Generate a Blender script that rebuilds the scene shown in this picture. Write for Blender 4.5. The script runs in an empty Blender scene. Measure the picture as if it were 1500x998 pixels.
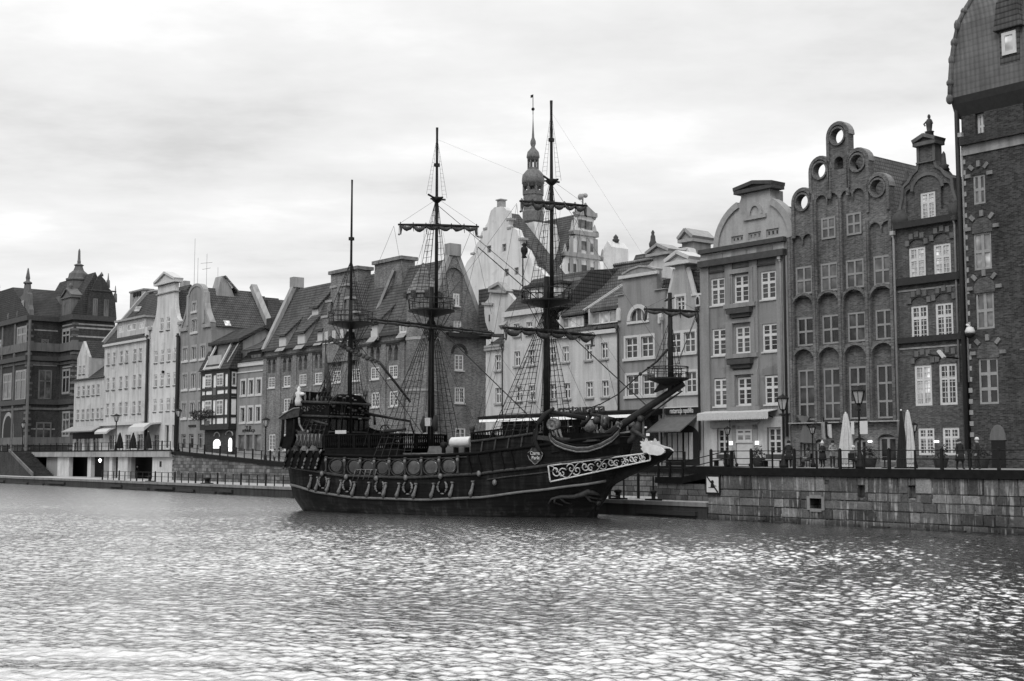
import bpy, bmesh, math, random
from mathutils import Vector, Matrix
from mathutils.geometry import tessellate_polygon
random.seed(7)
sc = bpy.context.scene
C = sc.collection
R = math.radians
PI = math.pi
# ------------------------------------------------------------------ camera and the frame of the quay
FPX, CXP, CYP, HCAM = 1900.0, 750.0, 499.0, 4.2
PITCH = math.atan(169.0 / 1900.0)
cp, sp = math.cos(PITCH), math.sin(PITCH)
OX, OY = 27.4, 69.4                      # a point on the edge of the quay
EU = (0.6265, -0.7794)                   # along the quay
EV = (0.7794, 0.6265)                    # inland
QROT = math.atan2(EU[1], EU[0])
SROT = R(-30.0)                          # heading of the ship
cam = bpy.data.cameras.new('camera'); camo = bpy.data.objects.new('camera', cam); C.objects.link(camo)
cam.sensor_width = 36.0; cam.lens = FPX / 1500 * 36
cam.clip_start = 0.5; cam.clip_end = 6000
camo.location = (0, 0, HCAM); camo.rotation_euler = (PI / 2 + PITCH, 0, 0)
sc.camera = camo

def ray(px, py):
    xr, yr = (px - CXP) / FPX, (CYP - py) / FPX
    return (xr, cp - yr * sp, sp + yr * cp)

class Frame:
    """a level frame: origin, x axis, y axis, both horizontal"""
    def __init__(s, ox, oy, rot):
        s.o = (ox, oy); s.rot = rot
        s.ex = (math.cos(rot), math.sin(rot)); s.ey = (-math.sin(rot), math.cos(rot))
    def loc(s, X, Y):
        dx, dy = X - s.o[0], Y - s.o[1]
        return dx * s.ex[0] + dy * s.ex[1], dx * s.ey[0] + dy * s.ey[1]
    def world(s, x, y, z=0.0):
        return Vector((s.o[0] + x * s.ex[0] + y * s.ey[0], s.o[1] + x * s.ex[1] + y * s.ey[1], z))
    def aty(s, px, py, y):               # seen point lying in the plane y = const -> (x, z)
        d = ray(px, py); c = s.loc(0, 0)
        a = d[0] * s.ey[0] + d[1] * s.ey[1]; t = (y - c[1]) / a
        return c[0] + t * (d[0] * s.ex[0] + d[1] * s.ex[1]), HCAM + t * d[2]
    def atx(s, px, py, x):               # plane x = const -> (y, z)
        d = ray(px, py); c = s.loc(0, 0)
        a = d[0] * s.ex[0] + d[1] * s.ex[1]; t = (x - c[0]) / a
        return c[1] + t * (d[0] * s.ey[0] + d[1] * s.ey[1]), HCAM + t * d[2]
    def atz(s, px, py, z):
        d = ray(px, py); t = (z - HCAM) / d[2]
        return s.loc(t * d[0], t * d[1])
Q = Frame(OX, OY, QROT)
S = Frame(5.66, 89.7, SROT)              # ship: origin at the stem on the waterline, x towards the bow, y to port
def P(px, py, V): return Q.aty(px, py, V)
def Uat(px, py, V): return Q.aty(px, py, V)[0]
def Zat(px, py, V): return Q.aty(px, py, V)[1]

# ------------------------------------------------------------------ objects
def tag(o, label=None, cat=None, group=None, kind=None):
    if label: o['label'] = label
    if cat: o['category'] = cat
    if group: o['group'] = group
    if kind: o['kind'] = kind
    return o
def root(name, label, cat, u, v, z, frame=Q, rz=0.0, group=None):
    o = bpy.data.objects.new(name, None); C.objects.link(o)
    o.empty_display_size = 0.3
    o.location = frame.world(u, v, z); o.rotation_euler = (0, 0, frame.rot + rz)
    tag(o, label, cat, group)
    o['_b'] = (u, v, z)
    return o
def copy_tree(o, parent=None):
    c = o.copy(); C.objects.link(c)
    if parent is not None: c.parent = parent
    for ch in o.children: copy_tree(ch, c)
    return c

class MB:
    def __init__(s): s.v = []; s.f = []; s.m = []; s.sm = []; s.mi = 0; s.smooth = False
    def add(s, pts, faces, smooth=None):
        n = len(s.v); s.v += [tuple(p) for p in pts]
        for f in faces:
            s.f.append([i + n for i in f]); s.m.append(s.mi); s.sm.append(s.smooth if smooth is None else smooth)
        return s
    def box(s, x0, x1, y0, y1, z0, z1):
        if x0 > x1: x0, x1 = x1, x0
        if y0 > y1: y0, y1 = y1, y0
        if z0 > z1: z0, z1 = z1, z0
        return s.add([(x0,y0,z0),(x1,y0,z0),(x1,y1,z0),(x0,y1,z0),(x0,y0,z1),(x1,y0,z1),(x1,y1,z1),(x0,y1,z1)],
              [(0,3,2,1),(4,5,6,7),(0,1,5,4),(1,2,6,5),(2,3,7,6),(3,0,4,7)])
    def prism(s, poly, y0, y1, axis='y'):
        """polygon in (x,z) run along y (or (y,z) along x, or (x,y) along z)"""
        n = len(poly)
        def mk(a, b, t): return (a, t, b) if axis == 'y' else ((t, a, b) if axis == 'x' else (a, b, t))
        pts = [mk(a, b, y0) for a, b in poly] + [mk(a, b, y1) for a, b in poly]
        tris = tessellate_polygon([[Vector((a, b, 0)) for a, b in poly]])
        fs = [tuple(t) for t in tris] + [tuple(n + i for i in t[::-1]) for t in tris]
        fs += [(i, (i + 1) % n, n + (i + 1) % n, n + i) for i in range(n)]
        return s.add(pts, fs)
    def bar(s, a, b, w, h=None, up=(0, 0, 1)):
        h = h or w; a = Vector(a); b = Vector(b); d = b - a
        if d.length < 1e-6: return s
        d.normalize(); u = Vector(up)
        if abs(d.dot(u)) > 0.98: u = Vector((1, 0, 0))
        r = d.cross(u).normalized(); u = r.cross(d)
        pts = []
        for p in (a, b):
            for i, j in ((-1,-1),(1,-1),(1,1),(-1,1)): pts.append(p + r * (i * w / 2) + u * (j * h / 2))
        return s.add(pts, [(0,1,2,3),(7,6,5,4),(0,4,5,1),(1,5,6,2),(2,6,7,3),(3,7,4,0)])
    def tube(s, path, r, n=6, smooth=True, caps=True):
        path = [Vector(p) for p in path]
        rs = r if isinstance(r, (list, tuple)) else [r] * len(path)
        pts = []; m = len(path)
        for k, p in enumerate(path):
            d = (path[min(k + 1, m - 1)] - path[max(k - 1, 0)])
            if d.length < 1e-9: d = Vector((0, 0, 1))
            d.normalize(); u = Vector((0, 0, 1)) if abs(d.z) < 0.95 else Vector((1, 0, 0))
            x = d.cross(u).normalized(); y = x.cross(d)
            for i in range(n):
                a = 2 * PI * i / n; pts.append(p + (x * math.cos(a) + y * math.sin(a)) * rs[k])
        fs = [(k*n+i, k*n+(i+1)%n, (k+1)*n+(i+1)%n, (k+1)*n+i) for k in range(m-1) for i in range(n)]
        s.add(pts, fs, smooth)
        if caps:
            q = len(s.v) - len(pts)
            s.f += [[q + i for i in range(n)][::-1], [q + (m-1)*n + i for i in range(n)]]; s.m += [s.mi]*2; s.sm += [False]*2
        return s
    def lathe(s, prof, c=(0, 0, 0), n=12, smooth=True, a0=0.0, sx=1.0, sy=1.0):
        """profile of (radius, z) turned about the upright through c"""
        pts = []
        for r, z in prof:
            for i in range(n):
                a = a0 + 2 * PI * i / n
                pts.append((c[0] + r * sx * math.cos(a), c[1] + r * sy * math.sin(a), c[2] + z))
        m = len(prof)
        fs = [(k*n+i, k*n+(i+1)%n, (k+1)*n+(i+1)%n, (k+1)*n+i) for k in range(m-1) for i in range(n)]
        fs += [tuple(range(n))[::-1], tuple((m-1)*n + i for i in range(n))]
        return s.add(pts, fs, smooth)
    def ball(s, c, r, n=8, m=6, sx=1, sy=1, sz=1):
        prof = [(max(1e-4, r * math.sin(PI * k / m)), -r * sz * math.cos(PI * k / m)) for k in range(m + 1)]
        return s.lathe(prof, c, n, True, 0, sx, sy)
    def strip(s, pts, w, y0, y1, closed=False):
        """moulding that follows a line of (x,z) points: w wide, from y0 to y1"""
        n = len(pts); P = [Vector((a, b)) for a, b in pts]; o = []
        for i in range(n):
            a = P[i - 1] if (i or closed) else P[i]; c = P[(i + 1) % n] if (i < n - 1 or closed) else P[i]
            d = (c - a); d = d.normalized() if d.length > 1e-9 else Vector((1, 0)); nn = Vector((-d.y, d.x)) * (w / 2); o.append((P[i] + nn, P[i] - nn))
        v = []
        for a, b in o: v += [(a.x, y0, a.y), (b.x, y0, b.y), (b.x, y1, b.y), (a.x, y1, a.y)]
        f = [(i*4 + j, i*4 + (j+1) % 4, ((i+1) % n)*4 + (j+1) % 4, ((i+1) % n)*4 + j) for i in range(n if closed else n - 1) for j in range(4)]
        if not closed: f += [(0, 1, 2, 3), ((n-1)*4 + 3, (n-1)*4 + 2, (n-1)*4 + 1, (n-1)*4)]
        return s.add(v, f)
    def slab(s, outline, holes, y0, y1, depth=0.14):
        """upright wall in (x,z): front at y0, back at y1. holes: (polygon, depth or None=through)"""
        polys = [outline] + [h[0] for h in holes]
        flat = [p for q in polys for p in q]
        tris = tessellate_polygon([[Vector((a, b, 0)) for a, b in q] for q in polys])
        def orient(t):
            a, b, c = (flat[i] for i in t)
            return tuple(t) if (b[0]-a[0])*(c[1]-a[1]) - (b[1]-a[1])*(c[0]-a[0]) > 0 else tuple(t[::-1])
        s.add([(a, y0, b) for a, b in flat], [orient(t) for t in tris])
        thr = [outline] + [h[0] for h in holes if h[1] is None]
        flat2 = [p for q in thr for p in q]
        tris2 = tessellate_polygon([[Vector((a, b, 0)) for a, b in q] for q in thr])
        s.add([(a, y1, b) for a, b in flat2], [tuple(t) for t in tris2])
        for k, q in enumerate(polys):
            d = y1 if (k == 0 or holes[k-1][1] is None) else y0 + holes[k-1][1]
            n = len(q)
            s.add([(a, y0, b) for a, b in q] + [(a, d, b) for a, b in q], [(i, (i+1) % n, n + (i+1) % n, n + i) for i in range(n)])
            if k and holes[k-1][1] is not None:
                tr = tessellate_polygon([[Vector((a, b, 0)) for a, b in q]])
                s.add([(a, d, b) for a, b in q], [tuple(t) for t in tr])
        return s
    def pieces(s):
        n = len(s.v); p = list(range(n))
        def find(i):
            while p[i] != i: p[i] = p[p[i]]; i = p[i]
            return i
        for f in s.f:
            a = find(f[0])
            for i in f[1:]: p[find(i)] = a
        ids = {}; isl = [ids.setdefault(find(i), len(ids)) for i in range(n)]; k = len(ids)
        if k < 2 or k > 500: return None
        lo = [[1e9]*3 for _ in range(k)]; hi = [[-1e9]*3 for _ in range(k)]
        for i, v in enumerate(s.v):
            for j in range(3):
                if v[j] < lo[isl[i]][j]: lo[isl[i]][j] = v[j]
                if v[j] > hi[isl[i]][j]: hi[isl[i]][j] = v[j]
        size = [max(hi[i][j] - lo[i][j] for j in range(3)) for i in range(k)]
        q = list(range(k))
        def fq(i):
            while q[i] != i: q[i] = q[q[i]]; i = q[i]
            return i
        for i in range(k):
            for j in range(i + 1, k):
                g = math.sqrt(sum(max(0.0, lo[i][t] - hi[j][t], lo[j][t] - hi[i][t]) ** 2 for t in range(3)))
                if g <= max(0.02, 0.48 * max(size[i], size[j])): q[fq(j)] = fq(i)
        gr = [fq(isl[i]) for i in range(n)]
        return gr if len(set(gr)) > 1 else None
    def build(s, name, mats, parent=None, at=None, label=None):
        """link the shape as one object; pieces that lie well apart become objects of their own"""
        if not s.v: return None
        gr = s.pieces()
        if gr is None: return s._build(name, mats, parent, at, label)
        first = None
        for g in sorted(set(gr), key=gr.index):
            sub = MB(); mp = {}
            for i, x in enumerate(gr):
                if x == g: mp[i] = len(sub.v); sub.v.append(s.v[i])
            for f, m, sm in zip(s.f, s.m, s.sm):
                if f[0] in mp: sub.f.append([mp[i] for i in f]); sub.m.append(m); sub.sm.append(sm)
            o = sub._build(name, mats, parent, at, label); first = first or o
        return first
    def _build(s, name, mats, parent=None, at=None, label=None):
        me = bpy.data.meshes.new(name)
        b = (0, 0, 0)
        if at is not None: b = at
        elif parent is not None:
            p = parent
            while p is not None and '_b' not in p: p = p.parent
            if p is not None: b = tuple(p['_b'])
        me.from_pydata([(x - b[0], y - b[1], z - b[2]) for x, y, z in s.v], [], s.f)
        if not isinstance(mats, (list, tuple)): mats = [mats]
        for m in mats: me.materials.append(m)
        me.polygons.foreach_set('material_index', s.m)
        me.polygons.foreach_set('use_smooth', s.sm)
        bm = bmesh.new(); bm.from_mesh(me)
        bmesh.ops.recalc_face_normals(bm, faces=bm.faces)
        bm.to_mesh(me); bm.free()
        me.update()
        o = bpy.data.objects.new(name, me); C.objects.link(o)
        if parent is not None: o.parent = parent
        if label: o['label'] = label
        return o

def rect(x0, x1, z0, z1): return [(x0, z0), (x1, z0), (x1, z1), (x0, z1)]
def arch(x0, x1, z0, zs, rise=None, n=10):
    """rectangle x0..x1, z0..zs (springing) with a round top"""
    c, r = (x0 + x1) / 2, (x1 - x0) / 2
    rise = r if rise is None else rise
    return [(x0, z0), (x1, z0)] + [(c + r * math.cos(PI * k / n), zs + rise * math.sin(PI * k / n)) for k in range(n + 1)]
def circ(cx, cz, r, n=16, rz=None):
    rz = rz or r
    return [(cx + r * math.cos(2*PI*k/n), cz + rz * math.sin(2*PI*k/n)) for k in range(n)]

# ------------------------------------------------------------------ materials (the photograph is black and white: all greys)
def new_mat(name):
    m = bpy.data.materials.new(name); m.use_nodes = True
    nt = m.node_tree; nt.nodes.clear()
    out = nt.nodes.new('ShaderNodeOutputMaterial'); b = nt.nodes.new('ShaderNodeBsdfPrincipled')
    nt.links.new(b.outputs[0], out.inputs[0])
    return m, nt, b
def N(nt, kind, **kw):
    n = nt.nodes.new(kind)
    for k, v in kw.items():
        if k.startswith('i_'): n.inputs[k[2:].replace('_', ' ')].default_value = v
        elif k.startswith('n_'): n.inputs[int(k[2:])].default_value = v
        else: setattr(n, k, v)
    return n
def L(nt, a, b): nt.links.new(a, b)
def math_node(nt, op, a, b=None):
    n = nt.nodes.new('ShaderNodeMath'); n.operation = op
    for i, x in enumerate((a, b)):
        if x is None: continue
        if isinstance(x, (int, float)): n.inputs[i].default_value = x
        else: L(nt, x, n.inputs[i])
    return n.outputs[0]
def wall_vec(nt, sx=1.0, sz=1.0):
    tc = N(nt, 'ShaderNodeTexCoord'); sep = N(nt, 'ShaderNodeSeparateXYZ'); L(nt, tc.outputs['Object'], sep.inputs[0])
    xy = math_node(nt, 'ADD', sep.outputs[0], sep.outputs[1])
    cb = N(nt, 'ShaderNodeCombineXYZ')
    L(nt, math_node(nt, 'MULTIPLY', xy, sx), cb.inputs[0]); L(nt, math_node(nt, 'MULTIPLY', sep.outputs[2], sz), cb.inputs[1])
    return cb.outputs[0], tc.outputs['Object']
def noise(nt, vec, scale, detail=3.0, rough=0.55):
    n = N(nt, 'ShaderNodeTexNoise'); n.inputs['Scale'].default_value = scale
    n.inputs['Detail'].default_value = detail; n.inputs['Roughness'].default_value = rough
    L(nt, vec, n.inputs['Vector']); return n.outputs['Fac']
def ramp(nt, fac, stops):
    n = N(nt, 'ShaderNodeValToRGB'); cr = n.color_ramp
    while len(cr.elements) < len(stops): cr.elements.new(0.5)
    for e, (p, g) in zip(cr.elements, stops): e.position = p; e.color = (g, g, g, 1)
    L(nt, fac, n.inputs[0]); return n.outputs[0]
def bump(nt, b, h, strength=0.3, dist=0.02):
    n = N(nt, 'ShaderNodeBump'); n.inputs['Strength'].default_value = strength; n.inputs['Distance'].default_value = dist
    L(nt, h, n.inputs['Height']); L(nt, n.outputs[0], b.inputs['Normal'])
def scale_grey(nt, base, facs):
    """base albedo times a chain of factor sockets"""
    cur = None
    for f in facs:
        cur = math_node(nt, 'MULTIPLY', f, base) if cur is None else math_node(nt, 'MULTIPLY', cur, f)
    return cur
def plain(name, g, rough=0.7, metal=0.0, var=0.15, scale=3.0, spec=0.4, emit=0.0):
    m, nt, b = new_mat(name)
    tc = N(nt, 'ShaderNodeTexCoord')
    f = ramp(nt, noise(nt, tc.outputs['Object'], scale), [(0.3, 1 - var), (0.7, 1 + var)])
    L(nt, scale_grey(nt, g, [f]), b.inputs['Base Color'])
    b.inputs['Roughness'].default_value = rough; b.inputs['Metallic'].default_value = metal
    b.inputs['Specular IOR Level'].default_value = spec
    if emit:
        b.inputs['Emission Color'].default_value = (1, 1, 1, 1); b.inputs['Emission Strength'].default_value = emit
    return m
def plaster(name, g, dirt=0.22, grain=0.10):
    m, nt, b = new_mat(name)
    wv, ob = wall_vec(nt)
    sv, _ = wall_vec(nt, 1.6, 0.16)
    big = ramp(nt, noise(nt, ob, 0.35, 4), [(0.3, 1 - dirt * 0.6), (0.65, 1.04)])
    streak = ramp(nt, noise(nt, sv, 1.0, 4, 0.6), [(0.28, 1 - dirt), (0.55, 1.03)])
    fine = ramp(nt, noise(nt, ob, 9.0, 3, 0.7), [(0.25, 1 - grain), (0.75, 1 + grain)])
    rv, _ = wall_vec(nt, 0.35, 0.5)
    repair = ramp(nt, noise(nt, rv, 1.0, 5, 0.6), [(0.36, 1 - dirt*0.55), (0.40, 1.0), (0.60, 1.0), (0.63, 1 + dirt*0.35)])
    L(nt, scale_grey(nt, g, [big, streak, fine, repair]), b.inputs['Base Color'])
    b.inputs['Roughness'].default_value = 0.9; b.inputs['Specular IOR Level'].default_value = 0.2
    bump(nt, b, noise(nt, ob, 14.0, 2), 0.25, 0.02)
    return m
def brick(name, g, bw=0.30, bh=0.095, dirt=0.35, mortar=1.35, contrast=0.35):
    m, nt, b = new_mat(name)
    wv, ob = wall_vec(nt)
    t = N(nt, 'ShaderNodeTexBrick'); L(nt, wv, t.inputs['Vector'])
    t.inputs['Scale'].default_value = 1.0; t.inputs['Brick Width'].default_value = bw; t.inputs['Row Height'].default_value = bh
    t.inputs['Mortar Size'].default_value = 0.012; t.inputs['Mortar Smooth'].default_value = 0.3; t.inputs['Bias'].default_value = -0.1
    for k, f in (('Color1', 1 - contrast), ('Color2', 1 + contrast), ('Mortar', mortar)):
        t.inputs[k].default_value = (f, f, f, 1)
    big = ramp(nt, noise(nt, ob, 0.30, 5, 0.6), [(0.28, 1 - dirt), (0.7, 1 + dirt * 0.5)])
    sv, _ = wall_vec(nt, 2.4, 0.25)
    streak = ramp(nt, noise(nt, sv, 1.0, 4, 0.6), [(0.3, 1 - dirt * 0.7), (0.6, 1.05)])
    pv, _ = wall_vec(nt, 4.5, 13.0)
    patch = ramp(nt, noise(nt, pv, 1.0, 2, 0.5), [(0.3, 0.72), (0.7, 1.28)])
    L(nt, scale_grey(nt, g, [t.outputs['Color'], big, streak, patch]), b.inputs['Base Color'])
    b.inputs['Roughness'].default_value = 0.92; b.inputs['Specular IOR Level'].default_value = 0.15
    bump(nt, b, t.outputs['Fac'], -0.4, 0.015)
    return m
def tiles(name, g, w=0.28, h=0.36, strength=1.0, rows=1.0, rolls=0.45):
    """pantiles: rows by height, rolls along the row"""
    m, nt, b = new_mat(name)
    wv, ob = wall_vec(nt)
    sep = N(nt, 'ShaderNodeSeparateXYZ'); L(nt, wv, sep.inputs[0])
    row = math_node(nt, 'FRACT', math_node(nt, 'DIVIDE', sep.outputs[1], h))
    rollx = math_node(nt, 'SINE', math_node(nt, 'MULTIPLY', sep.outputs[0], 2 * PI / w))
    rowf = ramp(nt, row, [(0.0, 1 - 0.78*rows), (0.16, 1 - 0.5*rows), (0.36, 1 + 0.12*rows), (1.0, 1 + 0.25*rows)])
    t = N(nt, 'ShaderNodeTexBrick'); L(nt, wv, t.inputs['Vector'])
    t.inputs['Scale'].default_value = 1.0; t.inputs['Brick Width'].default_value = w; t.inputs['Row Height'].default_value = h
    t.inputs['Mortar Size'].default_value = 0.0; t.offset = 0.0
    for k, f in (('Color1', 1 - .16*rows), ('Color2', 1 + .14*rows), ('Mortar', 1.0)): t.inputs[k].default_value = (f, f, f, 1)
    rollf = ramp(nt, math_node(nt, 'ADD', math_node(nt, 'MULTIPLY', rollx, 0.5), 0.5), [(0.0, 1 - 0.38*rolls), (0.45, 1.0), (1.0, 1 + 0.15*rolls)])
    sv_, _ = wall_vec(nt, 1.1, 0.2)
    moss = ramp(nt, noise(nt, sv_, 1.0, 4, 0.65), [(0.3, 0.75), (0.65, 1.12)])
    big = ramp(nt, noise(nt, ob, 0.45, 5, 0.65), [(0.3, 0.72), (0.7, 1.25)])
    L(nt, scale_grey(nt, g, [t.outputs['Color'], big, rowf, rollf, moss]), b.inputs['Base Color'])
    b.inputs['Roughness'].default_value = 0.85; b.inputs['Specular IOR Level'].default_value = 0.25
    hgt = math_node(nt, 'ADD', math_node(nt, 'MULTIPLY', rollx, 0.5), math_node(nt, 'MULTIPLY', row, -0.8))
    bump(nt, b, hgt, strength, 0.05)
    return m
def blocks(name, g, bw=1.5, bh=0.62, streaks=1.0, tidal=False):
    """big granite blocks of a quay wall, dark joints and white lime runs below them"""
    m, nt, b = new_mat(name)
    wv, ob = wall_vec(nt)
    warp = N(nt, 'ShaderNodeTexNoise'); warp.inputs['Scale'].default_value = 0.6; L(nt, ob, warp.inputs['Vector'])
    mixv = N(nt, 'ShaderNodeVectorMath', operation='MULTIPLY_ADD'); L(nt, warp.outputs['Color'], mixv.inputs[0])
    mixv.inputs[1].default_value = (0.9, 0.10, 0); L(nt, wv, mixv.inputs[2])
    t = N(nt, 'ShaderNodeTexBrick'); L(nt, mixv.outputs[0], t.inputs['Vector'])
    t.inputs['Scale'].default_value = 1.0; t.inputs['Brick Width'].default_value = bw; t.inputs['Row Height'].default_value = bh
    t.inputs['Mortar Size'].default_value = 0.028; t.inputs['Mortar Smooth'].default_value = 0.4; t.offset = 0.37; t.squash = 0.7; t.squash_frequency = 3
    for k, f in (('Color1', 0.5), ('Color2', 1.5), ('Mortar', 0.25)): t.inputs[k].default_value = (f, f, f, 1)
    big = ramp(nt, noise(nt, ob, 0.7, 6, 0.65), [(0.3, 0.55), (0.7, 1.35)])
    fine = ramp(nt, noise(nt, ob, 7.0, 5, 0.75), [(0.25, 0.62), (0.75, 1.35)])
    sz = N(nt, 'ShaderNodeSeparateXYZ'); L(nt, ob, sz.inputs[0])
    tide = ramp(nt, math_node(nt, 'ADD', math_node(nt, 'MULTIPLY', sz.outputs[2], 0.5), math_node(nt, 'MULTIPLY', noise(nt, ob, 1.3, 4), 0.25)), [(0.12, 0.35), (0.42, 1.0)]) if tidal else ramp(nt, big, [(0.0, 1.0), (1.0, 1.0)])
    col = scale_grey(nt, g, [t.outputs['Color'], big, fine, tide])
    sv, _ = wall_vec(nt, 3.6, 0.18)
    run = ramp(nt, noise(nt, sv, 1.0, 3, 0.6), [(0.52, 0.0), (0.62, 1.0)])
    sv2, _ = wall_vec(nt, 0.5, 0.9)
    where = ramp(nt, noise(nt, sv2, 1.0, 3, 0.6), [(0.40, 0.0), (0.58, 1.0)])
    sepw = N(nt, 'ShaderNodeSeparateXYZ'); L(nt, mixv.outputs[0], sepw.inputs[0])
    rowp = math_node(nt, 'FRACT', math_node(nt, 'DIVIDE', sepw.outputs[1], bh))
    below = ramp(nt, rowp, [(0.3, 0.0), (0.93, 1.0), (0.97, 0.3)])
    mask = math_node(nt, 'MULTIPLY', math_node(nt, 'MULTIPLY', run, where), math_node(nt, 'MULTIPLY', below, 0.85 * streaks))
    mx = N(nt, 'ShaderNodeMix', data_type='FLOAT'); L(nt, mask, mx.inputs[0]); L(nt, col, mx.inputs[2]); mx.inputs[3].default_value = 0.5
    L(nt, mx.outputs[0], b.inputs['Base Color'])
    b.inputs['Roughness'].default_value = 0.85; b.inputs['Specular IOR Level'].default_value = 0.25
    hg = math_node(nt, 'ADD', math_node(nt, 'MULTIPLY', t.outputs['Fac'], -1.0), math_node(nt, 'MULTIPLY', noise(nt, ob, 5.0, 5), 0.5))
    bump(nt, b, hg, 0.8, 0.05)
    return m
def glass(name, g, rough=0.12, spec=0.6):
    m, nt, b = new_mat(name)
    tc = N(nt, 'ShaderNodeTexCoord'); oi = N(nt, 'ShaderNodeObjectInfo')
    add = N(nt, 'ShaderNodeVectorMath', operation='ADD'); L(nt, tc.outputs['Object'], add.inputs[0]); L(nt, oi.outputs['Location'], add.inputs[1])
    f = ramp(nt, noise(nt, add.outputs[0], 0.9, 2), [(0.3, 0.35), (0.5, 0.8), (0.72, 2.2)])
    rnd = ramp(nt, oi.outputs['Random'], [(0.0, 0.5), (0.75, 1.2), (1.0, 2.4)])
    L(nt, scale_grey(nt, g, [f, rnd]), b.inputs['Base Color'])
    b.inputs['Roughness'].default_value = rough; b.inputs['Specular IOR Level'].default_value = spec
    bump(nt, b, noise(nt, tc.outputs['Object'], 2.2, 2), 0.08, 0.05)
    return m

M = {}
M['white'] = plaster('white_plaster', 0.55, 0.32, 0.14)
M['hall'] = plaster('pale_hall_plaster', 0.64, 0.2, 0.1)
M['white2'] = plaster('clean_white_plaster', 0.60, 0.26, 0.14)
M['pale'] = plaster('pale_plaster', 0.51, 0.28, 0.14)
M['pale2'] = plaster('cream_plaster', 0.46, 0.18)
M['light'] = plaster('light_grey_plaster', 0.37, 0.26, 0.14)
M['mid'] = plaster('grey_plaster', 0.26, 0.26, 0.14)
M['mid2'] = plaster('mid_grey_plaster', 0.25, 0.25)
M['darkpl'] = plaster('dark_grey_plaster', 0.155, 0.16)
M['stonepl'] = plaster('weathered_render', 0.24, 0.38)
M['stone'] = plaster('light_sandstone', 0.34, 0.35)
M['stoned'] = plaster('dark_sandstone', 0.15, 0.4)
M['brick'] = brick('granary_brick', 0.185)
M['brickg'] = brick('gothic_brick', 0.145)
M['brickb'] = brick('brown_brick', 0.10)
M['brickd'] = brick('dark_gate_brick', 0.052)
M['brickt'] = brick('tower_brick', 0.062, contrast=0.5)
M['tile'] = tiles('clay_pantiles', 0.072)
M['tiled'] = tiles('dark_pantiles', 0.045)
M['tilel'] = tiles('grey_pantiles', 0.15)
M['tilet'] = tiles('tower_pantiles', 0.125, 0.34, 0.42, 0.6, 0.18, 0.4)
M['metalroof'] = plain('dark_metal_roof', 0.03, 0.55, var=0.3)
M['frame'] = plain('white_window_paint', 0.60, 0.5, var=0.06)
M['frameg'] = plain('grey_window_paint', 0.26, 0.6, var=0.1)
M['framed'] = plain('dark_window_paint', 0.07, 0.5)
M['glass'] = glass('window_glass', 0.028)
M['glassl'] = glass('curtained_glass', 0.30, 0.2)
M['glassm'] = glass('shuttered_glass', 0.085, 0.3)
M['glassw'] = glass('bright_curtain_glass', 0.55, 0.25)
M['trim'] = plain('white_trim', 0.52, 0.8, var=0.08)
M['trimg'] = plain('grey_trim', 0.30, 0.85, var=0.15)
M['trimd'] = plain('dark_trim', 0.05, 0.8, var=0.25)
M['panelw'] = plaster('limewashed_panel', 0.78, 0.12, 0.06)
M['timber'] = plain('black_timber', 0.018, 0.75, var=0.3)
M['iron'] = plain('black_iron', 0.012, 0.55, var=0.2, spec=0.15)
M['pipe'] = plain('dark_downpipe', 0.035, 0.5)
M['pipel'] = plain('zinc_downpipe', 0.34, 0.5)
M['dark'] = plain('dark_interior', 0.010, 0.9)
M['canvas'] = plain('white_canvas', 0.50, 0.9, var=0.1, scale=6)
M['canvasg'] = plain('grey_canvas', 0.10, 0.9)
M['canvasd'] = plain('black_canvas', 0.014, 0.9)
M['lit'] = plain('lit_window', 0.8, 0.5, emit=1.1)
M['lamp_on'] = plain('lit_lamp', 0.8, 0.4, emit=3.0)
M['lampglass'] = plain('lantern_glass', 0.42, 0.2, spec=0.6)
M['quay'] = blocks('quay_blocks', 0.105, tidal=True)
def block_islands(name, g):
    m, nt, b = new_mat(name)
    wv, ob = wall_vec(nt); geo = N(nt, 'ShaderNodeNewGeometry'); rnd = geo.outputs['Random Per Island']
    per = ramp(nt, rnd, [(0.0, 0.45), (0.5, 0.95), (0.85, 1.5), (1.0, 2.0)])
    big = ramp(nt, noise(nt, ob, 0.5, 6, 0.65), [(0.3, 0.6), (0.7, 1.3)]); fine = ramp(nt, noise(nt, ob, 8.0, 6, 0.75), [(0.25, 0.5), (0.75, 1.45)])
    sz = N(nt, 'ShaderNodeSeparateXYZ'); L(nt, ob, sz.inputs[0])
    tide = ramp(nt, math_node(nt, 'ADD', math_node(nt, 'MULTIPLY', sz.outputs[2], 0.5), math_node(nt, 'MULTIPLY', noise(nt, ob, 1.3, 4), 0.3)), [(0.14, 0.3), (0.40, 1.0)])
    col = scale_grey(nt, g, [per, big, fine, tide])
    sv, _ = wall_vec(nt, 4.2, 0.30); run = ramp(nt, noise(nt, sv, 1.0, 3, 0.65), [(0.53, 0.0), (0.64, 1.0)])
    wv2, _ = wall_vec(nt, 0.45, 0.8); where = ramp(nt, noise(nt, wv2, 1.0, 4, 0.6), [(0.40, 0.0), (0.54, 1.0)])
    mask = math_node(nt, 'MULTIPLY', math_node(nt, 'MULTIPLY', run, where), 0.8)
    mx = N(nt, 'ShaderNodeMix', data_type='FLOAT'); L(nt, mask, mx.inputs[0]); L(nt, col, mx.inputs[2]); mx.inputs[3].default_value = 0.42
    L(nt, mx.outputs[0], b.inputs['Base Color']); b.inputs['Roughness'].default_value = 0.85; b.inputs['Specular IOR Level'].default_value = 0.25
    bump(nt, b, noise(nt, ob, 5.0, 6, 0.7), 0.9, 0.06)
    return m
M['quayb'] = block_islands('granite_blocks', 0.125)
M['quay2'] = blocks('retaining_blocks', 0.13, 0.9, 0.42, 0.25)
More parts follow.
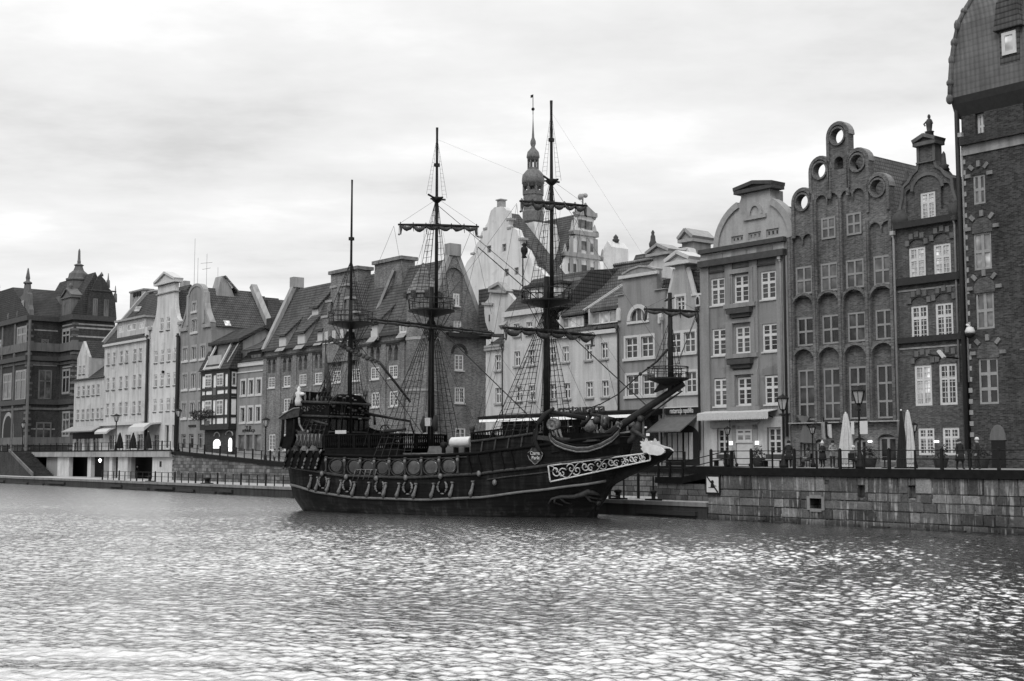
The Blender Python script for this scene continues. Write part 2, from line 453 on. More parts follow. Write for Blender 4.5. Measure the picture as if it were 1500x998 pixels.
M['concrete'] = plaster('quay_concrete', 0.42, 0.35)
M['paving'] = plaster('promenade_paving', 0.26, 0.3)
M['capd'] = plain('dark_steel_fascia', 0.009, 0.7, var=0.4, spec=0.1)
M['copper'] = plain('tower_copper', 0.12, 0.6, var=0.35)
M['plant'] = plain('leaves', 0.05, 0.8, var=0.5, scale=12)
# ------------------------------------------------------------------ building helpers
ZR, ZL, ZLOW = 3.42, 4.80, 1.05          # promenade on the right, terrace on the left, low quay
WCACHE = {}; WKEEP = []
def st(**k):
    d = dict(fw=0.11, nx=2, tr=(0.36,), mt=(0, 0), mw=0.09, frame='frame', glass=('glass',), rec=0.14, sur=0.0, surm='trim', sill=None, sillm='trim', arch=0.0, tx=None)
    d.update(k); return d
def window(B, uc, zb, w, h, s, y, hole=True):
    """one window: frame mesh with its bars, a pane of glass, and where the house has them a surround and a sill"""
    key = (id(s), round(w, 1), round(h, 1)); rec = s['rec'] if hole else -0.04
    if key not in WCACHE:
        WKEEP.append(s)
        f = s['fw']; fr = MB(); a, b = rec - 0.05, rec + 0.05
        fr.box(-w/2, -w/2 + f, a, b, 0, h); fr.box(w/2 - f, w/2, a, b, 0, h)
        fr.box(-w/2 + f, w/2 - f, a, b, 0, f); fr.box(-w/2 + f, w/2 - f, a, b, h - f, h)
        m = s['mw']; iw = w - 2 * f
        zs = [h * (1 - t) for t in s['tr']]
        for t in zs: fr.box(-w/2 + f, w/2 - f, a + 0.004, b - 0.004, t - m/2, t + m/2)
        for k in range(1, s['nx']):
            x = -w/2 + w * k / s['nx']; fr.box(x - m/2, x + m/2, a - 0.006, b - 0.012, f, h - f)
        mx, mz = s['mt']
        for k in range(1, mx + 1):
            x = -w/2 + f + iw * k / (mx + 1); fr.box(x - 0.02, x + 0.02, a + 0.02, b - 0.02, f, h - f)
        for k in range(1, mz + 1):
            z = f + (h - 2*f) * k / (mz + 1); fr.box(-w/2 + f, w/2 - f, a + 0.024, b - 0.024, z - 0.02, z + 0.02)
        pn = MB().box(-w/2 + f*0.5, w/2 - f*0.5, rec + 0.01, rec + 0.03, f*0.5, h - f*0.5)
        ex = []
        if s['sur']:
            q = s['sur']; e = MB()
            e.box(-w/2 - q, -w/2, -0.05, 0.012, -q*0.6, h + q); e.box(w/2, w/2 + q, -0.05, 0.012, -q*0.6, h + q)
            e.box(-w/2, w/2, -0.05, 0.012, h, h + q)
            ex.append(('surround', e, M[s['surm']]))
        if s['sill']:
            e = MB().box(-w/2 - s['sur'] - 0.08, w/2 + s['sur'] + 0.08, -s['sill'], 0.02, -0.11 - (s['sur']*0.6), -0.0 if not s['sur'] else -s['sur']*0.0)
            ex.append(('sill', e, M[s['sillm']]))
        tmp = [('window', fr.build('window', M[s['frame']])), ('pane', pn.build('pane', M['glass']))] + [(n, e.build(n, mt)) for n, e, mt in ex]
        WCACHE[key] = (tmp[0][1].data, tmp[1][1].data, [(n, o.data) for n, o in tmp[2:]])
        for n, o in tmp: bpy.data.objects.remove(o)
    fm, pm, ex = WCACHE[key]
    b = B['_b']
    o = bpy.data.objects.new('window', fm); C.objects.link(o); o.parent = B
    o.location = (uc - b[0], y - b[1], zb - b[2])
    p = bpy.data.objects.new('pane', pm); C.objects.link(p); p.parent = o
    g = random.choice(s['glass'])
    p.material_slots[0].link = 'OBJECT'; p.material_slots[0].material = M[g]
    for n, me in ex:
        e = bpy.data.objects.new(n, me); C.objects.link(e); e.parent = o
    return o

class Bld:
    def __init__(s, name, label, V, xl, xr, yref, z0, cat='house', group=None):
        s.V = V; s.u0 = Uat(xl, yref, V); s.u1 = Uat(xr, yref, V); s.z0 = z0
        s.r = root(name, label, cat, s.u0, V, z0, group=group); s.holes = []; s.todo = []
    def p(s, x, y): return P(x, y, s.V)
    def z(s, x, y): return Zat(x, y, s.V)
    def u(s, x, y): return Uat(x, y, s.V)
    def row(s, xs, yt, yb, k=0, style=None, hole=True, y=None, depth=None, widths='mean'):
        xm = sum(xs[k]) / 2; zt, zb = s.z(xm, yt), s.z(xm, yb); ym = (yt + yb) / 2
        us = [(s.u(a, ym), s.u(b, ym)) for a, b in xs]
        w = sum(b - a for a, b in us) / len(us)
        for a, b in us:
            c = (a + b) / 2
            if hole: s.holes.append((rect(c - w/2, c + w/2, zb, zt), (depth or style['rec'] + 0.06)))
            s.todo.append((c, zb, w, zt - zb, style, s.V if y is None else y, hole))
        return us, zt, zb
    def wall(s, outline, mat, thick=0.45, name='wall', depth=12.0, ztop=None):
        m = MB(); m.slab(outline, s.holes, s.V, s.V + thick)
        if depth: m.box(s.u0 + 0.02, s.u1 - 0.02, s.V + thick - 0.01, s.V + depth, s.z0, ztop if ztop else min(z for _, z in outline if z > s.z0 + 1))
        o = m.build(name, mat, s.r)
        for t in s.todo: window(s.r, *t)
        s.holes = []; s.todo = []
        return o
    def part(s, name, m, mat, parent=None): return m.build(name, mat, parent or s.r)
    def gable_v(s, zE, zR, v0, v1, mat, u0=None, u1=None, over=0.15, name='roof'):
        a, b = (s.u0 if u0 is None else u0) - over, (s.u1 if u1 is None else u1) + over
        return MB().prism([(a, zE), (b, zE), ((a + b) / 2, zR)], v0, v1).build(name, mat, s.r)
    def gable_u(s, zE, zR, v0, vr, v1, mat, u0=None, u1=None, over=0.0, name='roof'):
        a, b = (s.u0 if u0 is None else u0) - over, (s.u1 if u1 is None else u1) + over
        return MB().prism([(v0, zE), (v1, zE), (vr, zR)], a, b, 'x').build(name, mat, s.r)
    def band(s, x, y, h, out, mat, name='cornice', u0=None, u1=None, zz=None):
        z = s.z(x, y) if zz is None else zz
        a, b = s.u0 if u0 is None else u0, s.u1 if u1 is None else u1
        return MB().box(a, b, s.V - out, s.V - 0.003, z, z + h).build(name, mat, s.r)
    def pipe(s, x, y, yt, yb, mat, r=0.075, out=0.14, name='downpipe'):
        u = s.u(x, y); zt, zb = s.z(x, yt), max(s.z0, s.z(x, yb))
        m = MB().tube([(u, s.V - out, zb), (u, s.V - out, zt - 0.35), (u, s.V - out - 0.12, zt - 0.1), (u, s.V - out - 0.12, zt)], r, 6)
        m.box(u - 0.14, u + 0.14, s.V - out - 0.24, s.V - out + 0.02, zt, zt + 0.28)
        return m.build(name, mat, s.r)

def pediment(m, u0, u1, v0, v1, z0, rise, t=0.22):
    """small triangular pediment with its raking mouldings"""
    c = (u0 + u1) / 2
    m.prism([(u0 + 0.05, z0), (u1 - 0.05, z0), (c, z0 + rise * 0.9)], v0 + 0.12, v1)
    m.box(u0 - 0.12, u1 + 0.12, v0 - 0.1, v1, z0 - t, z0)
    m.bar((u0 - 0.15, (v0 + v1)/2 - 0.05, z0 + t*0.4), (c, (v0 + v1)/2 - 0.05, z0 + rise + t*0.4), (v1 - v0) + 0.2, t, up=(0, 0, 1))
    m.bar((u1 + 0.15, (v0 + v1)/2 - 0.05, z0 + t*0.4), (c, (v0 + v1)/2 - 0.05, z0 + rise + t*0.4), (v1 - v0) + 0.2, t, up=(0, 0, 1))
    return m
def text_mesh(name, s, size, width, mat, parent, loc, rz=0.0, ext=0.02, rx=PI/2):
    cu = bpy.data.curves.new('lettering', 'FONT'); cu.body = s; cu.size = size; cu.extrude = ext; cu.align_x = 'CENTER'; cu.align_y = 'CENTER'
    t = bpy.data.objects.new('lettering_source', cu); C.objects.link(t)
    dg = bpy.context.evaluated_depsgraph_get(); me = bpy.data.meshes.new_from_object(t.evaluated_get(dg))
    bpy.data.objects.remove(t); bpy.data.curves.remove(cu)
    xs = [v.co.x for v in me.vertices]
    if xs and width:
        k = width / max(1e-6, max(xs) - min(xs))
        for v in me.vertices: v.co.x *= k
    me.materials.clear(); me.materials.append(mat)
    o = bpy.data.objects.new(name, me); C.objects.link(o); o.parent = parent
    o.location = loc; o.rotation_euler = (rx, 0, rz)
    return o

SMALL = st(fw=0.10, nx=2, tr=(0.35,), mw=0.10, rec=0.16, sill=0.14, sillm='trimd', glass=('glass', 'glass', 'glassm'))
SMALLW = st(fw=0.16, nx=2, tr=(0.35,), mw=0.16, rec=0.12, sill=0.1, sillm='trimd', glass=('glass', 'glassm'))
SUR = st(fw=0.11, nx=2, tr=(), mw=0.12, rec=0.15, sur=0.30, surm='trimg', sill=0.14, glass=('glass', 'glassm', 'glass'))
SURW = st(fw=0.09, nx=2, tr=(0.36,), mw=0.11, mt=(0, 2), rec=0.15, sur=0.20, surm='trim', sill=0.16, sillm='trim', glass=('glass', 'glass', 'glassm'))
SURN = st(fw=0.08, nx=1, tr=(), rec=0.16, sur=0.26, surm='trim', sill=0.10, sillm='trim')
GRAN = st(fw=0.17, nx=2, tr=(), mw=0.13, mt=(3, 3), rec=0.10, sill=0.12, sillm='trim', glass=('glass', 'glass', 'glassm'))
PALEW = st(fw=0.10, nx=2, tr=(0.38,), mw=0.13, rec=0.15, sur=0.07, surm='trim', sill=0.16, sillm='trimg', glass=('glass', 'glass', 'glassm'))
PALACE = st(fw=0.15, nx=2, tr=(0.4,), mw=0.20, mt=(0, 4), rec=0.12, sill=0.1, sillm='trim', glass=('glass', 'glass', 'glassm'))
GOTH = st(fw=0.13, nx=2, tr=(0.5,), mw=0.15, frame='frameg', rec=0.10, glass=('glass', 'glass', 'glassm'))
GOTHS = st(fw=0.14, nx=2, tr=(0.5,), mw=0.15, frame='frameg', rec=0.10, glass=('glassm',))
GOTH3 = st(fw=0.13, nx=2, tr=(0.34, 0.68), mw=0.15, frame='frameg', rec=0.10, glass=('glass', 'glass', 'glassm'))
BROWN = st(fw=0.16, nx=2, tr=(0.36,), mw=0.16, mt=(3, 6), rec=0.10, glass=('glass', 'glassl', 'glassm'))
BROWNW = st(fw=0.16, nx=2, tr=(0.36,), mw=0.16, mt=(3, 6), rec=0.10, glass=('glassw', 'glassl'))
TOWER = st(fw=0.13, nx=2, tr=(0.34, 0.67), mw=0.2, frame='trimg', rec=0.12, glass=('glass',))
TOWERL = st(fw=0.13, nx=2, tr=(0.5,), mw=0.2, frame='trimg', rec=0.12, glass=('glassl', 'glassm'))
PLAINW = st(fw=0.10, nx=1, tr=(), rec=0.2, glass=('glass',), frame='frame')
SHOPW = st(fw=0.12, nx=2, tr=(0.3,), mw=0.1, rec=0.2, glass=('glass', 'glassm'), frame='frameg')
DOORD = st(fw=0.18, nx=1, tr=(0.25,), mw=0.12, rec=0.22, glass=('glass',), frame='trimg')

# ------------------------------------------------------------------ palace at the far left: stepped plan, string courses, gables and a cupola
def city_gate():
    V1, V2 = 12.0, 17.8
    uA = Uat(40, 540, V1); uL = uA - 46; uB = Uat(108, 500, V2); V3 = Q.atx(169, 460, uB)[0]
    r = root('ornate_gate_palace', 'dark brick palace with stone bands, gables and a domed turret at the far left end', 'palace', uA, V1, ZL)
    zf = lambda y: Zat(40, y, V1)
    plan = lambda o: [(uL, V1 - o), (uA + o, V1 - o), (uA + o, V2 - o), (uB + o, V2 - o), (uB + o, V3), (uL, V3)]
    zE = zf(470)
    MB().prism(plan(0), ZL, zE, 'z').build('wall', M['brickd'], r)
    for y, h, o, mt in ((470, 0.9, 0.55, 'trimd'), (514, 1.5, 0.30, 'stoned'), (528, 0.8, 0.60, 'trimd'), (533, 0.45, 0.2, 'stoned'), (592, 0.9, 0.35, 'trimd'), (600, 0.4, 0.15, 'stoned'), (652, 1.4, 0.2, 'stoned')):
        z = zf(y); MB().prism(plan(o), z, z + h, 'z').build('cornice', M[mt], r)
    # light stone bands on the return walls
    m = MB()
    for y in (475, 480.5, 493, 505, 537, 551, 577):
        z = Zat(110, y, V2); m.box(uB + 0.003, uB + 0.06, V2 + 0.4, V3 - 0.2, z, z + 0.28)
        m.box(Uat(92, y, V2), uB - 0.3, V2 - 0.06, V2 - 0.003, z, z + 0.25)
    for y in (484, 508, 535, 600, 629):
        z = zf(y); m.box(uA + 0.003, uA + 0.06, V1 + 1.0, V2 - 0.6, z, z + 0.2)
    m.build('stone_band', M['stone'], r)
    # paired tall windows on the river front, in pale stone
    ws = st(fw=0.35, nx=2, tr=(0.33,), mw=0.3, frame='stone', rec=0.1, glass=('glass', 'glassm'))
    for xa, xb, yt, yb in ((27, 41, 477, 513), (25, 40, 541, 586), (7, 19, 543, 583), (-10, -1, 546, 583), (-9, 4, 490, 515)):
        a, b = Uat(xa, yt, V1), Uat(xb, yt, V1); zt, zb = zf(yt), zf(yb)
        window(r, (a + b)/2, zb, b - a, zt - zb, ws, V1 - 0.12, False)
    m = MB()
    for x in (22, 43, 4, -13): m.box(Uat(x, 540, V1) - 0.5, Uat(x, 540, V1) + 0.3, V1 - 0.25, V1 - 0.003, ZL, zE)
    m.build('pilaster', M['stoned'], r)
    # windows on the return walls
    wr = st(fw=0.25, nx=2, tr=(0.4,), mw=0.2, frame='stoned', rec=0.1, glass=('glass', 'glassm'))
    def sidewin(U, va, vb, zb, zt):
        m = MB(); w = vb - va
        m.box(U + 0.003, U + 0.12, va, va + 0.25, zb, zt); m.box(U + 0.003, U + 0.12, vb - 0.25, vb, zb, zt)
        m.box(U + 0.003, U + 0.11, va, vb, zt - 0.25, zt); m.box(U + 0.003, U + 0.11, va, vb, zb, zb + 0.25)
        m.box(U + 0.003, U + 0.10, va, vb, zb + (zt - zb)*0.6, zb + (zt - zb)*0.6 + 0.2); m.box(U + 0.003, U + 0.10, (va + vb)/2 - 0.12, (va + vb)/2 + 0.12, zb, zt)
        w_ = m.build('window', M['stoned'], r)
        MB().box(U + 0.002, U + 0.04, va + 0.1, vb - 0.1, zb + 0.1, zt - 0.1).build('pane', M['glass'], w_)
    sidewin(uA, V1 + 2.0, V1 + 4.4, zf(584), zf(541)); sidewin(uA, V1 + 2.3, V1 + 3.6, zf(507), zf(496)); sidewin(uA, V1 + 1.8, V1 + 4.6, zf(648), zf(618))
    a = arch(Uat(5, 640, V1), Uat(18, 640, V1), ZL, zf(628))
    MB().prism(a, V1 - 0.06, V1 - 0.003).build('gate_arch', M['dark'], r)
    ring = [(x, z) for x, z in arch(a[0][0] - 0.7, a[1][0] + 0.7, ZL, zf(628))]
    MB().prism(ring, V1 - 0.04, V1 - 0.002).build('arch_surround', M['stone'], r)
    # roofs: one ridge running inland over the river wing, one along the quay behind it
    ur_ = uA - 8.5; zr = Q.atx(25, 421.5, ur_)[1]
    MB().prism([(uL, zE + 0.9), (uA + 0.5, zE + 0.9), (ur_, zr), (uL, zr)], V1 - 0.3, V2 + 9, 'y').build('roof', M['tiled'], r)
    vm = (V2 + V3)/2; zr2 = Zat(96, 411.5, vm)
    MB().prism([(V2 - 0.4, zE + 0.9), (V3, zE + 0.9), (vm, zr2)], uA - 12, uB - 0.4, 'x').build('roof', M['tiled'], r)
    # front gable with obelisk
    for xc, k in ((37.5, 1.0), (-6, 1.0)):
        uc = Uat(xc, 440, V1); zz = lambda y: Zat(37.5, y, V1)
        o = [(uc - 4.6, zE), (uc + 2.6, zE), (uc + 2.5, zz(455)), (uc + 1.9, zz(448)), (uc + 1.5, zz(432)), (uc + 0.8, zz(429)), (uc + 0.5, zz(416)), (uc - 0.6, zz(416)), (uc - 1.2, zz(430)), (uc - 3.6, zz(436)), (uc - 4.4, zz(452))]
        g = MB().prism(o, V1 - 0.1, V1 + 0.7).build('gable', M['stoned'], r)
        MB().lathe([(0.75, zz(416)), (0.8, zz(414)), (0.35, zz(412)), (0.35, zz(409)), (0.42, zz(408)), (0.12, zz(394)), (0.05, zz(393))], (uc - 0.05, V1 + 0.3, 0), 8).build('finial', M['stoned'], g)
        for dx in (-2.9, -1.2):
            window(r, uc + dx + 0.5, zE + 0.9, 1.3, zz(440) - zE - 0.9, ws, V1 - 0.2, False)
    # cupola
    uc, vc = Uat(115, 410, V2 + 3), V2 + 3.0; z = lambda y: Zat(115, y, V2 + 3)
    t = MB(); t.lathe([(2.1, z(432)), (2.1, z(413)), (2.35, z(411.5)), (2.35, z(409.5)), (1.95, z(408.5)), (1.75, z(402)), (1.0, z(397)), (0.75, z(392)), (0.72, z(390)), (0.95, z(389)), (0.3, z(386.5)), (0.35, z(384)), (0.27, z(381)), (0.2, z(368)), (0.05, z(365))], (uc, vc, 0), 8, False)
    t.build('cupola', M['stoned'], r)
    # side gable on the right return
    zz = lambda y: Zat(140, y, V2 + 5); vv = lambda x: Q.atx(x, 440, uB)[0]
    o = [(vv(128), zE + 0.6), (vv(171), zE + 0.6), (vv(168), zz(441)), (vv(163), zz(429)), (vv(158), zz(424)), (vv(153), zz(414)), (vv(149), zz(410)), (vv(146), zz(406)), (vv(142), zz(410)), (vv(139), zz(415)), (vv(135), zz(426)), (vv(130), zz(440))]
    g = MB().prism(o, uB - 0.5, uB + 0.2, 'x').build('gable', M['brickd'], r)
    fm = MB()
    for x, y0, y1 in ((158, 424, 403), (169, 444, 420), (148, 408, 402)):
        fm.lathe([(0.35, zz(y0)), (0.3, zz((y0+y1)/2)), (0.16, zz((y0+y1)/2 - 1)), (0.05, zz(y1))], (uB - 0.1, vv(x), 0), 6)
    fm.build('finial', M['stoned'], g)
    for x in (139, 155): sidewin(uB + 0.2, vv(x - 3.5), vv(x + 3.5), zz(466), zz(441))
    MB().box(uB + 0.2, uB + 0.35, vv(130), vv(169), zz(430), zz(428)).build('cornice', M['trimd'], r)
    # stone aedicule and windows on the short recessed bay
    u0, u1 = Uat(93, 450, V2), Uat(107, 450, V2); zb_, zt_ = zE + 0.5, Zat(100, 437, V2)
    ae = MB().box(u0, u1, V2 - 0.3, V2 + 1.5, zb_, zt_); pediment(ae, u0 - 0.2, u1 + 0.2, V2 - 0.4, V2 + 1.5, zt_ + 0.2, 1.4, 0.25); ae.lathe([(0.5, zt_ + 1.4), (0.3, zt_ + 1.8), (0.45, zt_ + 2.2), (0.05, zt_ + 2.8)], ((u0 + u1)/2, V2 + 0.3, 0), 8); ae.build('stone_dormer', M['stoned'], r)
    for y0, y1 in ((483, 508), (541, 577), (603, 640)): window(r, (Uat(93, y0, V2) + Uat(104, y0, V2))/2, Zat(98, y1, V2), Uat(104, y0, V2) - Uat(93, y0, V2), Zat(98, y0, V2) - Zat(98, y1, V2), ws, V2 - 0.12, False)
    q = MB(); rr = random.Random(14); zz_ = ZL + 0.5
    while zz_ < zE - 0.6:
        for u_, v_ in ((uA, V1), (uB, V2)): q.box(u_ - 0.9 - 0.5*rr.random(), u_ + 0.07, v_ - 0.07, v_ + 0.6 + 0.5*rr.random(), zz_, zz_ + 0.42)
        zz_ += 1.05
    q.build('quoin', M['stoned'], r)
    for k in range(5):
        x = -12 + k*13
        if x < 38: MB().lathe([(0.5, zE + 0.9), (0.3, zE + 1.3), (0.42, zE + 1.6), (0.12, zE + 2.6), (0.03, zE + 3.4)], (Uat(x, 480, V1), V1 - 0.1, 0), 6).build('finial', M['stoned'], r)
    # dormer behind
    MB().box(Uat(82, 450, V2 + 1), Uat(98, 450, V2 + 1), V2 + 1, V2 + 5, zE + 0.5, Zat(90, 433, V2 + 1)).build('dormer', M['stoned'], r)
    return uB
UB_GATE = city_gate()

# ------------------------------------------------------------------ small pale house with a narrow gabled wing
def city_small():
    b = Bld('pale_house', 'small pale house with a narrow pointed gable wing, squeezed beside the dark palace', 12.0, 108, 152, 600, ZL)
    b.row([(113, 117), (120.2, 124.2), (127.3, 131.3), (134.5, 138.5), (141.7, 145.7)], 565, 580, 2, SMALL)
    b.row([(112, 116), (119.3, 123.3), (126.5, 130.5), (133.5, 137.5), (140.8, 144.8), (147, 151)], 599.5, 615, 2, SMALL)
    ze = b.z(112, 558); zs = b.z(112, 633)
    xs = [(111, 120), (123, 133), (136, 145)]
    b.row(xs, 640, 661, 1, SHOPW)
    b.wall(rect(b.u0, b.u1, b.z0, ze), M['pale'])
    # narrow gabled wing
    ug, uh = b.u(113, 540), b.u(130, 540); za, zk = b.z(122, 500), b.z(129, 523)
    m = MB(); w = [(b.u(116, 540), b.z(122, 548), b.z(122, 536)), (b.u(121.5, 540), b.z(122, 548), b.z(122, 536))]
    m.slab([(ug, ze), (uh, ze), (uh, zk), ((ug + uh)/2, za), (ug, zk)], [(rect(x, x + 0.9, p, q), 0.2) for x, p, q in w], b.V - 0.02, b.V + 0.4)
    m.box(ug + 0.03, uh - 0.03, b.V + 0.35, b.V + 9, ze, zk); m.build('gable_wing', M['pale'], b.r)
    for x, p, q in w: window(b.r, x + 0.45, p, 0.9, q - p, SMALL, b.V - 0.02)
    b.gable_v(zk, za + 0.15, b.V + 0.4, b.V + 9, M['tiled'], ug, uh, 0.1)
    b.gable_u(ze, ze + 5.0, b.V - 0.35, b.V + 6, b.V + 12, M['tiled'])
    MB().prism([(b.V - 1.7, b.z(112, 634)), (b.V - 0.01, b.z(112, 626.5)), (b.V - 0.01, b.z(112, 625)), (b.V - 1.75, b.z(112, 632.5))], b.u0 - 0.5, b.u1 - 0.3, 'x').build('awning', M['trimg'], b.r)
    b.band(120, 643, b.z(120, 634) - b.z(120, 643), 0.05, M['dark'], 'shop_fascia')
city_small()

# ------------------------------------------------------------------ white house with a long attic dormer
def city_white_long():
    b = Bld('white_house', 'long white house with a wide three-light roof dormer and a fat striped chimney', 12.0, 152, 218, 560, ZL)
    w = 3.9
    for yt, yb, xs in ((515.5, 532.5, (158.2, 166.5, 177, 185.2, 196.8, 205)), (552.5, 570, (157.5, 165.7, 176.3, 184.6, 196, 204.2)), (590.5, 607.5, (156.8, 165, 175.8, 184, 195.5, 203.6))):
        b.row([(x - w/2 + 0.6, x + w/2 + 0.6) for x in xs], yt - 0.5, yb, 2, SMALL)
    b.row([(160, 167), (183, 191.5), (201, 209.5)], 637, 659, 1, SHOPW)
    b.row([(172, 177)], 637, 659, 0, DOORD)
    ze = b.z(185, 503)
    b.wall(rect(b.u0, b.u1, b.z0, ze), M['white'])
    b.band(185, 503.5, 0.35, 0.35, M['trim'])
    zr = Zat(215, 432, 18.5)
    b.gable_u(ze + 0.3, zr, b.V - 0.3, 18.5, 26, M['tiled'], u1=b.u1 - 0.6)
    MB().bar((b.u0 + 0.1, b.V - 0.3, ze + 0.6), (b.u0 + 0.1, 18.5, zr + 0.35), 0.55, 0.5).build('verge', M['trimg'], b.r)
    MB().box(b.u1 - 1.6, b.u1 - 0.1, b.V - 0.1, b.V + 3, ze, ze + 1.9).build('parapet_end', M['white'], b.r)
    # long dormer
    vd = 12.35; u0, u1 = Uat(172, 480, vd), Uat(213, 480, vd); zb, zt = Zat(190, 490, vd), Zat(190, 469.5, vd)
    ws = [(Uat(a, 480, vd), Uat(c, 480, vd)) for a, c in ((174, 181), (186, 199), (203, 211))]
    m = MB().slab(rect(u0, u1, zb - 0.6, zt), [(rect(a, c, zb + 0.5, zt - 0.5), 0.2) for a, c in ws], vd, vd + 0.3)
    m.box(u0, u1, vd + 0.28, vd + 6, zb - 0.6, zt); d = m.build('dormer', M['pale'], b.r)
    for a, c in ws: window(b.r, (a + c)/2, zb + 0.5, c - a, zt - zb - 1.0, st(fw=0.2, nx=2, tr=(), mw=0.25, rec=0.1, glass=('glass', 'glassl')), vd)
    MB().box(u0 - 0.4, u1 + 0.3, vd - 0.4, vd + 6.5, zt, zt + 0.3).build('dormer_roof', M['trimg'], d)
    MB().box(u0 - 0.2, u1, vd - 0.3, vd - 0.003, zb - 0.7, zb - 0.35).build('flower_box', M['trimd'], d)
    # skylight
    MB().bar((Uat(201, 457, 15.6), 15.45, Zat(201, 457, 15.6)), (Uat(205, 450, 16.3), 16.15, Zat(205, 450, 16.3)), 0.9, 0.2).build('skylight', M['glassl'], b.r)
    for x0, x1, yt, v in ((195.5, 216, 425.5, 19.0), (222.5, 232, 426, 19.5)):
        a, c = Uat(x0, 440, v), Uat(x1, 440, v); z1 = Zat((x0+x1)/2, yt, v)
        ch = MB().box(a, c, v - 0.6, v + 0.9, zr - 2.5, z1); ch.box(a - 0.15, c + 0.15, v - 0.75, v + 1.05, z1 - 0.25, z1)
        o = ch.build('chimney', M['stone'], b.r)
        pots = MB()
        for k in range(3): pots.box(a + (c-a)*(0.28 + 0.2*k), a + (c-a)*(0.40 + 0.2*k), v - 0.78, v - 0.6, z1 - 1.05, z1 - 0.4)
        pots.build('flue_opening', M['dark'], o)
    b.pipe(217.3, 560, 494, 661, M['pipe'], 0.22, 0.25)
    b.band(180, 623, 0.5, 0.5, M['trim'], u0=b.u0 - 0.3, u1=b.u1 - 1)
    u0, u1 = b.u(152.5, 630), b.u(170, 630)
    MB().prism([(b.V - 1.5, b.z(160, 636)), (b.V - 1.5, b.z(160, 633)), (b.V - 1.0, b.z(160, 629)), (b.V - 0.02, b.z(160, 627)), (b.V - 0.02, b.z(160, 628)), (b.V - 0.9, b.z(160, 631))], u0, u1, 'x').build('awning', M['canvas'], b.r)
city_white_long()

# ------------------------------------------------------------------ tall white gabled house
def city_white_gable():
    b = Bld('white_gabled_house', 'tall white house with a curved gable crowned by a small pediment', 12.0, 219, 262.5, 560, ZL)
    for yt, yb, xs in ((513, 531, (228.2, 237.6, 247, 256.6)), (548, 566.5, (227.4, 236.8, 246.3, 256)), (584.5, 603, (226.6, 236.2, 245.8, 255.4))):
        b.row([(x - 2.1, x + 2.4) for x in xs], yt, yb, 1, SMALLW)
    b.row([(234.6, 239.4), (244, 248.8)], 466.5, 485, 0, SMALLW)
    b.row([(242, 247.5), (252.5, 258)], 623, 657, 0, SURN)
    b.row([(225, 233)], 637, 660, 0, SHOPW)
    U = lambda x: b.u(x, 440); zc = lambda y: b.z(241, y)
    zl = zc(474); uc = (b.u0 + b.u1) / 2; hw = (U(255.5) - U(230.5)) / 2; zn = zc(432)
    side = []
    W = (b.u1 - b.u0) / 2
    for k in range(9):
        t = k / 8; side.append((hw + (W - 0.1 - hw) * (1 - math.sin(t * PI / 2)), zl + (zn - zl) * (1 - math.cos(t * PI / 2))))
    o = [(b.u0, b.z0), (b.u1, b.z0), (b.u1, zl - 0.5)] + [(uc + a, z) for a, z in side] + [(uc + hw, zc(418)), (uc - hw, zc(418))] + [(uc - a, z) for a, z in side[::-1]] + [(b.u0, zl - 0.5)]
    b.wall(o, M['white2'], 0.6, ztop=zl - 1)
    m = MB(); z = zc(418); pediment(m, uc - hw - 0.5, uc + hw + 0.5, b.V - 0.3, b.V + 0.9, z + 0.4, zc(399.5) - z - 0.6, 0.3)
    m.build('pediment', M['trim'], b.r)
    MB().box(uc - hw - 0.25, uc + hw + 0.25, b.V - 0.2, b.V + 0.7, zc(430.5), zc(429)).build('cornice', M['trimg'], b.r)
    for s_ in (-1, 1): MB().box(uc + s_*W - 0.55, uc + s_*W + 0.55, b.V - 0.25, b.V + 0.5, zl - 0.6, zl - 0.2).build('cornice', M['trimg'], b.r)
    b.gable_v(zl - 1, zc(424), b.V + 0.6, b.V + 18, M['tiled'], over=0.0)
    MB().box(Uat(263, 420, 20), Uat(269.5, 420, 20), 20, 21, zc(440), Zat(266, 412, 20)).build('chimney', M['stone'], b.r)
    u0, u1 = b.u(212.5, 628), b.u(236, 628)
    MB().prism([(b.V - 2.6, b.z(225, 632.5)), (b.V - 2.5, b.z(225, 626)), (b.V - 1.6, b.z(225, 620.5)), (b.V - 0.02, b.z(225, 619)), (b.V - 0.02, b.z(225, 621)), (b.V - 1.5, b.z(225, 623))], u0, u1, 'x').build('awning', M['canvas'], b.r)
    b.pipe(262.3, 560, 492, 661, M['pipe'], 0.3, 0.25)
    MB().lathe([(0.16, b.z(240, 547)), (0.2, b.z(240, 543.5)), (0.05, b.z(240, 543))], (b.u(240.5, 545), b.V - 0.2, 0), 6).build('wall_light', M['iron'], b.r)
city_white_gable()

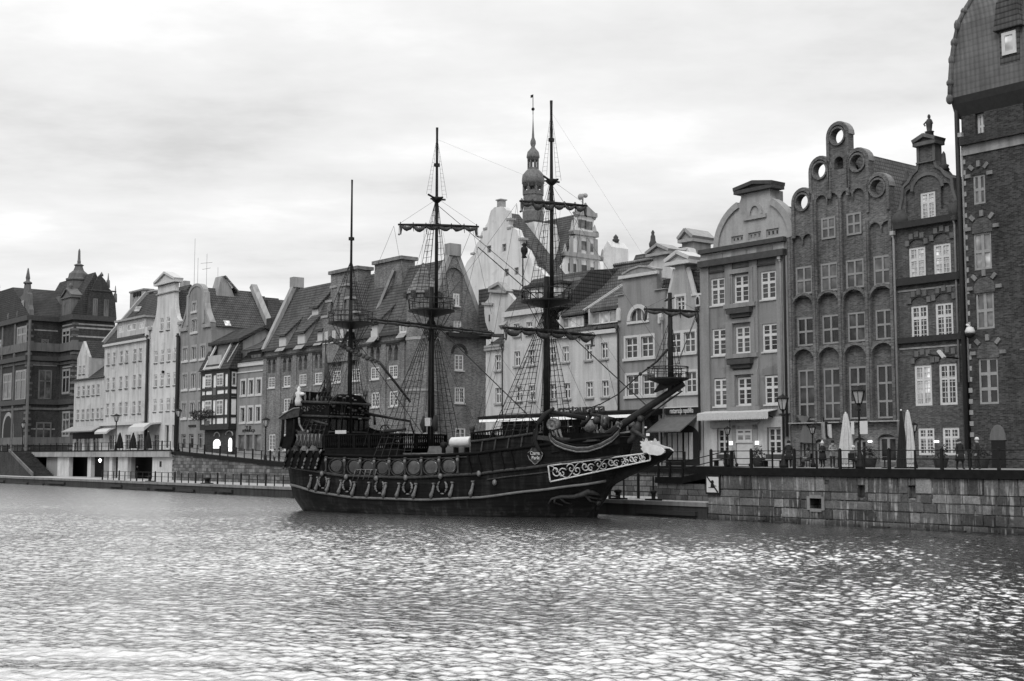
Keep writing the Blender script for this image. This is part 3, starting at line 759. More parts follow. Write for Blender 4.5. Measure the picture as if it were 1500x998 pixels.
# ------------------------------------------------------------------ dark grey house with a scrolled gable and a big tiled roof
def city_grey_scroll():
    b = Bld('grey_gabled_house', 'dark grey plastered house with a pale scrolled gable and a big tiled roof', 12.0, 264, 309, 540, ZL)
    b.row([(268.5, 275), (281, 287.7), (294, 300.7)], 508.5, 527, 1, SUR)
    b.row([(268, 274.3), (280.3, 286.8), (292.5, 299)], 547.5, 569.5, 1, SUR)
    b.row([(266.8, 273), (279, 285.3), (291, 297)], 590, 612, 1, SUR)
    b.row([(281.2, 288.4)], 468.5, 486.5, 0, SUR); b.row([(282.3, 287.5)], 444, 456, 0, SUR)
    b.row([(265.5, 272), (276.5, 283.5), (289.5, 296.5)], 636, 658, 1, DOORD)
    U = lambda x: b.u(x, 450); zc = lambda y: b.z(286, y)
    zl = zc(477.5); uc = (U(275.5) + U(299)) / 2; hw = (U(299) - U(275.5)) / 2
    W = min(uc - b.u0, b.u1 - uc)
    cur = [(hw, zc(431))] + [(hw + (W - hw) * (1 - math.cos(t * PI / 2)) ** 1.2, zc(431) + (zl - zc(431)) * t) for t in (0.35, 0.55, 0.7, 0.82, 0.92, 1.0)]
    top = [(uc + hw * 0.86 * math.cos(PI * k / 10), zc(431) + (zc(418) - zc(431)) * math.sin(PI * k / 10)) for k in range(11)]
    o = [(b.u0, b.z0), (b.u1, b.z0), (b.u1, zl)] + [(uc + a, z) for a, z in cur[::-1]] + top + [(uc - a, z) for a, z in cur] + [(b.u0, zl)]
    b.wall(o, M['mid'], 0.6, ztop=zl - 0.3)
    e = MB(); pts = [(uc + a, z) for a, z in cur[::-1]] + top + [(uc - a, z) for a, z in cur]
    e.strip(pts, 0.40, b.V - 0.1, b.V + 0.7)
    for s_ in (-1, 1): e.box(uc + s_*hw - 0.3, uc + s_*hw + 0.3, b.V - 0.12, b.V + 0.02, zl + 0.2, zc(431)); e.box(uc + s_*W*0.78 - 1.1, uc + s_*W*0.78 + 1.2, b.V - 0.25, b.V + 0.3, zl - 0.5, zl - 0.05)
    e.build('gable_coping', M['stone'], b.r)
    zr = Zat(330, 423, 16); ve = Q.atx(371, 440, uc)[0]
    b.gable_v(zl - 0.4, zr, b.V + 0.6, ve, M['tile'], uc - W - 0.4, uc + W + 0.4, 0.2)
    MB().bar((uc, ve - 0.05, zr + 0.8), (uc + W + 0.8, ve - 0.05, zl - 0.2), 0.7, 0.9, up=(0, 1, 0)).build('verge', M['stone'], b.r)
    # lantern dormer on the ridge
    v0, v1 = Q.atx(312, 415, uc)[0], Q.atx(338, 415, uc)[0]; vm = (v0 + v1) / 2; zt = Zat(325, 406, vm)
    m = MB().prism([(v0 - 0.1, zr - 1.6), (v1 + 0.3, zr - 1.6), (vm + 0.3, zt), (vm - 0.5, zt)], uc - 1.0, uc + 1.0, 'x'); d = m.build('roof_lantern', M['stone'], b.r)
    MB().bar((uc + 0.1, vm - 0.2, zt), (uc + 0.1, v1 + 0.6, zr - 0.4), 2.6, 0.2, up=(0, 0, 1)).build('lantern_roof', M['tilel'], d)
    MB().bar((uc + 1.06, vm + 0.2, zt - 0.4), (uc + 1.06, v1 - 0.3, zr + 0.1), 0.3, 0.25).build('skylight', M['trim'], d)
    # skylight low on the slope
    slope = lambda f, v: (uc + (W + 0.6) * f, v, zr + (zl - 0.4 - zr) * f + 0.12)
    va = Q.atx(324, 475, uc + W * 0.85)[0]
    MB().add([slope(0.86, va), slope(0.86, va + 0.9), slope(0.99, va + 0.9), slope(0.99, va)], [(0, 1, 2, 3)]).build('skylight', M['glassw'], b.r)
    pl = MB().box(b.u(277, 624), b.u(287, 624), b.V - 0.12, b.V - 0.01, b.z(282, 625.4), b.z(282, 622.6)); pl.build('name_plate', M['iron'], b.r)
    # aerials
    a = MB()
    for x, yt, v in ((284.5, 350, 20), (289.5, 378, 20), (302.5, 372, 22), (319, 392, 22)):
        u = Uat(x, 410, v); a.tube([(u, v, zr - 2), (u, v, Zat(x, yt, v))], 0.035, 4)
    u = Uat(302.5, 384, 22); z = Zat(302, 384, 22); a.bar((u - 2, 22, z), (u + 2, 22, z - 0.3), 0.05); a.bar((u - 1.4, 22, z - 1), (u + 1.4, 22, z - 1.1), 0.05)
    a.build('aerial', M['trimg'], b.r)
city_grey_scroll()

# ------------------------------------------------------------------ half-timbered house
def city_timber():
    V = 10.9
    b = Bld('half_timbered_house', 'narrow black and white half-timbered house with a roof balcony and lit ground floor', V, 294.5, 335.5, 580, ZL - 0.3)
    zb = b.z(314, 627.5); zt = b.z(314, 542); u0, u1 = b.u0, b.u1; vb = V + 1.1 + 0.0
    vb = 12.0
    # panels
    MB().box(u0, u1, V + 0.03, 20, zb, zt).build('wall', M['panelw'], b.r)
    MB().box(u0 + 0.3, u1 - 0.1, V + 0.5, 20, b.z0 - 1.2, zb).build('ground_floor_wall', M['brickd'], b.r)
    t = MB(); W = u1 - u0
    zrow = [b.z(314, y) for y in (627, 617.5 - 0, 611, 585.5, 577, 567.5, 544, 541)]
    Z = lambda y: b.z(314, y)
    def hb(y, h): t.box(u0 - 0.05, u1 + 0.05, V - 0.05, V + 0.06, Z(y) - h/2, Z(y) + h/2)
    for y, h in ((544, 0.55), (548, 0.28), (570, 0.38), (580, 0.38), (584.2, 0.32), (610.5, 0.36), (625.5, 0.75)): hb(y, h)
    up = lambda x, ya, yb, w: t.box(b.u(x, 580) - w/2, b.u(x, 580) + w/2, V - 0.062, V + 0.06, Z(ya), Z(yb))
    for x, w in ((295, 0.35), (301, 0.22), (311.5, 0.28), (317.2, 0.28), (328.8, 0.25), (335, 0.5)): up(x, 627, 543, w)
    # side timbers
    for v, w in ((V + 0.05, 0.25), (vb - 0.1, 0.3)): t.box(u1 - 0.02, u1 + 0.06, v, v + w, zb, zt)
    for y, h in ((544, 0.5), (570, 0.35), (580, 0.35), (584.2, 0.3), (610.5, 0.35), (625.5, 0.75)): t.box(u1 - 0.02, u1 + 0.055, V, vb + 0.5, Z(y) - h/2, Z(y) + h/2)
    t.build('timber_frame', M['timber'], b.r)
    wst = st(fw=0.16, nx=2, tr=(0.33,), mw=0.13, mt=(3, 4), rec=0.0, glass=('glass', 'glassm'))
    for xa, xb, yt, yb in ((302, 311, 548.5, 567), (319, 328.3, 547, 565.5), (301.7, 310.8, 587, 608.5), (318.6, 328, 586, 608)):
        a, c = b.u(xa, yt), b.u(xb, yt); zz = b.z((xa+xb)/2, yb); window(b.r, (a+c)/2, zz, c - a, b.z((xa+xb)/2, yt) - zz, wst, V - 0.06, False)
    m = MB().box(u1 + 0.005, u1 + 0.05, V + 0.4, V + 0.85, Z(565), Z(549)); m.build('side_window', M['glass'], b.r)
    MB().box(u1 + 0.052, u1 + 0.07, V + 0.4, V + 0.47, Z(565), Z(549)).box(u1 + 0.052, u1 + 0.07, V + 0.78, V + 0.85, Z(565), Z(549)).box(u1 + 0.052, u1 + 0.07, V + 0.47, V + 0.78, Z(555), Z(554)).build('window_frame', M['frame'], b.r)
    MB().box(b.u(311.6, 575), b.u(317, 575), V - 0.055, V - 0.01, Z(579), Z(569)).build('panel', M['stoned'], b.r)
    MB().box(b.u(301, 618), b.u(307, 618), V - 0.10, V - 0.01, Z(623), Z(616)).build('panel', M['stoned'], b.r)
    # steep front roof with a cut-in balcony
    ze, zk = Z(543), Zat(322, 503, V + 1.5); v2 = V + 1.6
    ua, ub = b.u(303, 530), b.u(325, 530)
    uL, uR = u0 - 0.3, u1 + 0.4
    rf = MB()
    for a, c in ((uL, ua), (ub, uR)): rf.prism([(V - 0.35, ze), (v2, ze), (v2, zk)], a, c, 'x')
    rf.prism([(V - 0.35, ze), (V + 0.1, ze), (V - 0.1, ze + 0.8)], ua, ub, 'x')
    # upper roof rising inland
    s1 = Q.atx(388, 479, uR)[0]; z2 = Q.atx(388, 479, uR)[1]
    rf.prism([(v2 - 0.6, zk - 0.25), (v2 - 0.6, zk + 0.15), (s1, z2 + 0.25), (s1 + 5, z2 - 2.0), (s1 + 5, z2 - 2.4), (s1, z2 - 0.15)], uL, uR + 0.15, 'x')
    rf.build('roof', M['tiled'], b.r)
    MB().prism([(v2 + 0.02, Z(560)), (s1 + 4.8, Z(560)), (s1 + 4.8, z2 - 2.3), (s1, z2 - 0.15), (v2 + 0.02, zk - 0.2)], u1 - 0.4, u1 + 0.1, 'x').build('gable_wall', M['light'], b.r)
    MB().box(ua, ub, v2 - 0.1, v2 + 0.05, ze + 0.5, zk).build('balcony_wall', M['mid'], b.r)
    e = MB()
    for u in (ua, ub): e.bar((u, V - 0.42, ze + 0.15), (u, v2 - 0.15, zk - 0.1), 0.28, 0.22)
    e.box(ua, ub, V - 0.35, V - 0.15, ze + 0.2, ze + 0.5); e.bar((uR - 0.9, V - 0.1, ze + 0.9), (uR - 0.6, v2 - 0.2, zk - 0.2), 0.08, 0.1)
    e.build('white_reveal', M['trim'], b.r)
    r_ = MB().box(ua + 0.1, ub - 0.4, V + 0.1, V + 0.18, ze + 0.5, ze + 2.0); r_.build('balcony_front', M['pale2'], b.r)
    MB().box(ua + 2.2, ua + 3.6, v2 - 0.14, v2 - 0.1, ze + 0.8, zk - 1).build('balcony_door', M['glass'], b.r)
    # lit openings
    z0 = b.z0
    for xa, xb, yt, yb, nm in ((308, 318, 643.5, 657, 'lit_window'), (330, 340 - 5.2, 642, 661.5, 'lit_doorway')):
        a, c = b.u(xa, 650), b.u(xb, 650); zt_, zb_ = b.z(315, yt), b.z(315, yb)
        MB().prism(arch(a, c, zb_, zt_ - 0.5, 0.5), V + 0.42, V + 0.49).build(nm, M['lit'], b.r)
    for xa, xb, y in ((309, 317, 639), (326, 336, 637.5)):
        a, c = b.u(xa, y), b.u(xb, y); e = MB(); pr = arch(a, c, b.z(313, y) - 0.1, b.z(313, y), 0.5)
        for (x0, z0_), (x1, z1_) in zip(pr[1:-1], pr[2:]): e.bar((x0, V + 0.45, z0_), (x1, V + 0.45, z1_), 0.1, 0.12)
        e.build('arch_moulding', M['trimg'], b.r)
    # flower boxes
    fb = MB(); rr = random.Random(3)
    fu0, fu1 = b.u(284, 606), b.u(316, 606)
    for k in range(420):
        u = fu0 + (fu1 - fu0) * rr.random(); c = (u, V - 0.35 + rr.uniform(-.3, .25), Z(607) + rr.uniform(-0.5, 0.55) * (1 if rr.random() < .8 else 1.5))
        a = Vector((rr.uniform(-1, 1), rr.uniform(-1, 1), rr.uniform(-1, 1))).normalized() * 0.16; q = Vector((rr.uniform(-1, 1), rr.uniform(-1, 1), rr.uniform(-1, 1))).normalized() * 0.12
        c = Vector(c); fb.add([c - a, c + q, c + a, c - q], [(0, 1, 2, 3)])
    f = fb.build('flower_box', M['plant'], b.r)
city_timber()

# ------------------------------------------------------------------ grey narrow house with white window surrounds
def city_grey_small():
    b = Bld('grey_house', 'narrow mid-grey house with three white-framed windows a floor, beside the half-timbered house', 12.0, 340, 386.5, 590, ZL - 0.9)
    b.row([(353.5, 359.5), (365, 371), (376.3, 382.3)], 557, 578, 1, SURN)
    b.row([(352.6, 358.6), (364.2, 370.2), (375.4, 381.4)], 596.5, 618, 1, SURN)
    b.row([(348.5, 358), (360.5, 369.5), (372, 382)], 637, 661, 1, st(fw=0.1, nx=1, tr=(), rec=0.25, frame='framed', glass=('glassm',)))
    ze = b.z(366, 532)
    b.wall(rect(b.u0, b.u1, b.z0 - 1, ze), M['mid2'])
    b.band(366, 536.5, b.z(366, 531) - b.z(366, 536.5), 0.18, M['trim'])
    b.band(366, 545.5, 0.16, 0.1, M['trim'])
    zr = Zat(390, 486, 17)
    b.gable_u(ze, zr, 11.8, 17, 22, M['tiled'])
    vd = 12.6; u0, u1 = Uat(362, 520, vd), Uat(384, 520, vd); zt, zb = Zat(372, 512, vd), Zat(372, 530, vd)
    d = MB().box(u0, u1, vd, vd + 3.5, zb - 0.5, zt - 0.3).build('dormer', M['timber'], b.r)
    MB().prism([(vd - 0.5, zt - 0.3), (vd - 0.5, zt), (vd + 4.5, zt + 2.2), (vd + 4.5, zt + 1.8)], u0 - 0.7, u1 + 0.3, 'x').build('dormer_roof', M['tile'], d)
    for k in (0.2, 0.45, 0.7): MB().box(u0 + (u1-u0)*k, u0 + (u1-u0)*(k + 0.22), vd - 0.03, vd - 0.003, zb, zt - 0.7).build('dormer_window', M['glass'], d)
    text_mesh('lettering', 'ZUR', 0.9, 1.7, M['iron'], b.r, (b.u(364, 628) - b.u0, -0.02, b.z(365, 627.8) - b.z0))
    text_mesh('lettering', 'RESTAURACJA', 0.5, 3.4, M['iron'], b.r, (b.u(364.5, 631) - b.u0, -0.02, b.z(365, 631.3) - b.z0))
    # chimney stack cluster behind
    m = MB()
    for x0, x1, yt, v in ((390, 406, 467, 19.5), (376.5, 381, 440, 21)): m.box(Uat(x0, 480, v), Uat(x1, 480, v), v, v + 1.2, zr - 3, Zat(x0, yt, v))
    m.build('chimney', M['brickd'], b.r)
city_grey_small()

# pale gable of a house one street behind
def city_back_gable():
    v = 40.0; p = lambda x, y: P(x, y, v)
    u0, z0 = p(377, 470)
    r = root('back_street_house', 'plain grey gable with a shallow roof seen behind the granary roof', 'house', u0, v, ZL)
    pts = [p(376, 480), p(418, 490), p(418, 448), p(400.5, 440.5), p(384, 447), p(376, 449)]
    MB().prism(pts, v, v + 10).build('wall', M['light'], r)
    m = MB()
    a, b_, c = p(376, 448.5), p(400.5, 439.8), p(418, 447.3)
    m.bar((a[0], v + 5, a[1]), (b_[0], v + 5, b_[1]), 10.6, 0.3); m.bar((b_[0], v + 5, b_[1]), (c[0], v + 5, c[1]), 10.6, 0.3)
    m.build('roof', M['tiled'], r)
    u = Uat(384, 440, v - 1); m = MB().tube([(u, v - 1, Zat(384, 449, v - 1)), (u, v - 1, Zat(384, 437, v - 1))], 0.12, 6).box(u - 0.4, u + 0.4, v - 1.3, v - 0.7, Zat(384, 437, v - 1), Zat(384, 434.5, v - 1)); m.build('chimney_cowl', M['trimd'], r)
city_back_gable()

# ------------------------------------------------------------------ big brick granary
def city_granary():
    V = 12.0
    b = Bld('brick_granary', 'big brick granary with a huge steep tiled roof and small dormers, behind the ship', V, 386.5, 616, 560, 3.3, cat='building')
    xs1 = [(393, 402.8), (415, 425.8), (438, 449), (461.5, 471.5), (487.5, 499), (515, 527), (543, 555.3), (569.5, 582), (597.5, 610.5)]
    b.row(xs1, 537.5, 556, 6, GRAN)
    b.row([(415.5, 425.5), (492, 502), (517, 528), (543.5, 556), (570, 583), (598.8, 611.5)], 574.5, 597, 3, GRAN)
    b.row([(394, 403), (415, 425), (441, 451), (492, 502), (517, 528), (544, 556), (571, 583.5), (599, 612)], 632, 659, 5, GRAN)
    # pairs of pointed blind arches over the top windows
    zt = b.z(549, 518.5)
    for a, c in xs1:
        u0, u1 = b.u(a, 545), b.u(c, 545); w = (u1 - u0) * 0.56; uc = (u0 + u1) / 2
        for s_ in (-1, 1):
            q = uc + s_ * w * 0.62
            b.holes.append(([(q - w*0.42, zt - 0.95), (q + w*0.42, zt - 0.95), (q + w*0.42, zt + 0.2), (q + w*0.22, zt + 0.62), (q, zt + 0.85), (q - w*0.22, zt + 0.62), (q - w*0.42, zt + 0.2)], 0.40))
    ze = b.z(500, 500)
    vg = Q.atx(712, 560, b.u1)[0]                     # far end of the gable wall
    b.wall(rect(b.u0, b.u1, b.z0, ze), M['brick'], 0.5, depth=None)
    # recessed bays are split by pilasters; brick bands under the eaves
    m = MB()
    for x in (388.5, 409, 432, 455, 478.5, 508, 535, 562.5, 590): m.box(b.u(x, 560) - 0.45, b.u(x, 560) + 0.45, V - 0.12, V - 0.003, b.z0, b.z(500, 512.0))
    m.build('pilaster', M['brick'], b.r)
    b.band(500, 514.5, 0.28, 0.10, M['brickd']); b.band(500, 512, 0.25, 0.17, M['brickd'])
    b.band(500, 501, 0.35, 0.35, M['trimd'], 'gutter')
    # gable wall (faces along the quay) and far gable
    vm = (V + vg) / 2; zr = Q.atx(668, 378, b.u1)[1]
    prof = [(V, ze), (vg, ze), (vm + 0.7, zr), (vm - 0.7, zr)]
    g = MB()
    def gw(x, y): return Q.atx(x, y, b.u1)
    body = [(V, b.z0), (vg, b.z0), (vg, ze), (vm + 0.55, zr + 0.7), (vm - 0.55, zr + 0.7), (V, ze)]
    wins = []
    for xa, xb, yt, yb in ((666, 679, 519.5, 543), (666, 681, 567, 591), (667, 682, 627, 655), (665.5, 674.5, 430, 448.5), (664.5, 676, 470, 486)):
        v0, _ = gw(xa, yt); v1, _ = gw(xb, yt); zz1 = gw((xa+xb)/2, yt)[1]; zz0 = gw((xa+xb)/2, yb)[1]; wins.append((v0, v1, zz0, zz1))
    # drawn in the plane of the gable: local x = v, then turned
    gm = MB(); holes = [(rect(v0, v1, a, c), 0.18) for v0, v1, a, c in wins]
    va, vb = gw(663, 460)[0], gw(680, 460)[0]
    holes[3:4] = []; wi = wins[3]
    tall = arch(vm - 1.15, vm + 1.15, wi[2] - 1.2, gw(668, 408)[1])
    holes.append((tall, 0.22))
    gm.slab(body, holes, 0, 0.5)
    gm.v = [(b.u1 - y, x, z) for x, y, z in gm.v]
    gm.build('gable_wall', M['brick'], b.r)
    def side_window(v0, v1, z0_, z1_, rec):
        o = bpy.data.objects.new('window', None)
        w, h = v1 - v0, z1_ - z0_
        wo = window(b.r, 0, 0, w, h, GRAN, 0); bb = b.r['_b']
        wo.location = (b.u1 - bb[0] + 0.1 - rec, (v0 + v1)/2 - bb[1], z0_ - bb[2]); wo.rotation_euler = (0, 0, PI/2)
        bpy.data.objects.remove(o)
    for k, w in enumerate(wins): side_window(*w, 0.1 if k != 3 else 0.24)
    # arch mouldings on the gable wall
    a = MB()
    pr = arch(wins[0][0] - 0.35, wins[0][1] + 0.35, wins[0][3], wins[0][3] + 0.1)
    a.strip(pr[2:], 0.28, 0, 0.12); a.v = [(b.u1 + 0.12 - y, x, z) for x, y, z in a.v]
    a.build('brick_arch', M['brickd'], b.r)
    MB().box(b.u1 + 0.003, b.u1 + 0.55, V + 3.2, vg + 0.3, gw(680, 495)[1], gw(680, 489)[1]).build('cornice', M['timber'], b.r)
    MB().slab(body, [], 0, 0.5)
    far = MB().slab(body, [], 0, 0.5); far.v = [(b.u0 + y, x, z) for x, y, z in far.v]; far.build('gable_wall', M['brick'], b.r)
    # coping of both gables
    cpm = MB()
    for u in (b.u0 + 0.25, b.u1 - 0.3):
        cpm.bar((u, V - 0.2, ze + 0.1), (u, vm - 0.3, zr + 0.6), 0.75, 0.5); cpm.bar((u, vg + 0.1, ze + 0.1), (u, vm + 0.3, zr + 0.6), 0.75, 0.5)
        cpm.box(u - 0.5, u + 0.5, vm - 0.75, vm + 0.75, zr + 0.2, zr + 1.5)
    cpm.build('gable_coping', M['stone'], b.r)
    # roof
    slope = lambda f, u, off=0.0: (u, V - 0.3 + (vm - V + 0.3) * f, ze + (zr - ze) * f + off)
    rf = MB().prism([(V - 0.3, ze + 0.05), (vg + 0.3, ze + 0.05), (vm, zr)], b.u0 + 0.5, b.u1 - 0.6, 'x'); roof = rf.build('roof', M['tile'], b.r)
    # shed dormers with pale fronts
    def dormer(x0, x1, yt, yb, win=False):
        z1 = b.z((x0+x1)/2, yt) + 0.15; z0_ = b.z((x0+x1)/2, yb) - 0.1
        f0 = (z0_ - ze) / (zr - ze); v0 = V - 0.3 + (vm - V + 0.3) * f0 + 0.0
        u0, u1 = b.u(x0, yb), b.u(x1, yb)
        k = (vm - V + 0.3) / (zr - ze); h = z1 - z0_
        vend = v0 + k * (h + 2.2)
        m = MB().prism([(v0, z0_ - 0.3), (v0, z1), (vend, z1 + 2.2)], u0, u1, 'x'); d = m.build('dormer', M['trimg'], b.r)
        MB().prism([(v0 - 0.35, z1 - 0.05), (v0 - 0.35, z1 + 0.15), (vend + 0.1, z1 + 2.45), (vend + 0.1, z1 + 2.2)], u0 - 0.2, u1 + 0.2, 'x').build('dormer_roof', M['tile'], d)
        if win:
            window(b.r, (u0 + u1)/2, z0_ + 0.1, (u1 - u0), h - 0.3, GRAN, v0 - 0.02, False)
        else: MB().box(u0 + 0.12, u1 - 0.12, v0 - 0.05, v0 - 0.003, z0_ + 0.1, z1 - 0.12).build('shutter', M['trim'], d)
        fl = MB().add([(u0 - 0.1, v0 - 0.06, z0_ + 0.1), (u1 + 0.1, v0 - 0.06, z0_ + 0.1), (u1 - 0.3, v0 - 0.04 - k*0.55, z0_ - 0.45), (u0 - 0.5, v0 - 0.04 - k*0.55, z0_ - 0.45)], [(0, 1, 2, 3)])
        fl.build('flashing', M['trimg'], d)
    for a in ((411, 422, 494.5, 508), (438.5, 450, 490.5, 505), (466.5, 476, 487, 499)): dormer(*a)
    dormer(547.5, 558.5, 478, 494); dormer(590.5, 601.5, 474.5, 487.5, True); dormer(436.5, 446.5, 452, 459)
    # cross gable in the middle: stepped brick gable with three white windows
    u0, u1 = b.u(476, 500), b.u(523, 500); uc = (u0 + u1) / 2; zz = lambda y: b.z(500, y)
    steps = [(u0, zz(530)), (u1, zz(530)), (u1, zz(462)), (uc + (u1-u0)*0.36, zz(462)), (uc + (u1-u0)*0.36, zz(440)), (uc + (u1-u0)*0.22, zz(440)), (uc + (u1-u0)*0.22, zz(420)), (uc + (u1-u0)*0.09, zz(420)), (uc + (u1-u0)*0.09, zz(406)),
             (uc - (u1-u0)*0.09, zz(406)), (uc - (u1-u0)*0.09, zz(420)), (uc - (u1-u0)*0.22, zz(420)), (uc - (u1-u0)*0.22, zz(440)), (uc - (u1-u0)*0.36, zz(440)), (uc - (u1-u0)*0.36, zz(462)), (u0, zz(462))]
    hs = []; ww = []
    for x in (481.5, 492.5, 504, 515):
        a, c = b.u(x - 2.8, 490), b.u(x + 2.8, 490); hs.append((rect(a, c, zz(500.5), zz(483)), 0.2)); ww.append((a, c))
    for x, yt, yb in ((490, 452, 474), (500, 440, 474), (509.5, 452, 474)):
        a, c = b.u(x - 2.4, 460), b.u(x + 2.4, 460); hs.append((arch(a, c, zz(yb), zz(yt), 0.9), 0.25))
    m = MB().slab(steps, hs, V - 0.35, V + 0.2); m.box(u0 + 0.05, u1 - 0.05, V + 0.15, V + 3, zz(530), zz(463)); cg = m.build('cross_gable', M['brick'], b.r)
    for a, c in ww: window(b.r, (a + c)/2, zz(500.5), c - a, zz(483) - zz(500.5), st(fw=0.2, nx=2, tr=(), mw=0.15, rec=0.1, mt=(1, 2)) if False else GRAN, V - 0.35)
    m = MB()
    for k, (x, z) in enumerate(steps[2:15:2]): pass
    for s_ in (-1, 1):
        for f, y in ((0.43, 461), (0.29, 439), (0.155, 419)): m.box(uc + s_*(u1-u0)*f - 0.75, uc + s_*(u1-u0)*f + 0.75, V - 0.45, V + 0.3, zz(y) - 0.15, zz(y) + 0.12)
    m.build('gable_coping', M['stone'], cg)
    b.gable_v(zz(463), zz(410), V + 0.2, vm + 0.5, M['tile'], u0, u1, 0.0)
    # broad chimneys
    for x0, x1, yt, v in ((484.5, 524, 397.5, vm - 1.2), (548.5, 588, 383, vm - 1.2)):
        a, c = Uat(x0, 420, v), Uat(x1, 420, v); z1 = Zat((x0+x1)/2, yt, v)
        o = MB().box(a, c, v, v + 1.8, zr - 7, z1); o.box(a - 0.25, c + 0.25, v - 0.25, v + 2.05, z1 - 0.1, z1 + 0.3); o.build('chimney', M['brick'], b.r)
    # roof struts beside the right chimney
    m = MB()
    for xa, ya, xb, yb in ((577, 396, 550.5, 466), (529.5, 442, 541, 465)):
        va = vm - 1.4; m.bar((Uat(xa, ya, va), va, Zat(xa, ya, va)), (Uat(xb, yb, V + 1.8), V + 1.6, Zat(xb, yb, V + 1.8)), 0.4, 0.3)
    m.build('roof_valley', M['stone'], b.r)
    # corner turret with a conical roof
    uc, vc = b.u1 - 0.2, V + 0.4; rr = 1.75
    z = lambda y: Zat(630, y, vc)
    t = MB().lathe([(rr, b.z0), (rr, z(497)), (rr, z(431))], (uc, vc, 0), 8, False, PI/8); to = t.build('turret', M['brick'], b.r)
    MB().lathe([(rr + 0.25, z(430)), (rr - 0.1, z(424)), (0.75, z(400)), (0.15, z(385)), (0.05, z(383))], (uc, vc, 0), 8, False, PI/8).build('turret_roof', M['tilel'], to)
    bands = MB()
    for y, k in ((498, 0.3), (573, 0.22), (637, 0.22)): bands.lathe([(rr + 0.08, z(y)), (rr + 0.08, z(y) + k)], (uc, vc, 0), 8, False, PI/8)
    bands.build('string_course', M['stone'], to)
    cren = MB()
    for k in range(8):
        a = PI/8 + 2*PI*k/8; cren.box(uc + rr*math.cos(a) - 0.25, uc + rr*math.cos(a) + 0.25, vc + rr*math.sin(a) - 0.25, vc + rr*math.sin(a) + 0.25, z(436), z(427))
    cren.build('turret_cornice', M['brickd'], to)
    b.pipe(613.5, 560, 507, 660, M['pipel'], 0.09, 0.16)
    return b
GRANARY = city_granary()
# ------------------------------------------------------------------ pale narrow house and the small scrolled gable behind it
def city_pale_narrow():
    V = 13.2
    b = Bld('pale_narrow_house', 'narrow pale house one window wide, between the brick granary and the restaurant', V, 711.5, 739, 560, ZR)
    b.row([(725.5, 733.5)], 520.5, 543, 0, PALEW); b.row([(726, 734)], 569, 591, 0, PALEW); b.row([(727, 735)], 630, 660, 0, PALEW)
    ze = b.z(725, 509)
    b.wall(rect(b.u0, b.u1, b.z0, ze), M['pale'])
    b.band(725, 513, 0.5, 0.25, M['trimg'])
    b.gable_u(ze, Zat(725, 470, V + 6), V - 0.3, V + 6, V + 10, M['tiled'])
    # scrolled gable
    v = V + 3.0; p = lambda x, y: P(x, y, v)
    g = [p(717, 489), p(754, 489), p(754, 440), p(744, 428), p(742, 428), p(733.5, 415.5), p(720, 422.5), p(720, 427), p(717.5, 429), p(716, 437), p(712.5, 441), p(709, 445), p(709.5, 460), p(711, 472)]
    gg = MB().prism(g, v, v + 0.5).build('scrolled_gable', M['pale'], b.r)
    m = MB()
    for (xa, ya), (xb, yb) in (((719, 423), (733.5, 415)), ((733.5, 415), (745, 428)), ((719, 426.5), (744, 428))):
        a, c = p(xa, ya), p(xb, yb); m.bar((a[0], v + 0.1, a[1]), (c[0], v + 0.1, c[1]), 0.9, 0.28)
    a, c = p(707.5, 445), p(723, 446); m.bar((a[0], v, a[1]), (c[0], v, c[1]), 0.4, 0.25)
    m.build('coping', M['trimg'], gg)
    a, c = p(716.2, 471), p(717.6, 461); MB().box(a[0], c[0], v - 0.03, v - 0.003, a[1], c[1]).build('slit_window', M['dark'], gg)
    MB().prism([(Uat(701, 450, V+6), Zat(705, 492, V+6)), (Uat(722, 450, V+6), Zat(722, 492, V+6)), (Uat(722, 450, V+6), Zat(722, 421, V+6)), (Uat(701, 450, V+6), Zat(705, 424, V+6))], V + 6, V + 10).build('roof', M['tile'], b.r)
city_pale_narrow()

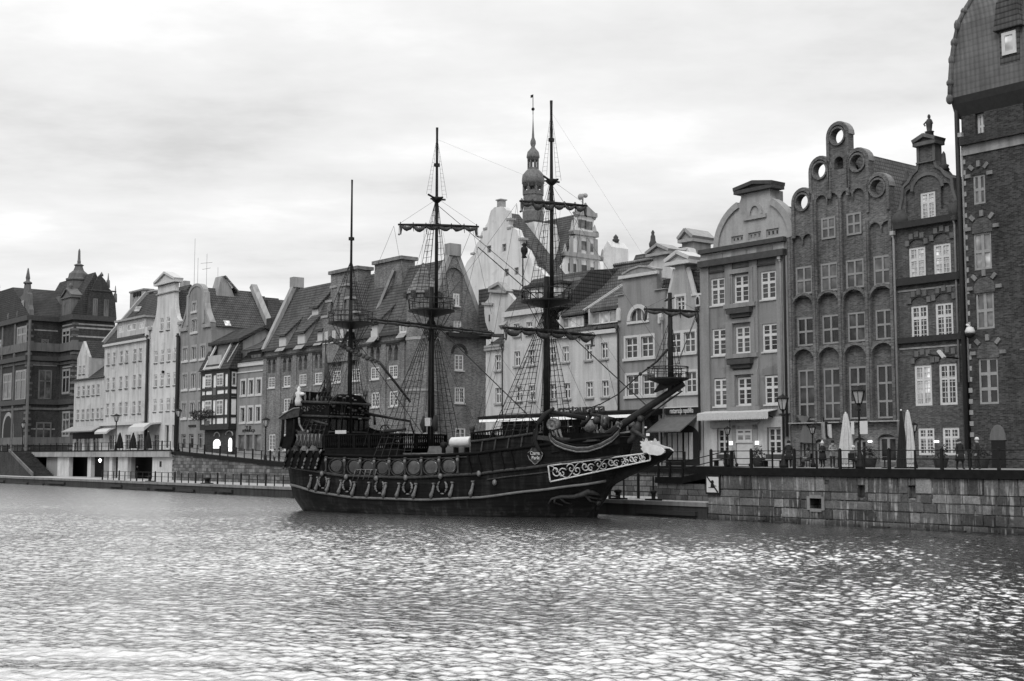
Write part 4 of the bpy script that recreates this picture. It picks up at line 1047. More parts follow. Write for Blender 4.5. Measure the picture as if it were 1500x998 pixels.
# ------------------------------------------------------------------ the restaurant house: pale facade, tiled roof, wide dormers, canopy
def city_restaurant():
    b = Bld('restaurant_house', 'long pale house with two wide white roof dormers above a dark restaurant canopy', 12.0, 738.5, 906, 550, ZR)
    b.row([(753.5, 762.5), (774.5, 783), (805, 814), (824.5, 833.5), (857.5, 867.5), (880.5, 890.5)], 504.5, 527.5, 4, PALEW)
    b.row([(756.5, 764.5), (775.5, 784), (806, 815), (826, 835.5), (859, 868.5), (882, 892)], 558.5, 582.5, 4, PALEW)
    b.row([(753, 761.5), (771.5, 780)], 472, 490, 1, PALEW)
    us = b.u(797, 480); zl = b.z(766, 459); zr_ = b.z(850, 490.5)
    # ground floor: dark shopfront with big panes and scattered glowing spots
    zs = b.z(800, 622)
    gl = st(fw=0.12, nx=3, tr=(0.2,), mw=0.12, rec=0.2, glass=('glass',), frame='framed')
    b.row([(742, 775), (790, 835), (850, 895)], 627, 668, 1, gl, depth=0.5)
    b.wall([(b.u0, b.z0), (b.u1, b.z0), (b.u1, zr_), (us, zr_), (us, zl), (b.u0, zl)], M['pale'], ztop=zr_)
    b.band(766, 462, 0.5, 0.3, M['trim'], u1=us + 0.2); b.band(850, 493, 0.35, 0.3, M['trim'], u0=us)
    # left block: low mansard with two white dormer windows
    m = MB(); ve = 12.0
    zt = Zat(790, 408, 15.5)
    m.prism([(ve - 0.3, zl + 0.1), (15.5, zt), (20, zt + 0.6), (26, zl)], b.u0 + 0.1, us + 2.5, 'x'); m.build('mansard_roof', M['tiled'], b.r)
    MB().bar((b.u0 + 0.2, 11.6, Zat(716, 483, 12)), (b.u0 + 0.2, 18.5, Zat(755, 409, 16)), 0.8, 0.5).build('verge', M['stone'], b.r)
    for x0, x1 in ((777, 791), (808, 818)):
        vd = 13.1; a, c = Uat(x0, 430, vd), Uat(x1, 430, vd); z1, z0 = Zat(790, 420, vd), Zat(790, 441, vd)
        d = MB().box(a - 0.3, c + 0.3, vd, vd + 4, z0 - 0.3, z1).build('dormer', M['pale'], b.r)
        window(b.r, (a + c)/2, z0, c - a, z1 - z0 - 0.3, st(fw=0.3, nx=2, tr=(), mw=0.35, rec=0.1, glass=('glass', 'glassl')), vd, False)
        MB().box(a - 0.6, c + 0.6, vd - 0.3, vd + 4.2, z1, z1 + 0.25).build('dormer_roof', M['tiled'], d)
    MB().box(us - 0.6, us + 2.2, 14.5, 22, zr_, Zat(845, 408, 15)).build('party_wall', M['stonepl'], b.r)
    # tiled roof of the right block, its ridge running on behind the stepped house
    vr = 19.5; zrdg = Zat(883, 393.5, vr); ue = Uat(958, 385, vr)
    b.gable_u(zr_, zrdg, 11.65, vr, 27, M['tile'], u0=us + 1.5, u1=ue)
    MB().tube([(us + 1.5, vr, zrdg + 0.1), (ue, vr, zrdg + 0.1)], 0.2, 6).build('ridge_tiles', M['tilel'], b.r)
    k = (vr - 11.65) / (zrdg - zr_)
    for x0, x1, yt, yb in ((825, 856, 459.5, 480), (867.5, 906, 451.5, 474)):
        z1, z0 = b.z((x0+x1)/2, yt), b.z((x0+x1)/2, yb); v0 = 11.65 + k * (z0 - zr_) - 0.1
        a, c = Uat(x0, yt, v0), Uat(x1, yt, v0); z1, z0 = Zat((x0+x1)/2, yt, v0), Zat((x0+x1)/2, yb, v0)
        ve2 = v0 + k * (z1 + 2.6 - z0)
        d = MB().prism([(v0, z0 - 0.4), (v0, z1 - 0.2), (ve2, z1 + 2.4)], a, c, 'x').build('dormer', M['tile'], b.r)
        MB().prism([(v0 - 0.4, z1 - 0.25), (v0 - 0.4, z1), (ve2 + 0.2, z1 + 2.75), (ve2 + 0.2, z1 + 2.5)], a - 0.3, c + 0.3, 'x').build('dormer_roof', M['tile'], d)
        MB().box(a + 0.05, a + 0.16, v0 - 0.5, v0 + 0.2, z0, z1).build('dormer_cheek', M['trim'], d)
        for s_ in (a - 0.2, c + 0.2): MB().bar((s_, v0 - 0.3, z1 + 0.1), (s_, ve2 + 0.3, z1 + 2.85), 0.22, 0.16).build('flashing', M['trimg'], d)
        n = 3
        for q in range(n): window(b.r, a + (c - a)*(q + 0.5)/n, z0, (c - a)/n - 0.06, z1 - z0 - 0.3, st(fw=0.1, nx=1, tr=(), rec=0.1, glass=('glassw', 'glassw', 'glassl')), v0, False)
    b.pipe(797, 540, 497, 660, M['pipel'], 0.09, 0.16); b.pipe(737.2, 560, 508, 640, M['pipe'], 0.07, 0.12)
    # canopy with a light strip, roof lettering and an arched shopfront below
    zc = b.z(830, 613); u0, u1 = b.u(734, 615), Uat(975, 610, 12.0)
    cv = MB().prism([(9.2, zc - 0.25), (9.2, zc + 0.3), (11.98, zc + 0.55), (11.98, zc + 0.15)], u0, u1, 'x'); co = cv.build('canopy', M['capd'], b.r)
    MB().box(u0 + 0.3, u1 - 0.4, 9.12, 9.195, zc - 0.22, zc + 0.02).build('canopy_light', plain('canopy_strip', 0.75, 0.5, emit=0.25), co)
    MB().box(b.u(736, 640), u1 - 0.3, 11.9, 11.97, b.z0 + 0.02, zc).build('shopfront', M['dark'], b.r)
    gd = MB(); rr = random.Random(5)
    for k in range(46):
        u = rr.uniform(b.u(745, 640), u1 - 0.8); z = rr.uniform(b.z0 + 0.3, zc - 0.8); q = rr.uniform(0.06, 0.2); gd.box(u - q, u + q, 11.84, 11.885, z - q*0.6, z + q*0.6)
    gd.build('shop_glow', plain('glowing_shop_spots', 0.7, 0.6, emit=0.5), b.r)  # small boxes with their own glow stand in for the lights indoors
    fr = MB()
    for k in range(12):
        u = b.u(738, 640) + (u1 - 0.5 - b.u(738, 640)) * k / 11; fr.box(u - 0.09, u + 0.09, 11.76, 11.83, b.z0, zc)
    fr.build('shop_mullions', M['trim'], b.r)
    o = text_mesh('roof_sign', 'restauracja', 1.0, b.u(903, 600) - b.u(836, 600), M['trimd'], b.r, ((b.u(903, 600) + b.u(836, 600))/2 - b.u0, -1.4, b.z(870, 599.5) - b.z0), ext=0.08)
    MB().box(b.u(836, 600), b.u(903, 600), 10.55, 10.65, b.z(870, 603), b.z(870, 602.3)).build('sign_rail', M['trimd'], b.r)
    return b
RESTAURANT = city_restaurant()

# ------------------------------------------------------------------ grey house with a stepped gable
def city_stepped():
    V = 11.9
    b = Bld('stepped_grey_house', 'grey house with a stepped gable, a white cornice and a half-round attic window', V, 906, 975, 540, ZR)
    sw = dict(SURW)
    b.row([(916.5, 934), (939.5, 957)], 495, 525, 0, SURW); b.row([(918.5, 935.5), (941.5, 959)], 550, 580, 0, SURW)
    ul, ur = b.u(912, 420), b.u(962, 420); z = lambda y: b.z(937, y)
    a, c = b.u(921.5, 460), b.u(949, 460); lun = arch(a, c, z(470), z(469), z(448.5) - z(469)); b.holes.append((lun, 0.2))
    zt = [(ul, z(398)), (ul + (ur-ul)*0.25, z(392.5)), (ul + (ur-ul)*0.5, z(390)), (ul + (ur-ul)*0.75, z(392.5)), (ur, z(398))]
    b.wall([(b.u0, b.z0), (b.u1, b.z0), (b.u1, z(429)), (ur, z(429))] + zt[::-1] + [(ul, z(429)), (b.u0, z(429))], M['mid'], 0.6, ztop=z(431))
    MB().box(ul - 0.3, ur + 0.3, V - 0.25, V + 0.02, z(405.5), z(401)).build('cornice', M['trim'], b.r)
    m = MB()
    for a_, c_ in ((b.u0 - 0.2, ul + 0.2), (ur - 0.2, b.u1 + 0.1)): m.box(a_, c_, V - 0.15, V + 0.75, z(429), z(427.7))
    for (x0, z0), (x1, z1) in zip(zt, zt[1:]): m.bar((x0, V + 0.3, z0), (x1, V + 0.3, z1), 0.8, 0.15)
    m.build('coping', M['trimg'], b.r)
    e = MB(); pr = lun[2:]
    e.strip(pr, 0.34, V - 0.11, V + 0.11)
    e.box(lun[0][0] - 0.2, lun[1][0] + 0.2, V - 0.12, V + 0.1, lun[0][1] - 0.22, lun[0][1])
    for f in (0.36, 0.64): u = lun[0][0] + (lun[1][0]-lun[0][0])*f; e.box(u - 0.06, u + 0.06, V + 0.1, V + 0.18, lun[0][1], z(452))
    w = e.build('lunette_window', M['trim'], b.r)
    MB().prism([(x, zz) for x, zz in lun], V + 0.15, V + 0.19).build('pane', M['glassm'], w)
    b.gable_v(z(429), z(403), V + 0.6, V + 16, M['tile'], over=0)
    MB().box(ur - 0.2, ur + 2.6, V + 1.0, V + 9, z(430), z(412)).build('side_roof', M['tile'], b.r)
    b.pipe(907.5, 540, 482, 660, M['pipe'], 0.09, 0.16); b.pipe(972.5, 540, 470, 640, M['pipel'], 0.09, 0.16)
    # little arched niches with brackets at the eaves
    n = MB()
    for x, y in ((907.5, 462), (968.5, 466)): n.prism(arch(b.u(x - 2.6, y), b.u(x + 2.6, y), b.z(x, y + 8), b.z(x, y - 4), 0.4), V - 0.2, V - 0.01)
    no = n.build('eaves_niche', M['trim'], b.r)
city_stepped()

# pale pedimented gablet and a taller house just behind
def city_back_pediments():
    v = 17.0; p = lambda x, y: P(x, y, v)
    r = root('back_gabled_house', 'pale pedimented gable rising behind the stepped grey house', 'house', p(958, 400)[0], v, ZR)
    ua, uc = p(958.5, 380)[0], p(975, 380)[0]; z = lambda y: p(966, y)[1]
    o = [(ua - 0.3, z(420)), (uc + 1.4, z(420)), (uc + 0.9, z(400)), (uc + 0.1, z(388)), (uc, z(372)), (ua, z(372)), (ua - 0.1, z(380)), (ua - 1.0, z(388)), (ua - 1.2, z(394))]
    MB().prism(o, v, v + 1.2).build('gable', M['white'], r)
    m = MB(); pediment(m, ua - 0.6, uc + 0.6, v - 0.3, v + 1.5, z(371), z(360.5) - z(371), 0.25); m.build('pediment', M['trimg'], r)
    MB().prism([(p(952, 394)[0], z(418)), (uc + 4, z(418)), (uc + 4, z(396)), (ua, z(384))], v + 1.3, v + 9).build('roof', M['tile'], r)
    v2 = 24.0; q = lambda x, y: P(x, y, v2)
    r2 = root('rear_scrolled_house', 'rear house with a scrolled gable under a tall pedimented chimney block, behind the pointed gable', 'house', q(990, 400)[0], v2, ZR)
    z2 = lambda y: q(1000, y)[1]; U2 = lambda x: q(x, 380)[0]
    zz = lambda y: q(1008, y)[1]
    o = [q(984, 440), q(1036, 440), (U2(1034), zz(394)), (U2(1027.5), zz(392)), (U2(1019), zz(388)), (U2(1013), zz(376)), (U2(1009.5), zz(365)), (U2(996), zz(365)), (U2(990), zz(372)), (U2(984), zz(380))]
    MB().prism(o, v2, v2 + 0.8).build('gable', M['mid'], r2)
    e = MB(); pp = o[2:8]
    for (x0, a), (x1, b) in zip(pp, pp[1:]): e.bar((x0, v2 + 0.2, a), (x1, v2 + 0.2, b), 1.0, 0.3)
    e.build('gable_coping', M['trim'], r2)
    ch = MB().box(U2(988.5), U2(1005.5), v2 + 1, v2 + 3.4, z2(380), z2(349)); ch.build('chimney_block', M['mid2'], r2)
    m = MB(); pediment(m, U2(987.5), U2(1006.5), v2 + 0.7, v2 + 3.7, z2(348.5), z2(336) - z2(348.5), 0.3); m.build('pediment', M['trimg'], r2)
    MB().box(U2(972), U2(989), v2 + 1, v2 + 8, z2(390), z2(358)).build('roof', M['tile'], r2)
    MB().box(q(1012, 370)[0], q(1030, 370)[0], v2 + 3, v2 + 9, z2(400), zz(364)).build('rear_roof', M['tiled'], r2)
    # far roof with a dark statue
    v3 = 33.0
    r3 = root('rear_long_roof', 'long tiled roof behind the restaurant with a dark figure on its ridge', 'house', Uat(890, 390, v3), v3, ZR)
    zr = Zat(930, 374, v3 + 5)
    MB().prism([(v3, zr - 9), (v3 + 5, zr), (v3 + 10, zr - 9)], Uat(884, 390, v3), Uat(975, 390, v3), 'x').build('roof', M['tile'], r3)
    MB().box(Uat(884, 390, v3), Uat(975, 390, v3), v3 + 0.3, v3 + 9.7, ZR, zr - 8.7).build('wall', M['mid2'], r3)
    u = Uat(956.5, 360, v3 + 5)
    MB().lathe([(0.3, zr - 0.4), (0.28, zr + 0.3), (0.42, zr + 0.6), (0.46, zr + 0.95), (0.3, zr + 1.3), (0.26, zr + 1.8), (0.16, zr + 2.0), (0.2, zr + 2.25), (0.05, zr + 2.5)], (u, v3 + 5, 0), 8).build('roof_figure', M['trimd'], r3)
city_back_pediments()

# ------------------------------------------------------------------ light grey house with a pointed gable and a dark shop sign
def city_pointed():
    V = 11.95
    b = Bld('pointed_gable_house', 'light grey house with a steep pointed gable, dark name board and grey shop awning', V, 975, 1028.5, 540, ZR)
    b.row([(981.5, 997), (1002, 1018.5)], 486.5, 516, 1, SURW); b.row([(983, 998), (1004, 1020.5)], 545, 575, 1, SURW)
    b.row([(991, 1003)], 434.5, 455, 0, SURW)
    z = lambda y: b.z(998, y); ul, ur = b.u(989, 400), b.u(1003, 395)
    zl = z(436)
    b.wall([(b.u0, b.z0), (b.u1, b.z0), (b.u1, zl), (b.u1 - 1.0, zl), (ur, z(394)), (ur, z(383.5)), (ul, z(383.5)), (ul, z(394)), (b.u0 + 0.4, zl), (b.u0, zl)], M['light'], 0.6, ztop=zl - 0.2)
    m = MB(); pediment(m, ul - 0.7, ur + 0.7, V - 0.3, V + 1.6, z(382.5), z(371.5) - z(382.5), 0.3); m.build('pediment', M['trim'], b.r)
    MB().box(ul, ur, V + 0.55, V + 1.6, z(394), z(383)).build('gable_neck', M['light'], b.r)
    e = MB(); e.bar((ul, V + 0.2, z(394)), (b.u0 + 0.4, V + 0.2, zl), 0.75, 0.16, up=(0, 1, 0)); e.bar((ur, V + 0.2, z(394)), (b.u1 - 1.0, V + 0.2, zl), 0.75, 0.16, up=(0, 1, 0))
    e.box(b.u1 - 1.0, b.u1 + 0.1, V - 0.1, V + 0.6, zl, zl + 0.15)
    e.build('gable_coping', M['trim'], b.r)
    b.gable_v(zl, z(396), V + 0.6, V + 14, M['tiled'], over=0.0)
    n = MB(); x, y = 1023.5, 438; n.prism(arch(b.u(1020.5, 445), b.u(1026.5, 445), b.z(1023, 449), b.z(1023, 441), 0.5), V - 0.12, V - 0.01); no = n.build('eaves_niche', M['trim'], b.r)
    MB().prism(arch(b.u(1021.6, 445), b.u(1025.4, 445), b.z(1023, 446), b.z(1023, 441.5), 0.35), V - 0.16, V - 0.121).build('niche_opening', M['dark'], no)
    b.pipe(1025.5, 540, 455, 660, M['pipe'], 0.09, 0.16)
    s = MB().box(b.u(976.5, 602), b.u(1025.5, 602), V - 0.18, V - 0.01, b.z(1000, 607), b.z(1000, 597.5)); so = s.build('name_board', M['iron'], b.r)
    text_mesh('lettering', 'restauracja republika', 0.62, b.u(1018, 602) - b.u(984, 602), M['trim'], so, ((b.u(1018, 602) + b.u(984, 602))/2 - b.u0, -0.21, b.z(1000, 602.0) - b.z0))
    MB().box(b.u(975.5, 602), b.u(1026, 602), V - 0.22, V - 0.01, b.z(1000, 597.4), b.z(1000, 596)).build('board_cornice', M['trim'], b.r)
    # awning
    ua, uc = Uat(965, 632, 9.9), Uat(1016, 632, 9.9)
    MB().prism([(9.9, Zat(990, 633, 9.9)), (9.9, Zat(990, 631, 9.9)), (V - 0.02, b.z(995, 610)), (V - 0.02, b.z(995, 611.5))], b.u(972, 620), b.u(1022, 620), 'x').build('awning', M['canvasg'], b.r)
    # arched shopfront with white curtains
    a, c = b.u(977, 650), b.u(1025, 650); zt = b.z(1000, 622)
    MB().prism(arch(a, c, b.z0 + 0.02, b.z(1000, 640), zt - b.z(1000, 640)), V - 0.06, V - 0.01).build('shop_arch', M['dark'], b.r)
    cu = MB()
    for x0, x1 in ((980, 985), (987, 993), (995, 1000.5), (1004, 1009), (1011, 1016)):
        u0, u1 = b.u(x0, 650), b.u(x1, 650); n = 8
        for k in range(n): 
            q = u0 + (u1-u0)*k/n; cu.box(q, q + (u1-u0)/n*0.8, V - 0.13 - 0.03*(k % 2), V - 0.065, b.z0 + 0.5, b.z(1000, 634))
    cu.build('curtain', M['canvas'], b.r)
city_pointed()

# ------------------------------------------------------------------ palace-like grey house with a round gable
def city_round_gable():
    V = 12.0
    b = Bld('round_gable_house', 'weathered grey house with a broad half-round gable and a scalloped white awning', V, 1029, 1155, 500, ZR)
    b.row([(1041.5, 1062), (1076, 1097), (1114, 1137.5)], 407.5, 447.5, 0, PALACE)
    b.row([(1043.5, 1064), (1078, 1099), (1116.5, 1140)], 481.5, 521, 0, PALACE)
    b.row([(1046, 1066), (1080.5, 1102), (1120.5, 1142.5)], 554, 595.5, 0, PALACE)
    b.row([(1051, 1068), (1124, 1144.5)], 628, 666, 0, st(fw=0.14, nx=2, tr=(0.5,), mw=0.16, mt=(0, 3), rec=0.2, glass=('glass',)))
    zt = b.z(1090, 359); uc = (b.u(1049, 365) + b.u(1160, 345)) / 2
    b.wall(rect(b.u0, b.u1, b.z0, zt), M['stonepl'], 0.6, ztop=zt - 0.1)
    b.band(1090, 363.5, 0.34, 0.4, M['trimd']); b.band(1090, 384, 0.5, 0.5, M['trimd'])
    MB().box(b.u0, b.u1 - 0.2, V - 0.12, V - 0.003, b.z(1090, 378), b.z(1090, 363)).build('attic_band', M['light'], b.r)
    m = MB()
    for xa, xb in ((1038, 1060), (1073, 1096), (1110, 1134)):
        m.box(b.u(xa, 370), b.u(xb, 370), V - 0.16, V - 0.121, b.z(1090, 376), b.z(1090, 366.5))
    m.build('attic_panel', M['stonepl'], b.r)
    p = MB()
    for x, w in ((1034, 0.9), (1069.5, 0.75), (1106, 0.75), (1148, 1.1)): p.box(b.u(x, 480) - w/2, b.u(x, 480) + w/2, V - 0.14, V - 0.004, b.z(x, 606), b.z(1090, 384))
    p.build('pilaster', M['mid'], b.r)
    b.band(1090, 393.5, 0.14, 0.12, M['trimd'])
    # central bay: framed windows with hoods
    f = MB()
    for (xa, xb, yt, yb) in ((1076, 1097, 402, 443), (1078, 1099, 475, 517), (1080.5, 1102, 551, 594)):
        a, c = b.u(xa, 480) - 0.35, b.u(xb, 480) + 0.35; z1, z0 = b.z(1088, yt - 2), b.z(1088, yb + 1)
        f.box(a - 0.25, a + 0.12, V - 0.22, V - 0.006, z0, z1); f.box(c - 0.12, c + 0.25, V - 0.22, V - 0.006, z0, z1); f.box(a - 0.25, c + 0.25, V - 0.22, V - 0.006, z1, z1 + 0.35)
        f.box(a - 0.5, c + 0.5, V - 0.35, V - 0.006, z0 - 0.35, z0 - 0.02)
    f.build('window_frame_stone', M['mid'], b.r)
    h = MB()
    for y in (459.5, 534): 
        a, c = b.u(1071, 480), b.u(1105, 480); z = b.z(1088, y); h.box(a, c, V - 0.6, V - 0.006, z, z + 0.4); h.box(a + 0.2, c - 0.2, V - 0.4, V - 0.006, z - 0.3, z - 0.003)
    h.build('window_hood', M['trimd'], b.r)
    # round gable
    z0 = zt + 0.02; Rr = uc - b.u(1049.5, 360); zk = b.z(1105, 295); rz = b.z(1105, 298) - z0
    hw = (b.u(1127.5, 300) - b.u(1085, 300)) / 2; uk = (b.u(1127.5, 300) + b.u(1085, 300)) / 2
    arcp = [(uc + Rr * math.cos(PI * k / 24), z0 + rz * 1.12 * math.sin(PI * k / 24)) for k in range(25)]
    zn = b.z(1106, 281)
    R_ = [q for q in arcp if q[0] > uk + hw]; L_ = [q for q in arcp if q[0] < uk - hw]
    o = R_ + [(uk + hw, R_[-1][1] + 0.5), (uk + hw, zn), (uk - hw, zn), (uk - hw, L_[0][1] + 0.5)] + L_
    hs = []; vw = []
    for xa, xb, yt, yb in ((1070.5, 1088, 345.5, 356), (1095.5, 1114, 340, 351.5), (1121.5, 1140.5, 335, 347)):
        a, c = b.u(xa, 350), b.u(xb, 350); q = b.z((xa+xb)/2, yb); t = b.z((xa+xb)/2, yt); q = max(q, z0 + 0.3); hs.append((rect(a, c, q, t), 0.25)); vw.append((a, c, q, t))
    g = MB().slab(o, hs, V + 0.05, V + 0.7).build('round_gable', M['light'], b.r)
    for a, c, q, t in vw: window(b.r, (a + c)/2, q, c - a, t - q, st(fw=0.15, nx=3, tr=(), mw=0.2, rec=0.15, frame='frameg', glass=('glass', 'glassl')), V + 0.05)
    e = MB()
    for pts in (R_, L_):
        e.strip(pts, 0.5, V - 0.12, V + 0.78)
    e.build('gable_rim', M['trimg'], g)
    lu = MB(); pr = arch(b.u(1097, 315), b.u(1115, 315), b.z(1106, 315.5), b.z(1106, 315), b.z(1106, 299) - b.z(1106, 315))
    lu.strip(pr[2:], 0.28, V - 0.08, V + 0.045)
    lu.box(pr[0][0] - 0.5, pr[1][0] + 0.5, V - 0.12, V + 0.045, pr[0][1] - 0.3, pr[0][1]); lu.build('lunette', M['trimg'], g)
    m = MB(); pediment(m, uk - hw - 0.35, uk + hw + 0.35, V - 0.2, V + 1.2, zn + 0.3, b.z(1105, 267) - zn - 0.45, 0.28); m.build('pediment', M['trimd'], g)
    MB().box(uk - hw, uk + hw, V + 0.65, V + 1.6, zn - 1.2, zn).build('gable_neck', M['light'], g)
    b.gable_v(zt - 1, b.z(1105, 291), V + 0.7, V + 16, M['tile'], u0=b.u0 + 1.5, u1=b.u1 + 0.3, over=0)
    b.pipe(1147, 480, 380, 640, M['pipel'], 0.10, 0.16)
    # ground floor: light render, scalloped awning, sign panel, door
    zg = b.z(1090, 612)
    ga = [(b.u0 + 0.1, b.u(1051, 640)), (b.u(1068, 640), b.u(1124, 640)), (b.u(1144.5, 640), b.u1 - 0.6)]
    m = MB()
    for a, c in ga: m.box(a, c, V - 0.07, V - 0.003, b.z0, zg)
    for a, c in ((b.u(1051, 640), b.u(1068, 640)), (b.u(1124, 640), b.u(1144.5, 640))): m.box(a, c, V - 0.07, V - 0.003, b.z(1090, 627), zg); m.box(a, c, V - 0.07, V - 0.003, b.z0, b.z(1090, 667))
    m.build('ground_floor_render', M['pale'], b.r)
    dw = MB(); a, c = b.u(1081, 650), b.u(1104, 650); dw.box(a, c, V - 0.12, V - 0.075, b.z0, b.z(1092, 648)); d = dw.build('door', M['trim'], b.r)
    q0, q1 = b.z(1092, 647), b.z(1092, 629)
    window(b.r, (a + c)/2, q0, c - a, q1 - q0, PALACE, V - 0.1, False)
    fr = MB(); fr.box(a - 0.5, a - 0.05, V - 0.16, V - 0.075, b.z0, q1 + 0.3); fr.box(c + 0.05, c + 0.5, V - 0.16, V - 0.075, b.z0, q1 + 0.3); fr.box(a - 0.5, c + 0.5, V - 0.16, V - 0.075, q1 + 0.003, q1 + 0.3); fr.build('door_frame', M['stone'], b.r)
    MB().box(b.u(1043, 620), b.u(1071, 620), V - 0.25, V - 0.08, b.z(1057, 627), b.z(1057, 614)).build('sign_panel', M['trimg'], b.r)
    ht = MB(); w = b.u(1092, 620)
    for s_ in (-1, 1): ht.prism([(w, b.z(1092, 620)), (w + s_*1.6, b.z(1092, 617.5)), (w + s_*1.3, b.z(1092, 622)), (w, b.z(1092, 625))], V - 0.2, V - 0.08)
    ht.build('carved_wings', M['trimg'], b.r)
    # awning
    va = 10.9; ua, uc2 = b.u(1035, 605), b.u(1139, 605)
    zA = b.z(1090, 603.5); zv = Zat(1090, 604.5, va)
    aw = MB().prism([(va, zv), (va, zv + 0.04), (V - 0.02, zA + 0.14), (V - 0.02, zA + 0.08)], ua, uc2, 'x')
    n = 34
    for k in range(n):
        x0 = ua + (uc2 - ua) * k / n; x1 = ua + (uc2 - ua) * (k + 1) / n; xm = (x0 + x1) / 2
        pts = [(x0, zv), (x0, zv - 0.42)] + [(xm - (x1-x0)/2 * math.cos(PI*j/4), zv - 0.42 - 0.13 * math.sin(PI*j/4)) for j in range(1, 4)] + [(x1, zv - 0.42), (x1, zv)]
        aw.prism(pts, va - 0.012, va + 0.012)
    ao = aw.build('awning', M['canvas'], b.r)
    ar = MB()
    for u in (ua + 0.4, (ua+uc2)/2, uc2 - 0.4): ar.bar((u, va + 0.1, zv - 0.05), (u, V - 0.1, zA - 0.5), 0.06)
    ar.build('awning_arm', M['iron'], ao)
    # white glows by the door, made as small self-lit boards
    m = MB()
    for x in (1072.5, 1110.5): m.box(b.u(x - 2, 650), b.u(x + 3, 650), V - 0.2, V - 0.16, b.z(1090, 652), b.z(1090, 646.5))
    m.build('glow_board', M['lit'], b.r)
    return b
city_round_gable()

# ------------------------------------------------------------------ gothic brick house with looped crow steps
def city_gothic():
    V = 12.0
    b = Bld('gothic_brick_house', 'gothic brick house with five looped gable steps pierced by round holes', V, 1157, 1317, 520, ZR)
    cs = [(1178, 500), (1214, 500), (1253, 500), (1293, 500)]
    z = lambda y: b.z(1235, y)
    # bays
    W1 = [(1166, 1189.5), (1203, 1227), (1239.5, 1266), (1280.5, 1307.5)]
    uc = [(b.u(a, 480) + b.u(c, 480)) / 2 for a, c in W1]
    ym = (uc[0] + uc[3]) / 2
    bw = (b.u(1266, 480) - b.u(1239.5, 480))
    hb = bw / 2 + 0.25
    bayz = [z(343), z(289), z(289), z(343)]
    zi1 = (z(618.5))
    rows = [('n', 382, 424), ('a', 457, 501.5, 434), ('a', 538, 614.5, 514.5)]
    niches = []
    for k, u in enumerate(uc):
        # tall recessed panel with a double arch at the top
        zt = bayz[k]
        top = []
        for c in (u + hb/2, u - hb/2):
            top += [(c + hb/2*math.cos(PI*j/6), zt - 0.1 + hb/2*1.1*math.sin(PI*j/6)) for j in range(7)]
        b.holes.append(([(u - hb, z(428)), (u + hb, z(428))] + top[:6] + [(u, zt - 0.35)] + top[8:], 0.22))
        b.holes.append((arch(u - hb, u + hb, z(504), z(440) - 0.3), 0.3))
        b.holes.append((arch(u - hb, u + hb, z(617.5), z(521) - 0.3), 0.3))
    for k, u in enumerate(uc):
        b.todo.append((u, z(424), bw, z(382) - z(424), GOTHS, V + 0.22, False))
        b.todo.append((u, z(502), bw, z(459) - z(502), GOTH, V + 0.3, False))
        b.todo.append((u, z(614.5), bw, z(538) - z(614.5), GOTH3, V + 0.3, False))
    for k in (1, 2): b.todo.append((uc[k], z(346), bw * 0.82, z(314) - z(346), GOTHS, V + 0.22, False))
    # outline with loops
    sp_ = b.u(1281, 271) - b.u(1178, 299)
    um = ym
    loops = [(-2, 285), (-1, 245), (0, 198), (1, 245), (2, 285)]
    step = (uc[3] - uc[0]) / 3
    lw = step * 0.60
    Lz = {-2: z(285), -1: z(243), 0: z(198), 1: z(243), 2: z(285)}
    lc = {k: um + k * step * 0.72 for k in (-2, -1, 0, 1, 2)}
    hw = step * 0.425
    base = z(336)
    out = [(b.u0, b.z0), (b.u1, b.z0), (b.u1, base)]
    def lp(k): return [(lc[k] + hw * math.cos(PI*j/10), Lz[k] + hw * 1.06 * math.sin(PI*j/10)) for j in range(11)]
    seq = []
    for k in (2, 1, 0, -1, -2):
        pts = lp(k)
        seq.append(pts)
    cur = out
    for i, k in enumerate((2, 1, 0, -1, -2)):
        pts = lp(k)
        if k > 0:   # climbing on the right: stop where the next loop's side begins
            lim = lc[k - 1] + hw; pts = [q for q in pts if q[0] > lim + 0.02]
            if k == 2: cur.append((lc[2] + hw, base))
            cur += pts + [(lim, pts[-1][1])]
        elif k == 0: cur += pts
        else:
            lim = lc[k + 1] - hw; pts = [q for q in pts if q[0] < lim - 0.02]
            cur += [(lim, pts[0][1])] + pts
            if k == -2: cur.append((lc[-2] - hw, base))
    cur.append((b.u0, base))
    for k in (-2, -1, 0, 1, 2): b.holes.append((circ(lc[k], Lz[k], hw * 0.57, 20), None))
    b.holes.append((arch(um - 0.4, um + 0.4, z(247), z(236)), 0.5))
    # ground floor openings
    gw = st(fw=0.14, nx=2, tr=(), mw=0.2, frame='frameg', rec=0.15, glass=('glass',))
    g = []
    for xa, xb, yt, yb in ((1172, 1186, 643, 678), (1194, 1206, 643, 690), (1250, 1268, 641, 678), (1286, 1312, 637, 677)):
        a, c = b.u(xa, 650), b.u(xb, 650); p, q = max(b.z(1240, yb), b.z0 + 0.05), b.z(1240, yt)
        b.holes.append((arch(a, c, p, q - 0.35, 0.35), 0.3)); b.todo.append(((a + c)/2, p, c - a, q - p - 0.2, gw, V + 0.3, False))
    b.wall(cur, M['brickg'], 0.5, ztop=base - 0.5, depth=14)
    # mouldings: pilaster ribs, arch rings, loop rings, sills
    m = MB()
    for x in [uc[0] - step/2] + [(uc[k] + uc[k+1])/2 for k in range(3)] + [uc[3] + step/2]:
        x = min(max(x, b.u0 + 0.3), b.u1 - 0.3); top = base if (x < uc[0] or x > uc[3]) else z(330) if abs(x - um) > step*0.7 else z(292)
        m.box(x - 0.22, x + 0.22, V - 0.16, V - 0.004, zi1, top)
        m.box(x - 0.10, x + 0.10, V - 0.28, V - 0.161, zi1, top)
    m.build('brick_rib', M['brickg'], b.r)
    r_ = MB()
